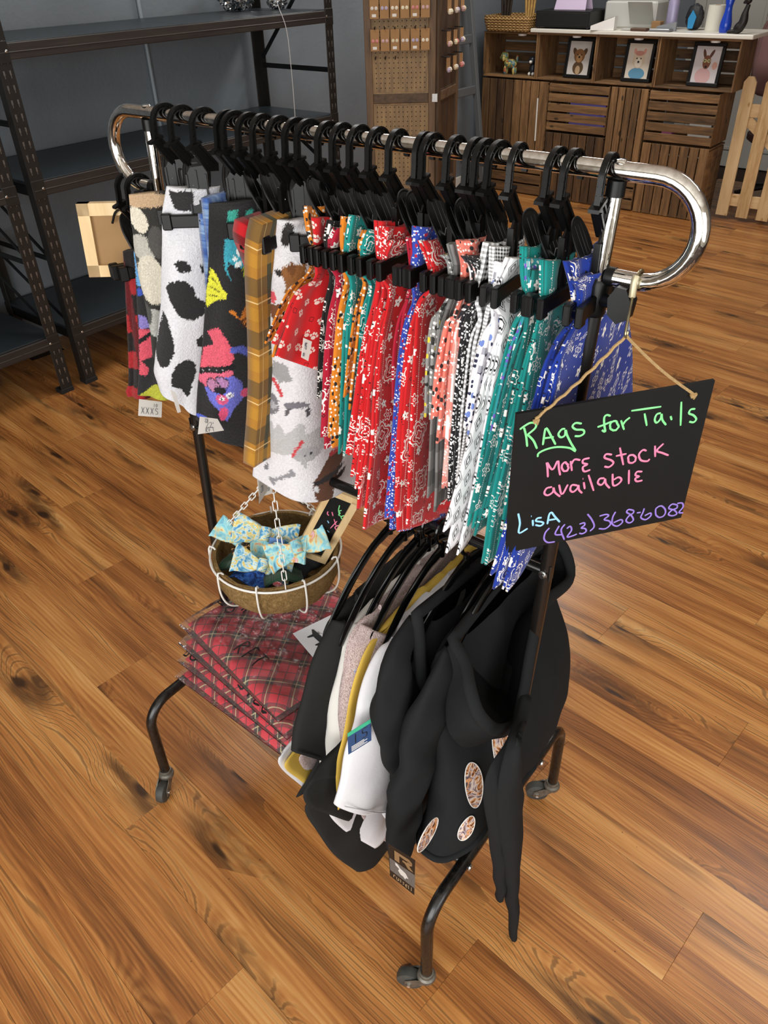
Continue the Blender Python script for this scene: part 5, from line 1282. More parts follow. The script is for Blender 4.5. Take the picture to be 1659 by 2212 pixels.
SIGN_INK = {
 'green': [
  [[(-0.0891,1.2690),(-0.0833,1.2730),(-0.0763,1.2760),(-0.0699,1.2740),(-0.0699,1.2680),(-0.0791,1.2600)], [(-0.0841,1.2710),(-0.0805,1.2590),(-0.0777,1.2440)], [(-0.0791,1.2610),(-0.0706,1.2510),(-0.0649,1.2390)]],
  [[(-0.0578,1.2430),(-0.0571,1.2630),(-0.0550,1.2650),(-0.0486,1.2540),(-0.0414,1.2410)], [(-0.0592,1.2520),(-0.0450,1.2520)]],
  [[(-0.0316,1.2610),(-0.0358,1.2610),(-0.0394,1.2550),(-0.0358,1.2500),(-0.0308,1.2520),(-0.0308,1.2600),(-0.0280,1.2520),(-0.0216,1.2400),(-0.0138,1.2270),(-0.0224,1.2330),(-0.0386,1.2370),(-0.0528,1.2360),(-0.0621,1.2320),(-0.0628,1.2270)]],
  [[(-0.0110,1.2650),(-0.0188,1.2670),(-0.0224,1.2630),(-0.0174,1.2580),(-0.0081,1.2560),(-0.0060,1.2510),(-0.0110,1.2480),(-0.0180,1.2490)]],
  [[(0.0253,1.2700),(0.0203,1.2720),(0.0175,1.2690),(0.0189,1.2590),(0.0217,1.2490),(0.0167,1.2520)], [(0.0103,1.2570),(0.0189,1.2590),(0.0281,1.2620)]],
  [[(0.0345,1.2610),(0.0359,1.2580),(0.0373,1.2560),(0.0387,1.2530),(0.0373,1.2510),(0.0359,1.2490),(0.0345,1.2490),(0.0323,1.2490),(0.0309,1.2500),(0.0281,1.2520),(0.0273,1.2550),(0.0267,1.2570),(0.0273,1.2600),(0.0281,1.2610),(0.0303,1.2620),(0.0323,1.2620),(0.0345,1.2610),(0.0359,1.2580)]],
  [[(0.0401,1.2620),(0.0465,1.2480)], [(0.0437,1.2550),(0.0465,1.2600),(0.0515,1.2640)]],
  [[(0.0515,1.2730),(0.0906,1.2730)], [(0.0700,1.2670),(0.0764,1.2490)]],
  [[(0.0920,1.2640),(0.0870,1.2630),(0.0856,1.2560),(0.0892,1.2510),(0.0934,1.2560),(0.0934,1.2630),(0.0962,1.2540),(0.1026,1.2460)]],
  [[(0.1062,1.2580),(0.1090,1.2520)], [(0.1090,1.2730),(0.1090,1.2730)]],
  [[(0.1168,1.2760),(0.1232,1.2420)]],
  [[(0.1381,1.2630),(0.1324,1.2630),(0.1310,1.2580),(0.1381,1.2540),(0.1431,1.2480),(0.1402,1.2440),(0.1338,1.2460)]],
 ],
 'pink': [
  [[(-0.0464,1.1950),(-0.0486,1.2100),(-0.0500,1.2170),(-0.0414,1.2050),(-0.0358,1.2170),(-0.0330,1.2050),(-0.0302,1.1950)]],
  [[(-0.0238,1.2110),(-0.0216,1.2090),(-0.0216,1.2070),(-0.0202,1.2040),(-0.0209,1.2020),(-0.0216,1.2000),(-0.0230,1.2000),(-0.0252,1.2000),(-0.0266,1.2010),(-0.0280,1.2030),(-0.0294,1.2060),(-0.0294,1.2080),(-0.0294,1.2100),(-0.0280,1.2120),(-0.0266,1.2130),(-0.0252,1.2130),(-0.0238,1.2110),(-0.0216,1.2090)]],
  [[(-0.0188,1.2140),(-0.0152,1.1990)], [(-0.0174,1.2080),(-0.0138,1.2150),(-0.0060,1.2130)]],
  [[(0.0061,1.2140),(-0.0017,1.2130),(-0.0017,1.2080),(0.0047,1.2050),(-0.0010,1.2020),(0.0018,1.1950),(0.0096,1.1960)]],
  [[(0.0359,1.2140),(0.0281,1.2160),(0.0267,1.2110),(0.0359,1.2060),(0.0401,1.2010),(0.0351,1.1960),(0.0281,1.1980)]],
  [[(0.0451,1.2230),(0.0543,1.1960)], [(0.0415,1.2110),(0.0557,1.2120)]],
  [[(0.0664,1.2080),(0.0685,1.2060),(0.0700,1.2040),(0.0700,1.2010),(0.0700,1.1990),(0.0685,1.1980),(0.0671,1.1970),(0.0650,1.1970),(0.0621,1.1980),(0.0607,1.2000),(0.0600,1.2030),(0.0593,1.2050),(0.0593,1.2070),(0.0607,1.2090),(0.0621,1.2090),(0.0643,1.2090),(0.0664,1.2080),(0.0685,1.2060)]],
  [[(0.0828,1.2120),(0.0778,1.2140),(0.0735,1.2080),(0.0778,1.1990),(0.0870,1.1960),(0.0898,1.1990)]],
  [[(0.0934,1.2180),(0.0970,1.2010)], [(0.1048,1.2190),(0.0976,1.2100),(0.1062,1.2050),(0.1154,1.2000)]],
  [[(-0.0394,1.1790),(-0.0464,1.1780),(-0.0486,1.1710),(-0.0436,1.1670),(-0.0372,1.1710),(-0.0372,1.1780),(-0.0344,1.1700),(-0.0266,1.1620)]],
  [[(-0.0302,1.1810),(-0.0244,1.1650),(-0.0180,1.1790)]],
  [[(-0.0046,1.1750),(-0.0124,1.1770),(-0.0138,1.1700),(-0.0096,1.1660),(-0.0046,1.1700),(-0.0032,1.1750),(-0.0017,1.1680),(0.0032,1.1620)]],
  [[(0.0032,1.1790),(0.0061,1.1680)], [(0.0011,1.1840),(0.0018,1.1840)]],
  [[(0.0082,1.1890),(0.0189,1.1630)]],
  [[(0.0309,1.1800),(0.0245,1.1800),(0.0231,1.1740),(0.0281,1.1700),(0.0317,1.1740),(0.0323,1.1790),(0.0345,1.1710),(0.0409,1.1630)]],
  [[(0.0415,1.1850),(0.0451,1.1670),(0.0515,1.1670),(0.0557,1.1730),(0.0508,1.1780),(0.0444,1.1750)]],
  [[(0.0636,1.1870),(0.0671,1.1650)]],
  [[(0.0828,1.1810),(0.0756,1.1820),(0.0742,1.1770),(0.0799,1.1740),(0.0749,1.1720),(0.0778,1.1670),(0.0856,1.1670)]],
 ],
 'blue': [
  [[(-0.0813,1.1460),(-0.0777,1.1300),(-0.0777,1.1140),(-0.0663,1.1190)]],
  [[(-0.0606,1.1320),(-0.0592,1.1220)], [(-0.0635,1.1380),(-0.0628,1.1380)]],
  [[(-0.0486,1.1330),(-0.0542,1.1330),(-0.0557,1.1290),(-0.0478,1.1260),(-0.0450,1.1230),(-0.0492,1.1200),(-0.0564,1.1230)]],
  [[(-0.0394,1.1210),(-0.0386,1.1350),(-0.0358,1.1390),(-0.0308,1.1320),(-0.0224,1.1210)], [(-0.0386,1.1270),(-0.0280,1.1270)]],
 ],
 'violet': [
  [[(-0.0358,1.1140),(-0.0408,1.1070),(-0.0414,1.0970),(-0.0358,1.0900),(-0.0258,1.0890)]],
  [[(-0.0224,1.1150),(-0.0266,1.1020),(-0.0166,1.0990)], [(-0.0145,1.1160),(-0.0188,1.1070),(-0.0124,1.0900)]],
  [[(-0.0110,1.1080),(-0.0067,1.1110),(-0.0039,1.1040),(-0.0088,1.0940),(-0.0017,1.0940),(0.0047,1.0960)]],
  [[(0.0061,1.1120),(0.0125,1.1130),(0.0139,1.1090),(0.0096,1.1050),(0.0153,1.1030),(0.0175,1.0980),(0.0125,1.0950),(0.0075,1.0970)]],
  [[(0.0153,1.1270),(0.0231,1.1160),(0.0281,1.1040),(0.0231,1.0970)]],
  [[(0.0331,1.1200),(0.0423,1.1210),(0.0465,1.1180),(0.0409,1.1130),(0.0487,1.1090),(0.0515,1.1030),(0.0451,1.0970),(0.0351,1.0990)]],
  [[(0.0557,1.1230),(0.0529,1.1140),(0.0543,1.1030),(0.0621,1.0980),(0.0685,1.1030),(0.0657,1.1080),(0.0557,1.1050)]],
  [[(0.0820,1.1200),(0.0742,1.1230),(0.0721,1.1190),(0.0792,1.1130),(0.0842,1.1040),(0.0792,1.1000),(0.0735,1.1050),(0.0764,1.1120),(0.0820,1.1160),(0.0820,1.1200)]],
  [[(0.0870,1.1150),(0.0926,1.1150)]],
  [[(0.0970,1.1210),(0.0962,1.1140),(0.0948,1.1060),(0.1026,1.1010),(0.1090,1.1060),(0.1076,1.1110),(0.0998,1.1080)]],
  [[(0.1246,1.1180),(0.1274,1.1150),(0.1296,1.1110),(0.1303,1.1070),(0.1296,1.1040),(0.1282,1.1020),(0.1260,1.1010),(0.1225,1.1010),(0.1196,1.1030),(0.1168,1.1060),(0.1154,1.1100),(0.1146,1.1140),(0.1146,1.1170),(0.1168,1.1190),(0.1182,1.1200),(0.1218,1.1200),(0.1246,1.1180),(0.1274,1.1150)]],
  [[(0.1459,1.1170),(0.1374,1.1200),(0.1338,1.1140),(0.1431,1.1090),(0.1481,1.1020),(0.1417,1.1000),(0.1353,1.1040),(0.1395,1.1100),(0.1459,1.1120),(0.1459,1.1170)]],
  [[(0.1445,1.1200),(0.1523,1.1190),(0.1551,1.1120),(0.1509,1.1040),(0.1573,1.1020)]],
 ],
}


# ------------------------------------------------------------------ chalkboard sign on its wire hook
HK = np.array((.49301, -.07557, 0.)); SDV = np.array((cos(radians(50)), sin(radians(50)), 0.)); SNV = np.array((sin(radians(50)), -cos(radians(50)), 0.))
def SP(s, z, d=0.): return tuple(HK + SDV*s + SNV*d + np.array((0, 0, z)))
def ribbon(m, pts, w, fr, d, h=.0005, n=None):
    """pen stroke lying on a surface; fr(a, b, d) -> 3d"""
    P = smooth_line(pts, n or max(4, 5*len(pts))) if len(pts) > 2 else resample(pts, 5)
    k = len(P); vs = []; fs = []
    t = np.gradient(P, axis=0); t /= np.linalg.norm(t, axis=1, keepdims=True)+1e-9; nn = np.stack([-t[:, 1], t[:, 0]], 1)
    for i in range(k):
        ww = w*(.75 if i in (0, k-1) else 1.)
        a, b, c = P[i]-nn[i]*ww, P[i], P[i]+nn[i]*ww
        vs += [fr(a[0], a[1], d), fr(b[0], b[1], d+h), fr(c[0], c[1], d)]
    for i in range(k-1):
        for j in (0, 1): fs.append((3*i+j, 3*i+j+1, 3*i+4+j, 3*i+3+j))
    return m.add(vs, fs)
M_chalkb = plain('chalkboard_black', '0d0c0b', .6, spec=.25, vary=.15, vscale=30)
INK = {'green': '7fe08c', 'pink': 'f07ca0', 'blue': '8fc8f0', 'violet': '8a70c4'}
M_ink = {k: plain('marker_' + k, c, .5, vary=.12, vscale=120) for k, c in INK.items()}
sg = thing('chalkboard_sign', SP(0, 1.045), 'black hanging chalkboard sign with bright marker writing', 'sign')
BS = [(-0.0969,1.2900),(0.1523,1.2990),(0.1601,1.0940),(-0.0919,1.0840)]
s0, s1 = (BS[0][0]+BS[3][0])/2, (BS[1][0]+BS[2][0])/2
MB().prism([(s0, BS[3][1]), (s1, BS[2][1]), (s1, BS[1][1]), (s0, BS[0][1])], -.0025, .0025, lambda p, d: SP(p[0], p[1], d)).build('board', M_chalkb, sg, smooth=False)
for col, letters in SIGN_INK.items():
    for strokes in letters:
        m = MB()
        for st in strokes: ribbon(m, st, .00135 if col != 'violet' else .0012, SP, .0026)
        m.build('lettering', M_ink[col], sg)
M_twine = plain('jute_twine', 'a88a5c', .9, bump=.8, bscale=500, bdist=.002)
hole = [(-0.0713,1.2810),(0.1289,1.2860)]
apex = [(0.0295,1.3700)][0]
for s, hp in ((-1, hole[0]), (1, hole[1])):
    pts = []
    for k in range(25):
        t = k/24; a = np.array((apex[0]+(hp[0]-apex[0])*t, apex[1]+(hp[1]-apex[1])*t - .004*sin(pi*t)))
        pts.append(SP(a[0], a[1], .0035*t+.0012*sin(k*1.7)))
    MB().tube(pts, .0019, 6).build('twine', M_twine, sg)
    MB().tube([SP(hp[0]-.003, hp[1]-.003, .005), SP(hp[0]+.002, hp[1]-.001, .006), SP(hp[0]+.003, hp[1]-.008, .004)], [.003, .0032, .001], 8).build('knot', M_twine, sg)
wh = thing('wire_hook', LW((.447, 0, 1.424)), 'brass-coloured wire hook over the right end loop carrying the sign', 'hook')
c = np.array(LW((.447, 0, HB-.115))); aw = np.array(SP(apex[0], apex[1]))
MB().tube(smooth_line([c+(0, .0125, -.006), c+(0, .0125, .004), c+(0, .004, .0125), c+(0, -.006, .0115), c+(0, -.0125, .002), c+(0, -.012, -.012), c*.3+aw*.7+(0, -.005, .01), aw+(0, -.003, .004), aw+(0, .002, -.003), aw+(0, .004, .004)], 50), .0017, 8).build('wire', plain('brass_wire', '9a8f72', .3, .9), wh)
MB().tube([c+(0, -.0135, -.013), c+(0, -.0142, .004), c+(0, -.011, .0105)], .0042, 10).build('sleeve_clip', plain('ivory_clip', 'b3a98a', .35, .4), wh)

# ------------------------------------------------------------------ pine chalkboard seen from the back, hung on the left loop
M_mdf = plain('fibreboard', '9c7a50', .8, vary=.12, vscale=12)
M_pineL = wood('light_pine', 'c2a06c', 'd8ba88', 'e6cfa2', axis=2, stretch=9, rough=.55, scale=4)
fb2 = thing('framed_board', (-.52, .0, 1.2), 'small pine framed board seen from the back at the left end loop', 'frame')
FR = frontal(-.5, .0)
FQ = [(-0.0481,1.3701),(0.0496,1.3781),(0.0220,1.2434),(-0.0569,1.2354)]
x0, x1 = min(FQ[0][0], FQ[3][0])-.0, FQ[1][0]+.06; zt, zb = FQ[0][1], FQ[3][1]; b = .022
def fq(s, z): return (s + (zt-z)*(FQ[3][0]-FQ[0][0])/(zt-zb), z)
for (a, bb, nm) in ((((x0, zt-b), (x1, zt)), 0, 'frame_rail'), (((x0, zb), (x1, zb+b)), 0, 'frame_rail'), (((x0, zb), (x0+b, zt)), 1, 'frame_stile'), (((x1-b, zb), (x1, zt)), 1, 'frame_stile')):
    (sa, za), (sb, zb_) = a
    MB().prism([fq(sa, za), fq(sb, za), fq(sb, zb_), fq(sa, zb_)], -.010, .004, lambda p, d: FR(p[0], p[1], d)).build(nm, M_pineL, fb2, smooth=False)
MB().prism([fq(x0+b, zb+b), fq(x1-b, zb+b), fq(x1-b, zt-b), fq(x0+b, zt-b)], -.003, .001, lambda p, d: FR(p[0], p[1], d)).build('back_panel', M_mdf, fb2, smooth=False)
MB().tube(smooth_line([FR(.0+x0+.06, zt-.035, -.012), FR(x0+.075, zt-.012, -.016), FR(x0+.11, zt-.008, -.016)], 10), .0022, 8).build('black_wire', M_plast, fb2)
MB().tube(smooth_line([FR(x0+.11, zt-.005, -.008), FR(x0+.10, zt+.03, -.002), LW((-.455, 0, HB-.125))], 12), .0016, 6).build('hanging_wire', M_plast, fb2)

# ------------------------------------------------------------------ coconut-fibre hanging basket with bow ties
def coir():
    M = Mat('coir_liner', .95, spec=.1); k = M.coord('Object')
    n = M.noise(k, 90, 5, .75, 2.5); n2 = M.noise(k, 22, 3)
    M.base(M.ramp(n*.7+n2*.3, [(.3, '6a5030'), (.5, '9a7c4e'), (.68, 'bfa070')])); M.bump(n, 1., .006); return M.mat
M_coir = coir(); M_wirew = plain('white_coated_wire', 'e4e2dc', .35)
BC = np.array((-.192, .012, .694)); BR = .140; BD = .098
bk = thing('hanging_basket', tuple(BC - (0, 0, BD)), 'white wire hanging basket with a coconut fibre liner', 'basket')
prof = lambda t: (BR*(1-.0)*cos(t*pi/2)**.42 if t < 1 else 0.0)
G = []; nb = 64
for ring_i, (r, z, s) in enumerate([(BR-.006, .004, 1), (BR-.003, -.01, 1), (BR-.005, -.045, 1), (BR-.018, -.075, 1), (BR-.045, -.094, 1), (.02, -.0985, 1)]):
    G.append([tuple(BC + ((r+.0025*noise.noise(Vector((cos(2*pi*k/nb)*5, sin(2*pi*k/nb)*5, z*60))))*cos(2*pi*k/nb), (r+.0025*noise.noise(Vector((cos(2*pi*k/nb)*5, sin(2*pi*k/nb)*5, z*60))))*sin(2*pi*k/nb), z + (.006*noise.noise(Vector((cos(2*pi*k/nb)*4, sin(2*pi*k/nb)*4, 3))) if ring_i == 0 else 0))) for k in range(nb)])
for ring_i, (r, z) in enumerate([(.018, -.092), (BR-.053, -.087), (BR-.027, -.068), (BR-.014, -.04), (BR-.012, -.008), (BR-.013, .003)]):
    G.append([tuple(BC + (r*cos(2*pi*k/nb), r*sin(2*pi*k/nb), z + (.006*noise.noise(Vector((cos(2*pi*k/nb)*4, sin(2*pi*k/nb)*4, 3))) if ring_i == 5 else 0))) for k in range(nb)])
G.append(G[0])
MB().grid(G, wrap=True).build('coir_liner', M_coir, bk)
MB().tube([tuple(BC + (BR*cos(a), BR*sin(a), 0)) for a in np.linspace(0, 2*pi, 64, endpoint=False)], .0024, 8, closed=True).build('rim_wire', M_wirew, bk)
MB().tube([tuple(BC + (.06*cos(a), .06*sin(a), -BD-.003)) for a in np.linspace(0, 2*pi, 40, endpoint=False)], .0022, 8, closed=True).build('base_ring', M_wirew, bk)
for k in range(9):
    a = radians(18 + 40*k); e = np.array((cos(a), sin(a), 0))
    pts = [BC + e*(BR-.010) + (0, 0, .004), BC + e*(BR-.004) + (0, 0, .012), BC + e*(BR+.003) + (0, 0, .007), BC + e*(BR+.003) + (0, 0, -.045), BC + e*(BR-.012) + (0, 0, -.082), BC + e*(BR-.045) + (0, 0, -BD-.002), BC + e*.06 + (0, 0, -BD-.003)]
    MB().tube(smooth_line(pts, 26), .0021, 7).build('rib_wire', M_wirew, bk)
AP = np.array(LW((-.192, 0, ZL-.045)))
hooks = [AP + (0, .0, .0), AP + (0, -.003, .03), AP + (0, -.0125, .042), AP+(0, -.010, .054), AP+(0, .002, .0575), AP+(0, .012, .050), AP+(0, .0125, .040)]
MB().tube(smooth_line(hooks, 24), .0018, 8).build('hanger_wire', M_wirew, bk)
def link_mesh():
    pts = [(.0055*(1 if s > 0 else -1)*0 + .0045*cos(a), 0, (.0075 if sin(a) > 0 else -.0075) + .0045*sin(a)) for a in np.linspace(0, 2*pi, 18, endpoint=False) for s in (1,)]
    return MB().tube(pts, .0013, 6, closed=True).mesh('chain_link', M_wirew, 'all')
LKM = link_mesh()
for an, sag in ((195, .0), (322, 0.), (75, .0)):
    e = np.array((cos(radians(an)), sin(radians(an)), 0)); q = BC + e*(BR-.001) + (0, 0, .006)
    nL = 13; vec = AP-q
    for k in range(nL):
        p = q + vec*((k+.5)/nL)
        o = inst(LKM, 'chain_link', bk); o.location = Vector(p) - Vector(bk['_org'])
        rq = Vector(vec).to_track_quat('Z', 'X').to_euler()
        R3 = Vector(vec).to_track_quat('Z', 'X').to_matrix().to_4x4() @ Matrix.Rotation(pi/2*(k % 2), 4, 'Z')
        o.rotation_euler = R3.to_euler(); o.scale = (1, 1, np.linalg.norm(vec)/nL/.0205)
# bow ties and folded ribbons lying in the basket
def splash(name, stops, sc=34):
    M = Mat(name, .75, spec=.3); k = M.coord('Object')
    n = M.noise(k, sc, 3, .5, 2.2); f = (n*1.0-.5)*1.9+.5
    M.base(M.ramp(f, stops)); return M.mat
M_aqua = splash('aqua_watercolour', [(.0, '3f6fb0'), (.25, '7fc4d4'), (.45, 'a8dce0'), (.6, 'e2d9a8'), (.72, 'd99a4e'), (.85, 'e3b8c8')])
M_floral = splash('blue_floral', [(.0, '2458a8'), (.3, '5aa2c8'), (.5, 'cfe4e2'), (.65, 'e6c23e'), (.8, '8fc6c8')], 44)
def leopard():
    M = Mat('leopard_cloth', .8); v = M.voronoi(M.coord('Object'), 130, .9); d = X(M.nt, v.outputs['Distance'])
    M.base(M.ramp(d, [(.0, '8a5a26'), (.28, '1f150d'), (.5, '1f150d'), (.56, 'c8985a'), (1, 'd8b074')])); return M.mat
def bow(loc, rot, sc, mat, label, tail=None):
    T = Matrix.Translation(tuple(BC + np.array(loc))) @ Matrix.Rotation(rot[2], 4, 'Z') @ Matrix.Rotation(rot[1], 4, 'Y') @ Matrix.Rotation(rot[0], 4, 'X') @ Matrix.Scale(sc, 4)
    R = thing('bow_tie', tuple(BC + np.array(loc)), label, 'bow tie', 'bow ties in the coconut basket')
    for s in (-1, 1):
        rows = []
        for z, w in ((.02, 1), (.0, 1), (-.02, 1)):
            rows.append([tuple(T @ Vector((s*.004, .003, z*.35))), tuple(T @ Vector((s*.02, .010, z*.8))), tuple(T @ Vector((s*.045, .006, z*1.15+.002))), tuple(T @ Vector((s*.052, .0, z*1.25)))])
        m, _ = sheet(rows, .012*sc, 16, 14, wr=.006, wsc=40, seed=s*3.+loc[0]*50, puff=.6, axis=tuple((T.to_3x3() @ Vector((0, 1, 0)))))
        m.build('bow_wing', mat, R, smooth='all')
    MB().tube([T @ Vector((0, .0, -.011)), T @ Vector((0, .0, 0)), T @ Vector((0, .0, .011))], [.0085*sc, .010*sc, .0085*sc], 12).build('bow_knot', mat, R)
    if tail: MB().bbox((.01, -.010, -.026), (.034, -.0085, -.004), .0006, T).build('size_tag', plain('tag_blue_card', '5a86c8', .6), R, smooth=False)
    return R
bow((-.022, -.005, .035), (radians(-42), radians(10), radians(30)), 1.35, M_floral, 'blue floral bow tie standing highest in the basket', True)
bow((.026, -.02, .022), (radians(-55), radians(-14), radians(20)), 1.3, M_aqua, 'aqua watercolour bow tie in the middle of the basket')
bow((.070, -.005, .040), (radians(-48), radians(-22), radians(45)), 1.3, M_aqua, 'aqua watercolour bow tie leaning at the small chalkboard')
bow((-.076, -.036, .012), (radians(-50), radians(38), radians(25)), 1.1, M_aqua, 'aqua bow tie with a blue tag at the left rim', True)
bow((.022, -.062, .008), (radians(-50), radians(22), radians(38)), 1.2, M_floral, 'blue floral bow tie lying nearest the front rim')
M_green = tartan('green_plaid', '1f4a30', '0b1c18', '15241c', '4a6a50', .02); M_navy = splash('blue_check', [(.2, '14224a'), (.5, '2a55a8'), (.8, '3f74c0')], 60)
def scrap(loc, rot, w, h, mat, label, seed):
    T = Matrix.Translation(tuple(BC + np.array(loc))) @ Matrix.Rotation(rot[2], 4, 'Z') @ Matrix.Rotation(rot[0], 4, 'X')
    rows = [[tuple(T @ Vector((x, y, .012*sin(x*70+seed)+.010*cos(y*60+seed)))) for x in np.linspace(-w, w, 5)] for y in np.linspace(-h, h, 5)]
    m, _ = sheet(rows, .004, 24, 20, wr=.012, wsc=30, seed=seed, axis=(0, 0, 1))
    m.build('ribbon_piece', mat, label=label, cat='ribbon', group='folded ribbons in the basket', smooth='all')
scrap((-.045, -.066, -.010), (radians(12), 0, radians(20)), .040, .03, M_green, 'dark green plaid ribbon at the front left of the basket', 1.)
scrap((.058, -.042, -.010), (radians(10), 0, radians(50)), .04, .032, M_green, 'dark green plaid ribbon at the right of the basket', 2.)
scrap((.008, -.085, -.008), (radians(14), 0, radians(10)), .046, .022, M_navy, 'blue checked ribbon at the front of the basket', 3.)
scrap((-.04, -.05, .004), (radians(-30), 0, radians(-10)), .024, .02, leopard(), 'small leopard print ribbon between the bow ties', 4.)
scrap((-.062, -.008, -.016), (radians(8), 0, radians(60)), .04, .03, plain('black_webbing', '131315', .6), 'black webbing collar under the left bow tie', 5.)
scrap((.01, .02, -.030), (0, 0, 0), .070, .060, plain('dark_cloth', '1a1c22', .8), 'dark cloth filling the bottom of the basket', 6.)
# small chalkboard standing in the basket
cb = thing('small_chalkboard', (-.07, .06, .66), 'small pine framed chalkboard leaning inside the fibre basket', 'chalkboard')
Fc = frontal(-.066, .045)
cq = [(-0.0007,0.7139),(0.0587,0.8288),(0.0638,0.7988),(0.0095,0.6937)]
cT = Matrix.Rotation(radians(0), 4, 'Z')
ang = atan2(cq[1][1]-cq[0][1], cq[1][0]-cq[0][0])
def fcp(a, b, d=0.):     # a along the visible pine edge, b away from it to the left
    s = cq[0][0] + a*cos(ang) - b*sin(ang); z = cq[0][1] + a*sin(ang) + b*cos(ang)
    return Fc(s, z, .03-d)
LL = hypot(cq[1][0]-cq[0][0], cq[1][1]-cq[0][1])
for (a0, a1, b0, b1, nm) in ((-.03, LL, -.007, .008, 'frame_rail'), (-.03, LL, .052, .064, 'frame_rail'), (LL-.004, LL+.010, -.007, .064, 'frame_stile'), (-.044, -.03, -.007, .064, 'frame_stile')):
    MB().prism([(a0, b0), (a1, b0), (a1, b1), (a0, b1)], -.004, .008, lambda p, d: fcp(p[0], p[1], d)).build(nm, M_pineL, cb, smooth=False)
MB().prism([(-.03, .008), (LL-.004, .008), (LL-.004, .052), (-.03, .052)], 0, .003, lambda p, d: fcp(p[0], p[1], d)).build('slate', M_chalkb, cb, smooth=False)
CK = {'green': [[(0.0253,0.8226),(0.0226,0.8112),(0.0230,0.8008)], [(0.0287,0.8097),(0.0234,0.8073),(0.0251,0.8021),(0.0218,0.7983),(0.0278,0.7942)], [(0.0331,0.7967),(0.0266,0.7930),(0.0294,0.7864),(0.0336,0.7876),(0.0280,0.7799)]],
      'pink': [[(0.0006,0.8078),(-0.0009,0.8014),(0.0019,0.7974)], [(0.0088,0.8063),(0.0102,0.7959)], [(0.0117,0.7881),(0.0148,0.7709)], [(0.0177,0.7827),(0.0028,0.7645)], [(0.0202,0.7721),(0.0125,0.7670),(0.0151,0.7589),(0.0169,0.7535),(0.0091,0.7470)]],
      'blue': [[(-0.0021,0.7845),(0.0006,0.7778)], [(-0.0045,0.7594),(-0.0006,0.7539)]]}
for k, L in CK.items():
    m = MB()
    for st in L: ribbon(m, st, .0011, lambda a, b, d: Fc(a, b, .0266-d), 0.)
    m.build('lettering', M_ink[k], cb)

# ------------------------------------------------------------------ plastic-wrapped tartan packs on the stretchers
M_tart = tartan('red_tartan', 'e0263c', '20302c', '12183a', 'd8d0a0', .076, .6)
def film_mat():
    M = bpy.data.materials.new('clear_film'); M.use_nodes = True; nt = M.node_tree
    for n in list(nt.nodes):
        if n.type == 'BSDF_PRINCIPLED': nt.nodes.remove(n)
    out = [n for n in nt.nodes if n.type == 'OUTPUT_MATERIAL'][0]
    tr = nt.nodes.new('ShaderNodeBsdfTransparent'); gl = nt.nodes.new('ShaderNodeBsdfGlossy'); gl.inputs['Roughness'].default_value = .16
    df = nt.nodes.new('ShaderNodeBsdfDiffuse'); df.inputs[0].default_value = (.95, .92, .93, 1)
    fr = nt.nodes.new('ShaderNodeFresnel'); fr.inputs[0].default_value = 1.45
    tc = nt.nodes.new('ShaderNodeTexCoord'); nz = nt.nodes.new('ShaderNodeTexNoise'); nz.inputs['Scale'].default_value = 38; nz.inputs['Detail'].default_value = 4
    nt.links.new(tc.outputs['Object'], nz.inputs[0])
    bp = nt.nodes.new('ShaderNodeBump'); bp.inputs['Strength'].default_value = .6; bp.inputs['Distance'].default_value = .012
    nt.links.new(nz.outputs[0], bp.inputs['Height'])
    for n in (gl, fr): nt.links.new(bp.outputs[0], n.inputs['Normal'])
    m1 = nt.nodes.new('ShaderNodeMixShader'); m2 = nt.nodes.new('ShaderNodeMixShader'); m2.inputs[0].default_value = .05
    nt.links.new(tr.outputs[0], m2.inputs[1]); nt.links.new(df.outputs[0], m2.inputs[2])
    nt.links.new(fr.outputs[0], m1.inputs[0]); nt.links.new(m2.outputs[0], m1.inputs[1]); nt.links.new(gl.outputs[0], m1.inputs[2])
    nt.links.new(m1.outputs[0], out.inputs[0]); return M
M_film = film_mat(); M_pen = plain('black_marker', '0c0b0e', .5)
def pillow(c, w, h, t, rz, seed, n=44, lump=.006, sharp=5.):
    """soft folded slab: superellipse plan, domed top, flatter base; returns grids for top and bottom"""
    Rm = Matrix.Rotation(rz, 4, 'Z'); a = np.linspace(-1, 1, n); top, bot, uv = [], [], []
    for i, v in enumerate(a):
        rt, rb, ru = [], [], []
        for k, u in enumerate(a):
            e = max(0., 1 - (abs(u)**sharp))**.45 * max(0., 1 - (abs(v)**sharp))**.45
            x, y = u*w/2, v*h/2; wv = noise.noise(Vector((x*13+seed, y*13, seed)))*lump + noise.noise(Vector((x*34+seed, y*34, seed)))*lump*.45 + (abs(noise.noise(Vector((x*60+seed, y*60, seed))))*lump*.5 if sharp > 6 else 0)
            p = Rm @ Vector((x, y, 0))
            rt.append((c[0]+p.x, c[1]+p.y, c[2] + t*.42 + e*(t*.58+wv))); rb.append((c[0]+p.x, c[1]+p.y, c[2] + t*.42 - e*t*.42)); ru.append((x+.8*y, y-.8*x))
        top.append(rt); bot.append(rb); uv.append(ru)
    return top, bot, uv
def pack(c, w, h, t, rz, label, seed, writing=None):
    R = thing('tartan_pack', c, label, 'package', 'wrapped tartan packs on the rack base')
    top, bot, uv = pillow(c, w, h, t, rz, seed)
    MB().grid(top, uv).grid([r[::-1] for r in bot], [[(q[0], q[1]) for q in r[::-1]] for r in uv]).build('folded_tartan', M_tart, R, smooth='all')
    top2, bot2, _ = pillow((c[0], c[1], c[2]), w+.026, h+.022, t+.006, rz+.03, seed+9, n=72, lump=.014, sharp=7.)
    tp = np.array(top2); tp[:, :, 2] += .003
    MB().grid(tp).grid([r[::-1] for r in np.array(bot2)]).build('plastic_bag', M_film, R, smooth=30)
    return R, tp
PC = (-.185, .0)
z = .3065; tps = []
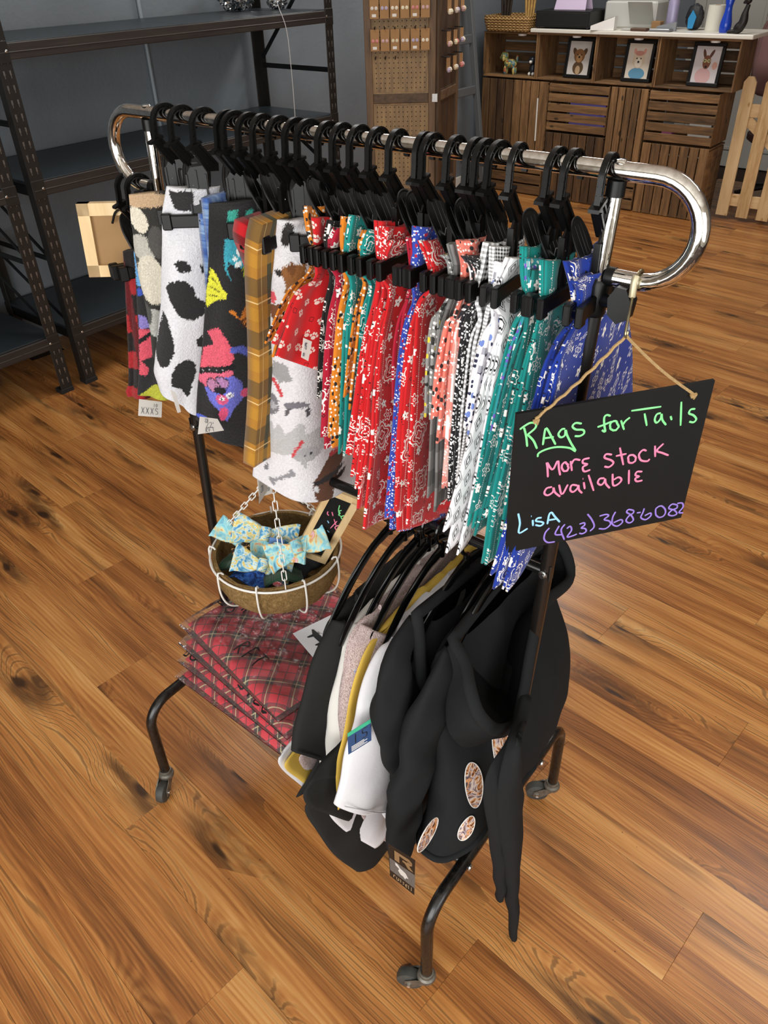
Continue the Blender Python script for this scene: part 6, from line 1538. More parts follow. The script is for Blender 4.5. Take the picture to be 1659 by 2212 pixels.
for i, (dx, dy, rz, t, lab) in enumerate(((.0, .0, -4, .036, 'wrapped red tartan pack at the bottom of the stack'), (-.004, .010, -6, .036, 'wrapped red tartan pack, second from the bottom'), (-.012, .018, -9, .038, 'wrapped red tartan pack under the top one'), (-.02, .028, -12, .04, 'wrapped red tartan pack on top with a white card'))):
    R, tp = pack((PC[0]+dx, PC[1]+dy, z), .40-.008*i, .345-.004*i, t, radians(rz), lab, 3.3*i+1); tps.append((R, tp)); z += t*.93
# marker writing on the bags
def on_top(tp, u, v, d=.0008):
    n = tp.shape[0]; i = min(n-1.001, max(0, v*(n-1))); k = min(n-1.001, max(0, u*(n-1))); i0, k0 = int(i), int(k); a, b = i-i0, k-k0
    p = tp[i0, k0]*(1-a)*(1-b)+tp[i0+1, k0]*a*(1-b)+tp[i0, k0+1]*(1-a)*b+tp[i0+1, k0+1]*a*b
    return (p[0], p[1], p[2]+d)
GL = {'2': [[(0, .8), (.25, 1), (.5, .75), (.05, 0), (.6, .02)]], '8': [[(.5, .85), (.2, 1), (.05, .75), (.4, .5), (.5, .2), (.2, 0), (0, .2), (.4, .55), (.5, .85)]], 'B': [[(.05, 0), (.05, 1), (.4, .85), (.1, .55), (.5, .3), (.05, 0)]],
      'S': [[(.5, .9), (.15, .95), (.05, .7), (.45, .4), (.4, .08), (0, .1)]], 'I': [[(.2, 0), (.2, 1)]], 'Z': [[(0, .95), (.5, .95), (0, .05), (.55, .05)]], 'E': [[(.5, 1), (.05, 1), (.05, 0), (.5, 0)], [(.05, .5), (.4, .5)]],
      'R': [[(.05, 0), (.05, 1), (.45, .8), (.08, .5), (.5, 0)]], 'F': [[(.5, 1), (.05, 1), (.05, 0)], [(.05, .5), (.4, .5)]], 'T': [[(0, 1), (.6, 1)], [(.3, 1), (.3, 0)]], '"': [[(.1, 1), (.08, .7)], [(.3, 1), (.28, .7)]], "'": [[(.1, 1), (.06, .7)]], 'X': [[(0, 1), (.5, 0)], [(.5, 1), (0, 0)]],
      '1': [[(.2, 0), (.2, 1)]], '5': [[(.5, 1), (.1, 1), (.08, .6), (.45, .45), (.4, .05), (0, .05)]], '0': [[(.25, 1), (0, .5), (.25, 0), (.5, .5), (.25, 1)]], '4': [[(.1, 1), (0, .45), (.55, .45)], [(.4, .8), (.4, 0)]], '9': [[(.45, .9), (.1, .95), (.1, .55), (.45, .7), (.45, .9), (.4, 0)]]}
def write(text, fr, x, y, h, w, parent, mat, sl=(1., 0.), name='lettering', gap=.8):
    """pen strokes; fr(a, b, d)"""
    for ch_ in text:
        if ch_ != ' ':
            m = MB()
            for st in GL[ch_]: ribbon(m, [(x+(p[0]*sl[0]-0*p[1])*h, y+p[1]*h+p[0]*h*sl[1]) for p in st], w, fr, .0004)
            m.build(name, mat, parent)
        x += h*gap*sl[0]; y += h*gap*sl[1]
def bagfr(tp): return lambda a, b, d: on_top(tp, a, b, d+.0006)
write('28"', bagfr(tps[3][1]), .06, .28, .12, .005, tps[3][0], M_pen, (.8, -.1)); write('21"', bagfr(tps[3][1]), .16, .52, .12, .005, tps[3][0], M_pen, (.8, -.1))
write('2B8', bagfr(tps[2][1]), .035, .12, .11, .006, tps[2][0], M_pen, (.8, 0)); write('RFT', bagfr(tps[3][1]), .46, .10, .11, .005, tps[3][0], M_pen, (.9, 0)); write('SIZE', bagfr(tps[2][1]), .56, .02, .10, .005, tps[2][0], M_pen, (.9, 0))
write('58', bagfr(tps[1][1]), .02, .04, .1, .005, tps[1][0], M_pen, (.8, 0))
ic = thing('product_card', on_top(tps[3][1], .62, .55), 'white printed card with a small black dog on the top pack', 'card')
tpc = tps[3][1]
def cardp(a, b, d=0.):
    o = np.array((-.098, .060, z+.0185)); e = np.array((cos(radians(-18)), sin(radians(-18)), 0)); f = np.array((sin(radians(18)), cos(radians(18)), 0))
    return tuple(o + e*a + f*b + np.array((0, 0, d)))
MB().prism([(-.045, -.075), (.045, -.075), (.045, .075), (-.045, .075)], 0, .0008, lambda p, d: cardp(p[0], p[1], d)).build('card', plain('card_white', 'd8dade', .45), ic, smooth=False)
m = MB()
for k in range(9): m.box((-.034, .022+k*.0055, .0009), (.03-.012*((k*7) % 3)/2, .0235+k*.0055, .0011), Matrix.Translation((-.098, .060, z+.0185)) @ Matrix.Rotation(radians(-18), 4, 'Z'))
m.build('printed_lines', plain('print_grey', '8a8c92', .6), ic, smooth=False)
dg = MB().prism([(-.028, -.03), (-.012, -.028), (.01, -.026), (.024, -.018), (.03, -.022), (.034, -.032), (.026, -.040), (.02, -.052), (.016, -.052), (.016, -.04), (-.008, -.042), (-.012, -.054), (-.016, -.054), (-.016, -.04), (-.03, -.034)], .0009, .0013, lambda p, d: cardp(p[0], p[1]+.0, d)).build('dog_picture', plain('print_black', '202226', .6), ic, smooth=False)


# ------------------------------------------------------------------ black coat hangers on the lower bar
M_gloss = plain('glossy_black_hanger', '080808', .16)
def coat_hanger(x, label, y0=0., rz=0.):
    R = thing('coat_hanger', (x, y0, ZL), label, 'hanger', 'black coat hangers on the lower bar')
    R.rotation_euler = (0, 0, rz)
    zt = ZL
    pts = [(x, y0+.016, zt-.012), (x, y0+.017, zt+.003), (x, y0+.008, zt+.0145), (x, y0-.006, zt+.0145), (x, y0-.0165, zt+.002), (x, y0-.014, zt-.018), (x, y0-.002, zt-.030), (x, y0, zt-.046)]
    MB().tube(smooth_line(pts, 26), .0036, 8).build('hook', M_gloss, R)
    for s in (-1, 1):
        arm = smooth_line([(x, y0+s*.0, zt-.046), (x, y0+s*.05, zt-.058), (x, y0+s*.11, zt-.092), (x, y0+s*.165, zt-.142), (x, y0+s*.185, zt-.168)], 20)
        MB().tube(arm, [1.15]*3+[1.0]*14+[.9, .8, .6], 10, flat=(.0085, .0045, (1, 0, 0)) if False else (.0105, .0042, (1, 0, 0))).build('arm', M_gloss, R)
    MB().tube([(x, y0, zt-.03), (x, y0, zt-.058)], .006, 10).build('collar', M_gloss, R)
    return R
CX = [.128, .160, .188, .210, .238, .288, .338, .352]
for i, x in enumerate(CX):
    coat_hanger(x, 'glossy black coat hanger on the lower bar, %s from the left' % ordn[i])

# ------------------------------------------------------------------ tops on the lower bar
def knit(name, col, vary=.05, heather=None, rough=.9):
    M = Mat(name, rough, spec=.12); k = M.coord('Object')
    if heather:
        x = M.xyz(k); n = M.noise(M.vec(x[0]*1.0, x[1]*1.0, x[2]*.25), 900, 2); M.base(M.ramp(n, [(.38, col), (.6, heather)]))
    else:
        c = srgb(col); n = M.noise(k, 6, 3); M.base(M.ramp(n, [(.3, tuple(v*(1-vary) for v in c[:3])+(1,)), (.7, c)]))
    M.bump(M.noise(k, 14, 4, .55) + M.noise(k, 700, 2) * .12, .35, .006); return M.mat
K = dict(black=knit('black_jersey', '262625'), white=knit('white_jersey', 'd6d5d8'), cream=knit('offwhite_jersey', 'd2d0ca'), mauve=knit('mauve_heather', '8f7a78', heather='c4b4b0'), blue=knit('blue_jersey', '6d93d0'), yellow=knit('mustard_jersey', 'd2b050'), hood=knit('black_fleece_knit', '1f2021'), inner=knit('black_brushed', '0d0d0e'))
def tee(name, label, x, mat, front, ybk, hem, sleeve, cat='shirt', thick=.03, lean=0., seed=0., seam=True, sag=0.):
    """shirt seen from its side: front = edge (x,y,z) from collar over shoulder down to the hem;
       sleeve = list of ((front pt), (back pt)) rows"""
    R = thing(name, (x, 0, hem), label, cat, 'tops on the lower bar')
    rows = []
    n = len(front)
    for i, p in enumerate(front):
        t = i/(n-1); yb = ybk[0] + (ybk[1]-ybk[0])*min(1, t*2.2)
        dip = -.03 if i == 0 else 0
        rows.append([(x+lean*t, p[1]+(yb-p[1])*k, p[2] + dip*sin(pi*k) - sag*sin(pi*min(1, k*1.5))*t**4) for k in (0, .25, .5, .75, 1)])
    m, G = sheet(rows, thick, 46, 70, pleat=1.4, amp=.008, wr=.014, wsc=9, seed=seed, puff=.5, ampv=lambda v: .15+.85*v)
    m.build('body', mat, R, smooth='all')
    # collar rib
    c0 = rows[0]; MB().tube(smooth_line([(p[0]+.008, p[1], p[2]+.002) for p in c0], 20), 1., 8, flat=(.004, .0075, (0, 0, 1))).build('collar_rib', mat, R)
    if sleeve:
        rws = [[a, tuple((np.array(a)*.5+np.array(b)*.5)+np.array((.016, 0, 0))), b] for a, b in sleeve]
        m, G = sheet(rws, .034, 40, 60, pleat=1., amp=.004, wr=.012, wsc=12, seed=seed+4, puff=.45, ampv=lambda v: .1+v)
        sl = m.build('sleeve', mat, R, smooth='all')
        e = [np.array(p) for p in rws[-1]]; q = [np.array(p) for p in rws[-2]]
        if seam:
            hm = [tuple(a+(b-a)*.10+np.array((.0185, 0, 0))) for a, b in zip(e, q)]
            MB().tube(smooth_line(hm, 16), .0011, 5).build('sleeve_seam', mat, sl)
    return R
tee('white_tee', 'white shirt whose hem corner shows below the tartan packs', .098, K['white'], [(0.098,-0.0651,0.7544),(0.098,-0.1266,0.6969),(0.098,-0.1906,0.5915),(0.098,-0.2596,0.5551),(0.098,-0.3124,0.5558),(0.098,-0.2747,0.4457),(0.098,-0.2411,0.3728)], (.11, .2), .5, None, thick=.012, seed=1)
tee('mustard_tee', 'mustard shirt whose hem corner shows inside the white hem', .108, K['yellow'], [(0.108,-0.0715,0.7623),(0.108,-0.13,0.7033),(0.108,-0.1935,0.5986),(0.108,-0.2589,0.5486),(0.108,-0.3046,0.5417),(0.108,-0.2754,0.4637),(0.108,-0.2528,0.4136)], (.11, .2), .5, None, thick=.012, seed=2)
tee('mauve_tee', 'heathered mauve shirt corner beside the mustard hem', .118, K['mauve'], [(0.118,-0.0781,0.7703),(0.118,-0.1335,0.7099),(0.118,-0.1964,0.6058),(0.118,-0.2476,0.5444),(0.118,-0.2723,0.5303),(0.118,-0.2627,0.4862),(0.118,-0.2396,0.4366)], (.11, .2), .5, None, thick=.012, seed=3)
tee('black_tee', 'black short-sleeved shirt hanging at the left of the lower bar', .130, K['black'], [(0.13,-0.113,0.8183),(0.13,-0.1589,0.8098),(0.13,-0.1933,0.7826),(0.13,-0.1981,0.6708),(0.13,-0.2156,0.5333),(0.13,-0.2661,0.4628),(0.13,-0.2952,0.4391)], (.12, .2), .4,
    list(zip([(0.128,-0.1689,0.8079),(0.128,-0.2059,0.7785),(0.128,-0.2435,0.7229),(0.128,-0.2771,0.6657),(0.128,-0.3049,0.603)], [(0.135,-0.1339,0.7932),(0.135,-0.1524,0.7289),(0.135,-0.1726,0.6506),(0.135,-0.1938,0.5684),(0.135,-0.2194,0.5025)])), thick=.03, seed=4)
tee('offwhite_tee', 'off-white shirt between the black and the mauve one', .162, K['cream'], [(0.162,-0.1042,0.818),(0.162,-0.156,0.8039),(0.162,-0.1868,0.763),(0.162,-0.2096,0.6544),(0.162,-0.2331,0.5224),(0.162,-0.2483,0.4255),(0.162,-0.2405,0.3065)], (.12, .2), .4,
    list(zip([(0.162,-0.1498,0.8044),(0.162,-0.1868,0.763),(0.162,-0.2211,0.6896),(0.162,-0.2454,0.6021),(0.162,-0.2619,0.5215)], [(0.168,-0.1145,0.7744),(0.168,-0.1469,0.7211),(0.168,-0.1758,0.651),(0.168,-0.202,0.5614),(0.168,-0.231,0.4802)])), thick=.026, seed=5)
tee('mauve_tee', 'heathered mauve shirt hanging between the off-white and mustard ones', .188, K['mauve'], [(0.188,-0.1214,0.8322),(0.188,-0.1713,0.8309),(0.188,-0.2003,0.8012),(0.188,-0.2208,0.707),(0.188,-0.2288,0.5916),(0.188,-0.2093,0.4013),(0.188,-0.1732,0.2263)], (.12, .2), .4,
    list(zip([(0.188,-0.1641,0.8294),(0.188,-0.1981,0.7994),(0.188,-0.2188,0.7285),(0.188,-0.2327,0.6587),(0.188,-0.2369,0.5872)], [(0.194,-0.1189,0.7816),(0.194,-0.1505,0.7288),(0.194,-0.1729,0.666),(0.194,-0.1902,0.6079),(0.194,-0.2024,0.5524)])), thick=.02, seed=6)
tee('blue_tee', 'light blue shirt showing as a thin edge behind the mustard shirt', .205, K['blue'], [(0.205,-0.1026,0.7915),(0.205,-0.1546,0.7896),(0.205,-0.1966,0.7759),(0.205,-0.2084,0.7506),(0.205,-0.1983,0.6855),(0.205,-0.1884,0.5621),(0.205,-0.1835,0.4155)], (.12, .2), .4, None, thick=.014, seed=7)
tee('mustard_tee', 'long mustard shirt hanging behind the white stickered one', .216, K['yellow'], [(0.216,-0.0946,0.799),(0.216,-0.1488,0.8098),(0.216,-0.1965,0.799),(0.216,-0.2338,0.7384),(0.216,-0.2657,0.652),(0.216,-0.2891,0.5496),(0.216,-0.2968,0.4983)], (.12, .2), .4, None, thick=.016, seed=8)
tee('black_tee', 'black shirt whose curved hem hangs lowest under the light shirts', .2, K['black'], [(0.2,-0.0895,0.7838),(0.2,-0.157,0.7496),(0.2,-0.1928,0.64),(0.2,-0.225,0.5304),(0.2,-0.2948,0.5425),(0.2,-0.3464,0.5479),(0.2,-0.3311,0.4539),(0.2,-0.2907,0.314),(0.2,-0.2379,0.1839)], (.12, .06), .3, None, thick=.02, seed=12, sag=.05)
tee('white_tee', 'white shirt whose hem strip shows above the lowest black hem', .207, K['white'], [(0.207,-0.0907,0.7865),(0.207,-0.1558,0.7473),(0.207,-0.1913,0.6373),(0.207,-0.2144,0.5174),(0.207,-0.2611,0.4877),(0.207,-0.3107,0.5059),(0.207,-0.2749,0.3945),(0.207,-0.1971,0.2323)], (.12, .06), .3, None, thick=.014, seed=13)
tee('mauve_tee', 'heathered mauve shirt whose hem shows beside the brand tag', .211, K['mauve'], [(0.211,-0.0933,0.7908),(0.211,-0.1557,0.7496),(0.211,-0.1884,0.6374),(0.211,-0.2062,0.5115),(0.211,-0.2186,0.4328),(0.211,-0.2286,0.3925),(0.211,-0.1983,0.2982),(0.211,-0.1534,0.1911)], (.12, .06), .3, None, thick=.012, seed=14)
tee('black_tee', 'black shirt whose turned hem lies under the stickered white sleeve', .2135, K['black'], [(0.2135,-0.0939,0.7949),(0.2135,-0.1547,0.756),(0.2135,-0.1872,0.6442),(0.2135,-0.2178,0.5266),(0.2135,-0.2716,0.5566),(0.2135,-0.3215,0.6063),(0.2135,-0.3585,0.6242),(0.2135,-0.3558,0.5744),(0.2135,-0.2966,0.4701),(0.2135,-0.2213,0.337)], (.12, .06), .3, None, thick=.016, seed=15)
wt = tee('white_tee', 'white shirt with a blue size sticker hanging nearest the black hoodies', .240, K['white'], [(0.24,-0.0791,0.7916),(0.24,-0.1348,0.8081),(0.24,-0.178,0.8033),(0.24,-0.201,0.7005),(0.24,-0.2038,0.5528),(0.24,-0.2008,0.3919),(0.24,-0.1594,0.2918)], (.12, .2), .4,
    list(zip([(0.238,-0.1372,0.8089),(0.238,-0.1799,0.8122),(0.238,-0.2211,0.7748),(0.238,-0.2573,0.7077),(0.238,-0.288,0.6315),(0.238,-0.3153,0.5493)], [(0.248,-0.0961,0.7611),(0.248,-0.1157,0.7208),(0.248,-0.139,0.6587),(0.248,-0.158,0.5762),(0.248,-0.1754,0.4861),(0.248,-0.1879,0.3907)])), thick=.03, seed=9)
# size sticker on the white sleeve
def stp(a, b, d=0.):
    p = np.array((0.266,-0.2729,0.7073)); e = np.array((.35, .93, .12)); e /= np.linalg.norm(e); f = np.array((-.05, .10, .99)); f /= np.linalg.norm(f); nn = np.cross(e, f); nn *= -1 if nn[1] > 0 else 1
    return tuple(p + e*a + f*b + nn*(d+.001))
st = thing('size_sticker', (0.266,-0.2729,0.7073), 'blue and green size sticker on the white sleeve', 'sticker')
MB().prism([(-.022, -.022), (.022, -.022), (.022, .017), (-.022, .017)], 0, .0006, lambda p, d: stp(p[0], p[1], d)).build('label_body', plain('sticker_navy', '2f4a74', .5), st, smooth=False)
MB().prism([(-.022, .017), (.022, .017), (.022, .025), (-.022, .025)], 0, .0006, lambda p, d: stp(p[0], p[1], d)).build('label_top', plain('sticker_green', '3fae86', .5), st, smooth=False)
write("15'", lambda a, b, d: stp(a, b, d+.0006), -.012, -.006, .02, .0009, st, M_pen)
m = MB()
for k in range(4): m.add([stp(-.016, -.019+k*.003, .0009), stp(.014-.006*(k % 2), -.019+k*.003, .0009), stp(.014-.006*(k % 2), -.0175+k*.003, .0009), stp(-.016, -.0175+k*.003, .0009)], [(0, 1, 2, 3)])
m.build('printed_lines', M_tagw, st, smooth=False)

# ------------------------------------------------------------------ black hoodies
def hoodie(label, xs, rings, sleeve, rim, seed, mat, inner, bottomcap=True):
    """rings: list of (z, yf, yb, xc, tx) from neck to hem; rim: 3d points of the cowl edge"""
    R = thing('hoodie', (xs, 0, rings[-1][0]), label, 'hoodie', 'black hoodies on the lower bar')
    n = 72; G = []
    RR = np.array(rings); zz = np.linspace(0, len(rings)-1, 60); I = [smooth_line(np.stack([np.arange(len(rings)), RR[:, k]], 1), 200) for k in range(5)]
    for q in zz:
        z, yf, yb, xc, tx = [float(np.interp(q, I[k][:, 0], I[k][:, 1])) for k in range(5)]
        row = []
        for k in range(n):
            a = 2*pi*k/n; ca_, sa_ = cos(a), sin(a)
            y = (yf+yb)/2 + (yb-yf)/2*ca_; x = xc + tx*math.copysign(abs(sa_)**.75, sa_)
            fold = noise.noise(Vector((y*13+seed, z*4, seed+(5 if sa_ < 0 else 0))))*.020 + noise.noise(Vector((y*30, z*9, seed)))*.007
            x += fold*abs(sa_)*min(1, (q/10)+.25)
            row.append((x, y, z + .012*ca_*0))
        G.append(row)
    b = MB().grid(G, wrap=True)
    b.add(G[-1], [tuple(range(n))])
    b.build('body', mat, R, smooth='all')
    hm = [tuple(np.array(p)+np.array((0, 0, .018))) for p in G[-1]]
    MB().tube(G[-1], .007, 8, closed=True).build('hem_band', mat, R, smooth='all')
    if sleeve:
        for path, rad in sleeve:
            P = smooth_line(path, 40); rr = np.interp(np.linspace(0, 1, 40), np.linspace(0, 1, len(rad)), rad)
            m = MB().tube(P, list(rr), 28, flat=(1.25, .62, (1, 0, 0)))
            V = np.array(m.v); dn = vnoise(V, 16, seed+3)*.012
            V[:, 0] += dn; V[:, 1] += dn*.5; m.v = [tuple(p) for p in V]
            m.build('sleeve', mat, R, smooth='all')
    if rim:
        P = smooth_line(list(rim) + [rim[0]], 81)[:-1]
        cen = P.mean(0); rows = [P]
        rows.append(P*.94 + cen*.06 + np.array((-.012, .0, -.006)))
        rows.append(P*.72 + cen*.28 + np.array((-.035, .02, -.045)))
        rows.append(P*.40 + cen*.60 + np.array((-.045, .03, -.085)))
        rows.append(P*.05 + cen*.95 + np.array((-.045, .03, -.10)))
        MB().grid(np.array(rows), wrap=True).build('hood_lining', inner, R, smooth='all')
        outer = [P, P*1.03-cen*.03+np.array((0, 0, -.012)), P*1.0+np.array((-.03, 0, -.05)), P*.95+cen*.05+np.array((-.05, .0, -.10))]
        MB().grid(np.array(outer), wrap=True).build('hood', mat, R, smooth='all')
        MB().tube([tuple(p) for p in P], 1., 10, closed=True, flat=(.011, .0075, (1, -.4, .3))).build('hood_edge', mat, R, smooth='all')
        MB().tube([tuple(p + (p-cen)*.035) for p in P], .0012, 5, closed=True).build('edge_stitch', inner, R)
    return R
hoodie('black hoodie between the white shirt and the front hoodie', .288,
       [(.84, -.10, .15, .285, .02), (.79, -.17, .19, .285, .026), (.70, -.205, .21, .288, .032), (.55, -.215, .22, .29, .036), (.42, -.23, .22, .285, .038), (.30, -.20, .2, .275, .035)],
       [([(0.285,-0.1398,0.8661), (0.286,-0.1813,0.8496), (0.288,-0.2068,0.8159), (0.29,-0.1976,0.7091), (0.292,-0.1787,0.593), (0.292,-0.1657,0.4977)], [.018, .034, .044, .046, .042, .036])],
       [(0.29,-0.1468,0.8913), (0.3,-0.1548,0.8513), (0.306,-0.1595,0.8069), (0.308,-0.153,0.7476), (0.312,-0.1318,0.7421), (0.315,-0.1034,0.7966), (0.316,-0.0354,0.8173), (.312, .10, .86), (.295, .12, .86), (.285, .03, .86)], 1.3, K['hood'], K['inner'])
hb = hoodie('black hoodie with round dog print patches at the right post', .345,
       [(.835, -.10, .17, .340, .018), (.78, -.15, .21, .345, .026), (.70, -.18, .225, .352, .034), (.62, -.20, .23, .374, .058), (.54, -.22, .225, .386, .066), (.48, -.235, .20, .388, .066), (.445, -.245, .15, .385, .060)],
       [([(0.345,-0.1304,0.8374), (0.345,-0.1619,0.802), (0.342,-0.1928,0.7415), (0.34,-0.2184,0.6613), (0.338,-0.2428,0.574), (0.336,-0.2589,0.4393)], [.018, .032, .040, .040, .036, .030])],
       [(0.355,-0.1434,0.8724), (0.385,-0.1553,0.8527), (0.412,-0.1812,0.8326), (0.434,-0.1892,0.7984), (0.448,-0.1563,0.7406), (0.45,-0.0959,0.7001), (0.444,-0.061,0.7422), (0.43,-0.0194,0.7955), (0.414,0.0419,0.8329), (.405, .17, .80), (.372, .19, .85), (.352, .15, .87), (.345, .02, .87)], 4.1, K['hood'], K['inner'])
# round appliqué patches
def patch_mat():
    M = Mat('dog_photo_cloth', .7); k = M.coord('Object'); n = M.noise(k, 34, 3, .55, 2.2); f = (n-.5)*2.3+.5
    M.base(M.ramp(f, [(.0, '120e0d'), (.2, '6b3a1e'), (.34, 'c07a3a'), (.46, 'e0cdb8'), (.58, 'b9a4a8'), (.7, '3a3038'), (.85, 'd89a6a')])); return M.mat
M_patch = patch_mat()
from mathutils.bvhtree import BVHTree
_bm = [o for o in hb.children if o.name.startswith('body')][0]; _org = Vector(hb['_org'])
bvh = BVHTree.FromPolygons([v.co + _org for v in _bm.data.vertices], [p.vertices[:] for p in _bm.data.polygons])
def on_body(y, z):
    h = bvh.ray_cast(Vector((1., y, z)), Vector((-1, 0, 0)))
    return (h[0] if h[0] is not None else Vector((.40, y, z))), (h[1] if h[1] is not None else Vector((1, 0, 0)))
OFS = ((.072, -.092), (.030, -.032), (.045, -.060), (-.004, -.004))
for (y, z, ry, rz_, rot) in [(q[0]+f_[0], q[1]+f_[1]) + q[2:] for f_, q in zip(OFS, (((0.444,-0.2385,0.6791)[1], (0.444,-0.2385,0.6791)[2], .017, .046, -.12), ((0.42,-0.3043,0.5959)[1], (0.42,-0.3043,0.5959)[2], .030, .026, .4), ((0.448,-0.137,0.674)[1], (0.448,-0.137,0.674)[2], .020, .042, -.2), ((0.436,-0.1932,0.5126)[1], (0.436,-0.1932,0.5126)[2], .014, .026, -.4)))]:
    rows = []
    for r in np.linspace(0, 1, 7):
        row = []
        for t in np.linspace(0, 2*pi, 32, endpoint=False):
            a_, b_ = r*ry*cos(t), r*rz_*sin(t); p, n_ = on_body(y+a_*cos(rot)-b_*sin(rot), z+a_*sin(rot)+b_*cos(rot))
            row.append(tuple(p + Vector((.0022, -.0008, 0))))
        rows.append(row)
    pt_ = MB().grid(rows, wrap=True).build('print_patch', M_patch, hb, smooth='all')
    MB().tube(rows[-1], .0009, 5, closed=True).build('patch_edge', M_tagw, pt_)
# long pointed ties hanging beside the post
for lab, L, Rr in (('shorter black pointed tie hanging beside the right post', [(0.44,-0.0629,0.7412), (0.452,-0.1008,0.7294)] + [(0.468,-0.1618,0.7356),(0.468,-0.2098,0.7199),(0.468,-0.2221,0.6637),(0.468,-0.1806,0.4647),(0.468,-0.1518,0.3159),(0.468,-0.133,0.2405)], [(0.441,-0.0463,0.7242), (0.455,-0.082,0.7107)] + [(0.476,-0.1476,0.7381),(0.476,-0.1582,0.6682),(0.476,-0.1606,0.5966),(0.476,-0.1232,0.4095),(0.476,-0.1151,0.2703),(0.476,-0.1274,0.227)]),
                   ('longer black pointed tie hanging to ankle height beside the right post', [(0.443,-0.0651,0.7409), (0.46,-0.1138,0.7412)] + [(0.484,-0.1864,0.7738),(0.484,-0.2083,0.7085),(0.484,-0.2017,0.6032),(0.484,-0.1472,0.3586),(0.484,-0.1012,0.1146),(0.484,-0.0654,-0.0329)], [(0.444,-0.0485,0.7237), (0.464,-0.0944,0.7249)] + [(0.496,-0.1754,0.7801),(0.496,-0.1471,0.6357),(0.496,-0.1266,0.5467),(0.496,-0.1022,0.3062),(0.496,-0.0815,0.0971),(0.496,-0.0778,-0.0087)])):
    rows = [[a, tuple((np.array(a)+np.array(b))/2+np.array((.010, -.008, 0))), b] for a, b in zip(L, Rr)]
    m, _ = sheet(rows, .012, 20, 70, wr=.006, wsc=14, seed=len(lab), puff=.5)
    m.build('pointed_tie', K['hood'], label=lab, cat='tie', group='black ties at the right post', smooth='all')

# ------------------------------------------------------------------ tags
def tagcard(name, label, pts, mat, hole=None, text=None, thick=.0006, cat='tag', group='white price tags', strings=None):
    P = [np.array(p) for p in pts]; nn = np.cross(P[1]-P[0], P[3]-P[0]); nn /= np.linalg.norm(nn); nn *= 1 if nn[1] < 0 else -1
    R = thing(name, tuple(sum(P)/4), label, cat, group)
    vs = [tuple(p) for p in P] + [tuple(p-nn*thick) for p in P]
    MB().add(vs, [(0, 1, 2, 3), (7, 6, 5, 4), (0, 4, 5, 1), (1, 5, 6, 2), (2, 6, 7, 3), (3, 7, 4, 0)]).build('card', mat, R, smooth=False)
    fr = lambda a, b, d: tuple(P[3]*(1-a)*(1-b)+P[2]*a*(1-b)+P[1]*a*b+P[0]*(1-a)*b + nn*(d+.0003))
    for t in (text or []): write(t[0], fr, t[1], t[2], t[3], t[4], R, M_pencil, (t[5] if len(t) > 5 else .62, 0))
    if strings: MB().tube(strings, .0008, 5).build('string', M_tagw, R)
    return R, fr
M_pencil = plain('pencil_grey', '55555c', .7)
tagcard('price_tag', 'white rounded tag marked XXXS below the cartoon dog piece', [(-0.4,-0.096,1.0393),(-0.4,-0.0471,1.0119),(-0.4,-0.0561,0.9805),(-0.4,-0.1066,1.0077)], M_tagw, text=[('XXXS', .1, .15, .4, .012), ('10', .62, .62, .2, .008)])
tagcard('price_tag', 'narrow white tag hanging under the cow print fleece', [(-0.26,-0.1203,1.1096),(-0.26,-0.11,1.0998),(-0.26,-0.1076,1.0596),(-0.26,-0.1149,1.0609)], M_tagw)
tagcard('price_tag', 'white tag marked 22 RFT under the cartoon fleece', [(-0.165,-0.1395,1.0944),(-0.165,-0.1035,1.0734),(-0.165,-0.0938,1.0455),(-0.165,-0.1502,1.0651)], M_tagw, text=[('28', .25, .72, .2, .01), ('22\'', .3, .36, .34, .012), ('RFT', .28, .06, .26, .01)])
tagcard('price_tag', 'white tag marked 9 5 on the red paw print bandana', [(0.052,-0.0943,1.2722),(0.052,-0.0774,1.2603),(0.052,-0.089,1.2335),(0.052,-0.1029,1.2448)], M_tagw, text=[('95', .2, .5, .3, .03), ('RFT', .12, .1, .16, .015)])
tagcard('price_tag', 'white tag with a grey tag above the fibre basket', [(-0.15,-0.047,0.9212),(-0.15,-0.0084,0.8937),(-0.15,-0.0147,0.8709),(-0.15,-0.0488,0.8816)], M_tagw, text=[('28', .55, .3, .25, .01)])
tagcard('price_tag', 'grey tag marked 28 hanging above the fibre basket', [(-0.142,-0.0504,0.9198),(-0.142,-0.034,0.913),(-0.142,-0.0326,0.8908),(-0.142,-0.0581,0.8749)], plain('tag_grey', 'a39c92', .7), text=[('28', .2, .45, .35, .02)])
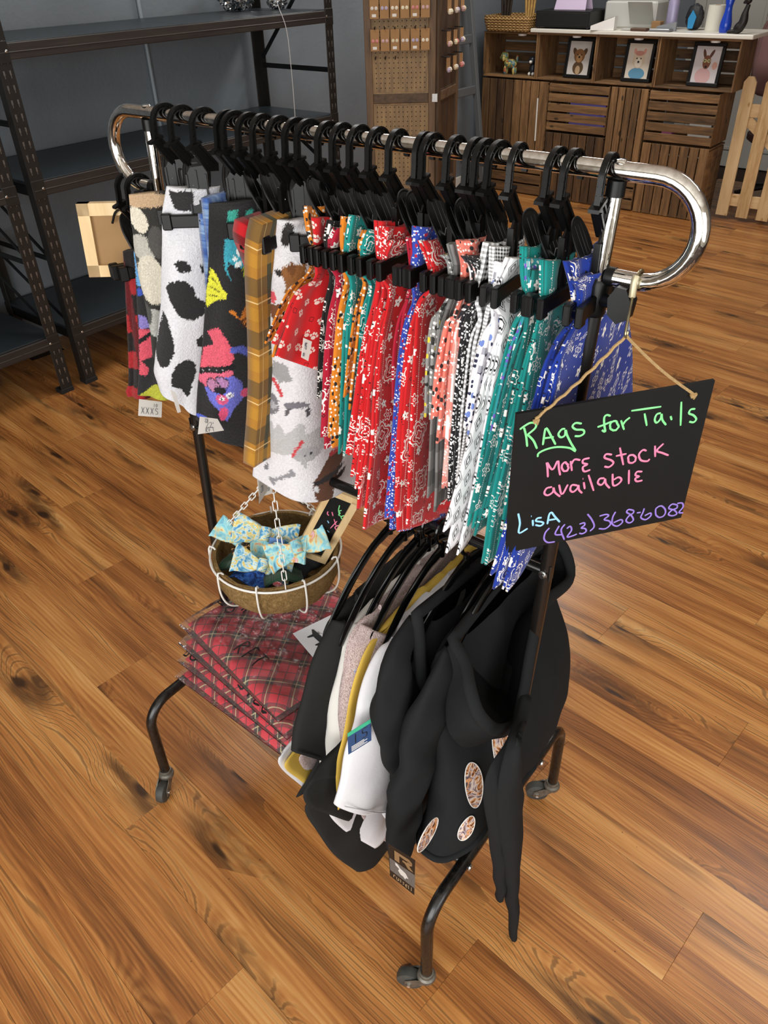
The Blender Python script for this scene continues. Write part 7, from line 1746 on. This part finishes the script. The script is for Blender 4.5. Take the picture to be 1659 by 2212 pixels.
# brand hang tag on the front hoodie
M_tagb = plain('tag_black', '1c1916', .5); M_tagg = plain('tag_silver', '6e6c69', .45, vary=.15, vscale=80)
R, fr = tagcard('hang_tag', 'black and silver hang tag with a tan letter at the hoodie hem', [(0.39,-0.3624,0.6449),(0.39,-0.2937,0.502),(0.39,-0.297,0.394),(0.39,-0.3612,0.5518)], M_tagb, cat='tag', group='hang tags')
def quad(a0, a1, b0, b1, mat, nm, d=.0002): MB().add([fr(a0, b0, d), fr(a1, b0, d), fr(a1, b1, d), fr(a0, b1, d)], [(0, 1, 2, 3)]).build(nm, mat, R, smooth=False)
quad(.0, 1., .20, .58, M_tagg, 'silver_band')
m = MB()
for poly in ([(.18, .62), (.36, .62), (.36, .90), (.18, .90)], [(.36, .90), (.74, .90), (.86, .85), (.86, .80), (.36, .83)], [(.66, .83), (.86, .80), (.86, .77), (.74, .72), (.66, .72)], [(.48, .72), (.66, .72), (.66, .775), (.48, .775)], [(.56, .72), (.74, .72), (.92, .62), (.70, .62)]):
    m.add([fr(a, b, .0004) for a, b in poly], [tuple(range(len(poly)))])
m.build('tan_letter', plain('print_tan', '9a7a55', .5), R, smooth=False)
m = MB().add([fr(a, b, .0005) for a, b in [(.2, .56), (.3, .54), (.38, .48), (.6, .44), (.72, .34), (.62, .32), (.58, .26), (.5, .3), (.4, .3), (.3, .36), (.34, .44), (.2, .48)]], [tuple(range(12))])
m.build('white_sticker', M_tagw, R, smooth=False)
RU = {'r': [[(0, 0), (.05, .8)], [(.03, .5), (.2, .8), (.4, .75)]], 'u': [[(0, .8), (.05, .1), (.4, .1), (.45, .8)]], 's': [[(.4, .8), (.05, .65), (.35, .35), (0, .05)]], 'e': [[(.05, .4), (.4, .5), (.3, .8), (.05, .5), (.1, .1), (.4, .1)]], 'l': [[(.1, 1), (.1, 0)]]}
x = .12
for c_ in 'russell':
    m = MB()
    for s_ in RU[c_]: ribbon(m, [(x+p[0]*.18, .05+p[1]*.11) for p in s_], .010, fr, .0003)
    m.build('lettering', plain('print_tan2', 'b59a78', .5), R); x += .118

for _o in bpy.data.objects:
    for _k in ('_org', '_room'):
        if _k in _o: del _o[_k]
